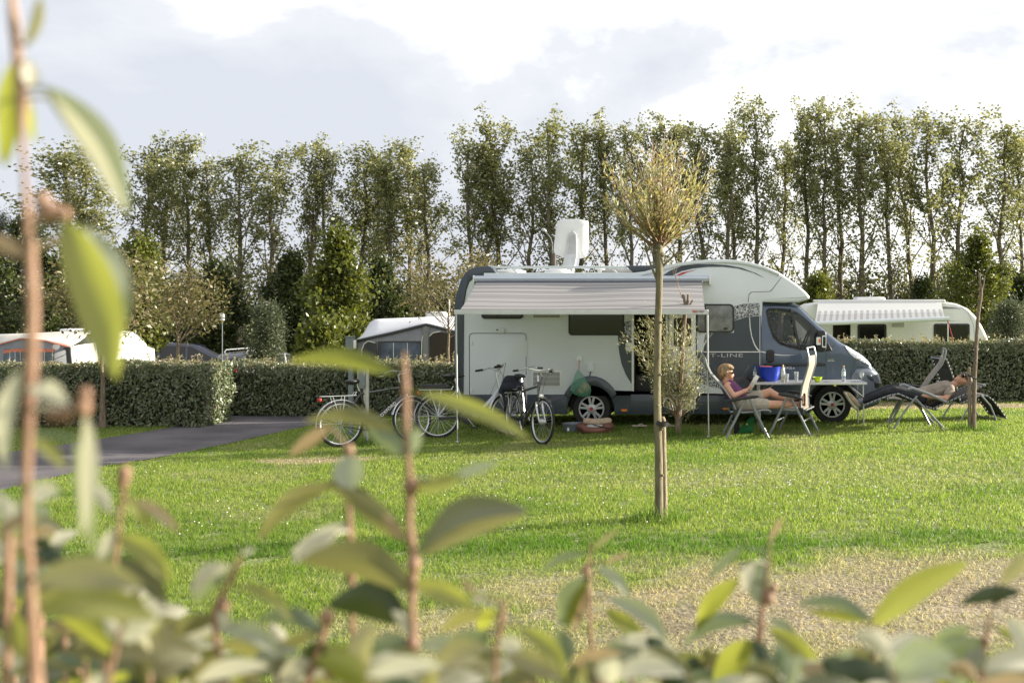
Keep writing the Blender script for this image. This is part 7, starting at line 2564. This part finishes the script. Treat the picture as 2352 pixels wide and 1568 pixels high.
shoot('short orange stem at the lower left corner beside the tall shoot', .70,
      [(22, 1190, 16), (20, 1280, 26), (20, 1390, 28), (14, 1568, 26)],
      [('c', 22, 1200, -20, 1130, 46, .1, .2, 0), ('o', 16, 1340, -30, 1420, 50, .1, .3, 0), ('y', 22, 1400, 60, 1520, 60, 0, .2, 0)])
shoot('cream budded shoot just right of the tall shoot, over the lane', .78,
      [(286, 1092, 18), (284, 1130, 14), (276, 1190, 14), (262, 1300, 16), (240, 1568, 18)],
      [('t', 312, 1150, 412, 1222, 30, .08, .3, 0), ('y', 290, 1150, 352, 1220, 24, .05, .5, .02), ('y', 270, 1230, 392, 1340, 60, .12, .25, .0), ('c', 258, 1215, 220, 1300, 42, 0, .2, 0),
       ('c', 250, 1175, 205, 1110, 34, .1, .3, 0), ('d', 275, 1280, 380, 1390, 62, .1, .1, .03), ('g', 262, 1310, 120, 1350, 60, .16, .2, .02)],
      buds=[(286, 1086, 30), (283, 1105, 26)])
shoot('cream leaf pair on a low shoot in the left foreground', .70,
      [(276, 1440, 14), (262, 1500, 16), (250, 1568, 18)],
      [('c', 285, 1470, 372, 1405, 62, .04, .1, 0), ('c', 275, 1468, 238, 1420, 34, .04, .3, 0), ('y', 262, 1500, 130, 1410, 74, .12, .2, .02), ('o', 262, 1510, 470, 1500, 74, .14, .2, .02), ('c', 240, 1545, 190, 1640, 70, 0, .1, 0)])
shoot('thin shoot with mint leaf left of the middle foreground', .82,
      [(556, 1268, 8), (542, 1300, 16), (522, 1345, 22), (492, 1400, 22), (498, 1470, 20), (512, 1568, 16)],
      [('c', 530, 1300, 440, 1372, 46, .22, .2, 0), ('g', 520, 1322, 446, 1385, 40, .1, .4, .02), ('y', 545, 1345, 672, 1425, 32, .14, .35, 0), ('c', 556, 1272, 586, 1258, 14, 0, .2, 0), ('g', 505, 1440, 640, 1500, 50, .14, .3, 0),
       ('o', 500, 1420, 380, 1470, 46, .1, .3, 0), ('c', 510, 1390, 520, 1440, 34, 0, .2, 0), ('y', 505, 1500, 420, 1560, 60, .1, .2, 0)],
      buds=[(480, 1530, 34), (515, 1388, 26)])
shoot('tall middle shoot with long curved leaves in front of the hookup post', .86,
      [(928, 808, 18), (932, 900, 23), (934, 1000, 20), (938, 1060, 18), (942, 1130, 26), (940, 1200, 26), (950, 1280, 28), (946, 1400, 26), (952, 1480, 22), (958, 1568, 20)],
      [('y', 905, 858, 664, 828, 52, .10, .35, 0), ('o', 905, 988, 700, 968, 46, .13, .35, 0), ('y', 966, 903, 1216, 1008, 46, .05, .3, 0), ('g', 932, 1045, 838, 972, 54, .02, .1, 0), ('g', 938, 1042, 965, 982, 46, .0, .2, 0),
       ('y', 952, 1118, 1060, 1092, 42, -.06, .3, 0), ('g', 1035, 1100, 1146, 1062, 30, .04, .2, .004), ('d', 968, 1262, 1214, 1172, 84, .18, .15, .0), ('o', 966, 1275, 1210, 1182, 44, .06, -.4, -.01),
       ('o', 945, 1352, 690, 1285, 100, .14, .15, 0), ('y', 956, 1338, 1086, 1388, 58, .02, .2, 0), ('d', 935, 1425, 752, 1388, 104, .16, .2, .02), ('o', 930, 1240, 760, 1115, 58, .05, .25, .0), ('t', 926, 1238, 880, 1180, 26, .0, .3, -.01),
       ('c', 955, 1465, 900, 1400, 34, .05, .2, 0), ('g', 960, 1480, 1090, 1500, 44, .1, .3, 0), ('g', 948, 1480, 840, 1500, 56, .12, .2, 0)],
      buds=[(944, 1118, 36), (950, 1295, 34), (948, 1478, 32)])
shoot('orange shoot with a heart shaped grey leaf left of the tall middle shoot', .92,
      [(800, 1032, 12), (798, 1080, 14), (800, 1160, 20), (804, 1220, 20), (808, 1330, 18), (812, 1568, 18)],
      [('g', 800, 1045, 804, 1128, 84, 0, .1, -.02), ('o', 765, 1112, 592, 1240, 58, .13, .2, 0), ('t', 760, 980, 664, 1046, 38, .04, .3, .0), ('c', 800, 1205, 668, 1270, 44, .03, .25, 0), ('c', 770, 1225, 672, 1290, 50, .06, .2, -.02),
       ('d', 806, 1115, 870, 1190, 36, .06, .4, .03), ('o', 792, 1110, 745, 1112, 30, 0, .3, 0)],
      buds=[(801, 1034, 26), (806, 1320, 26)])
shoot('cream budded shoot at the bottom between the two orange stems', .85,
      [(752, 1410, 20), (744, 1450, 20), (728, 1500, 22), (705, 1568, 24)],
      [('g', 740, 1450, 590, 1420, 46, .14, .3, 0), ('d', 740, 1470, 700, 1545, 60, 0, .2, 0), ('y', 745, 1480, 850, 1570, 50, .08, .2, 0), ('c', 715, 1520, 640, 1560, 50, .1, .2, 0), ('o', 735, 1450, 560, 1560, 36, .08, .3, 0)],
      buds=[(750, 1418, 34), (762, 1536, 38)])
shoot('straight tan stem with broad grey green leaf right of the tall middle shoot', .88,
      [(1160, 1385, 22), (1150, 1430, 22), (1140, 1480, 16), (1136, 1568, 14)],
      [('y', 1140, 1400, 1098, 1460, 40, .1, .2, .02), ('g', 1120, 1450, 1010, 1580, 96, .12, .1, 0), ('o', 1120, 1410, 1010, 1450, 40, .1, .3, .03), ('c', 1150, 1470, 1200, 1490, 50, 0, .1, 0), ('y', 1190, 1440, 1300, 1560, 48, .14, .25, 0),
       ('t', 1090, 1365, 1060, 1325, 18, 0, .3, 0), ('o', 1160, 1500, 1290, 1560, 60, .08, .2, .0), ('c', 1084, 1380, 1118, 1362, 22, 0, .2, 0)])
shoot('slim upright shoot with mint leaves below the pollarded willow', 1.15,
      [(1357, 1240, 8), (1352, 1300, 10), (1354, 1400, 12), (1358, 1480, 13), (1360, 1568, 14)],
      [('g', 1342, 1272, 1240, 1318, 24, .12, .3, 0), ('o', 1362, 1262, 1424, 1216, 16, .05, .3, 0), ('g', 1346, 1325, 1288, 1438, 62, .12, .1, 0), ('y', 1350, 1335, 1300, 1445, 34, .02, -.3, -.01), ('g', 1372, 1300, 1444, 1372, 32, .12, .3, 0),
       ('t', 1388, 1292, 1446, 1270, 14, 0, .3, 0), ('g', 1400, 1372, 1535, 1476, 46, .12, .25, 0), ('y', 1392, 1400, 1480, 1460, 46, .0, .2, .02), ('t', 1348, 1350, 1318, 1448, 26, 0, .3, -.01), ('g', 1368, 1520, 1560, 1500, 80, .14, .2, 0), ('c', 1420, 1470, 1560, 1500, 40, .1, .4, -.01)],
      buds=[(1346, 1308, 20)])
shoot('shoot with a round mint leaf and hanging leaves over the dry patch', 1.05,
      [(1768, 1270, 8), (1764, 1300, 12), (1752, 1380, 18), (1746, 1450, 22), (1738, 1568, 24)],
      [('t', 1768, 1240, 1798, 1186, 16, 0, .3, 0), ('g', 1742, 1288, 1742, 1388, 62, 0, .1, 0), ('c', 1730, 1290, 1712, 1360, 36, .1, .2, -.01), ('g', 1706, 1258, 1628, 1328, 26, .06, .3, 0), ('y', 1694, 1330, 1598, 1448, 54, .08, .2, .0),
       ('g', 1736, 1428, 1572, 1478, 44, .16, .25, 0), ('y', 1768, 1440, 1888, 1590, 60, .1, .2, 0), ('g', 1770, 1420, 1830, 1480, 36, .1, .3, .01), ('y', 1735, 1470, 1640, 1590, 84, .06, .15, 0), ('t', 1752, 1470, 1716, 1590, 38, 0, .2, -.01)],
      buds=[(1764, 1372, 30), (1776, 1350, 20)])
shoot('shoot bearing one long bright leaf in the right foreground', 1.0,
      [(2000, 1420, 8), (2006, 1450, 10), (2012, 1568, 14)],
      [('g', 2004, 1425, 1828, 1388, 38, .14, .2, 0), ('y', 1995, 1424, 1850, 1400, 24, .0, .4, .01), ('y', 2002, 1432, 2224, 1290, 78, .06, .1, 0), ('o', 2010, 1500, 1900, 1560, 60, .1, .2, 0), ('d', 2010, 1520, 2120, 1590, 60, .1, .2, 0)])
shoot('shoot with reddish dark leaves at the right edge', .95,
      [(2282, 1388, 8), (2270, 1430, 12), (2262, 1500, 14), (2258, 1568, 15)],
      [('d', 2345, 1358, 2205, 1386, 44, .06, .2, 0), ('o', 2300, 1340, 2372, 1262, 40, .0, .3, 0), ('c', 2316, 1420, 2380, 1520, 62, .05, .2, 0), ('y', 2290, 1440, 2330, 1470, 24, 0, .3, 0), ('g', 2262, 1470, 2120, 1560, 70, .12, .2, 0), ('o', 2270, 1510, 2400, 1580, 100, .12, .2, 0),
       ('g', 2230, 1440, 2130, 1500, 40, .1, .3, .02)],
      buds=[(2264, 1470, 22)])


def filler():
    r = random.Random(77)
    spots = [(120, 1500), (340, 1500), (400, 1535), (570, 1535), (640, 1520), (840, 1540), (1050, 1560), (1230, 1555), (1450, 1530), (1580, 1550), (1680, 1560), (1850, 1565), (1930, 1560), (2100, 1545), (2190, 1550),
             (40, 1330), (60, 1420), (180, 1500), (270, 1530), (450, 1520), (520, 1555), (700, 1545), (920, 1550), (990, 1530), (1120, 1530), (1400, 1560), (1630, 1535), (1760, 1540), (1990, 1560), (2050, 1520), (2250, 1540), (2150, 1500), (20, 1180),
             (200, 1400), (150, 1330), (320, 1380), (230, 1470), (420, 1460), (100, 1240), (380, 1440), (1300, 1535), (60, 1530), (310, 1450), (1520, 1505), (1800, 1555), (2320, 1565)]
    for (x, y) in spots:
        d = r.uniform(.7, 1.15)
        lv = []
        n = r.randint(7, 10)
        for i in range(n):
            a = r.uniform(-.2, 3.34)
            L_ = r.uniform(80, 170) * .9 / d
            bx, by_ = x + r.uniform(-6, 6), y + i * 16 - 6
            lv.append((r.choice('yoogdcgcctod'), bx, by_, bx + L_ * math.cos(a), by_ - L_ * math.sin(a) * .55, r.uniform(34, 62) * .9 / d, r.uniform(.06, .16), r.uniform(.05, .5), r.uniform(-.02, .03)))
        lab, grp = ('blurred leafy hedge shoot crossing the bottom edge of the photo', 'blurred hedge shoots along the bottom edge')
        shoot(lab, d, [(x, y - 10, 9), (x + r.uniform(-6, 6), y + 60, 15), (x + r.uniform(-10, 10), y + 160, 18)], lv, group=grp)


filler()
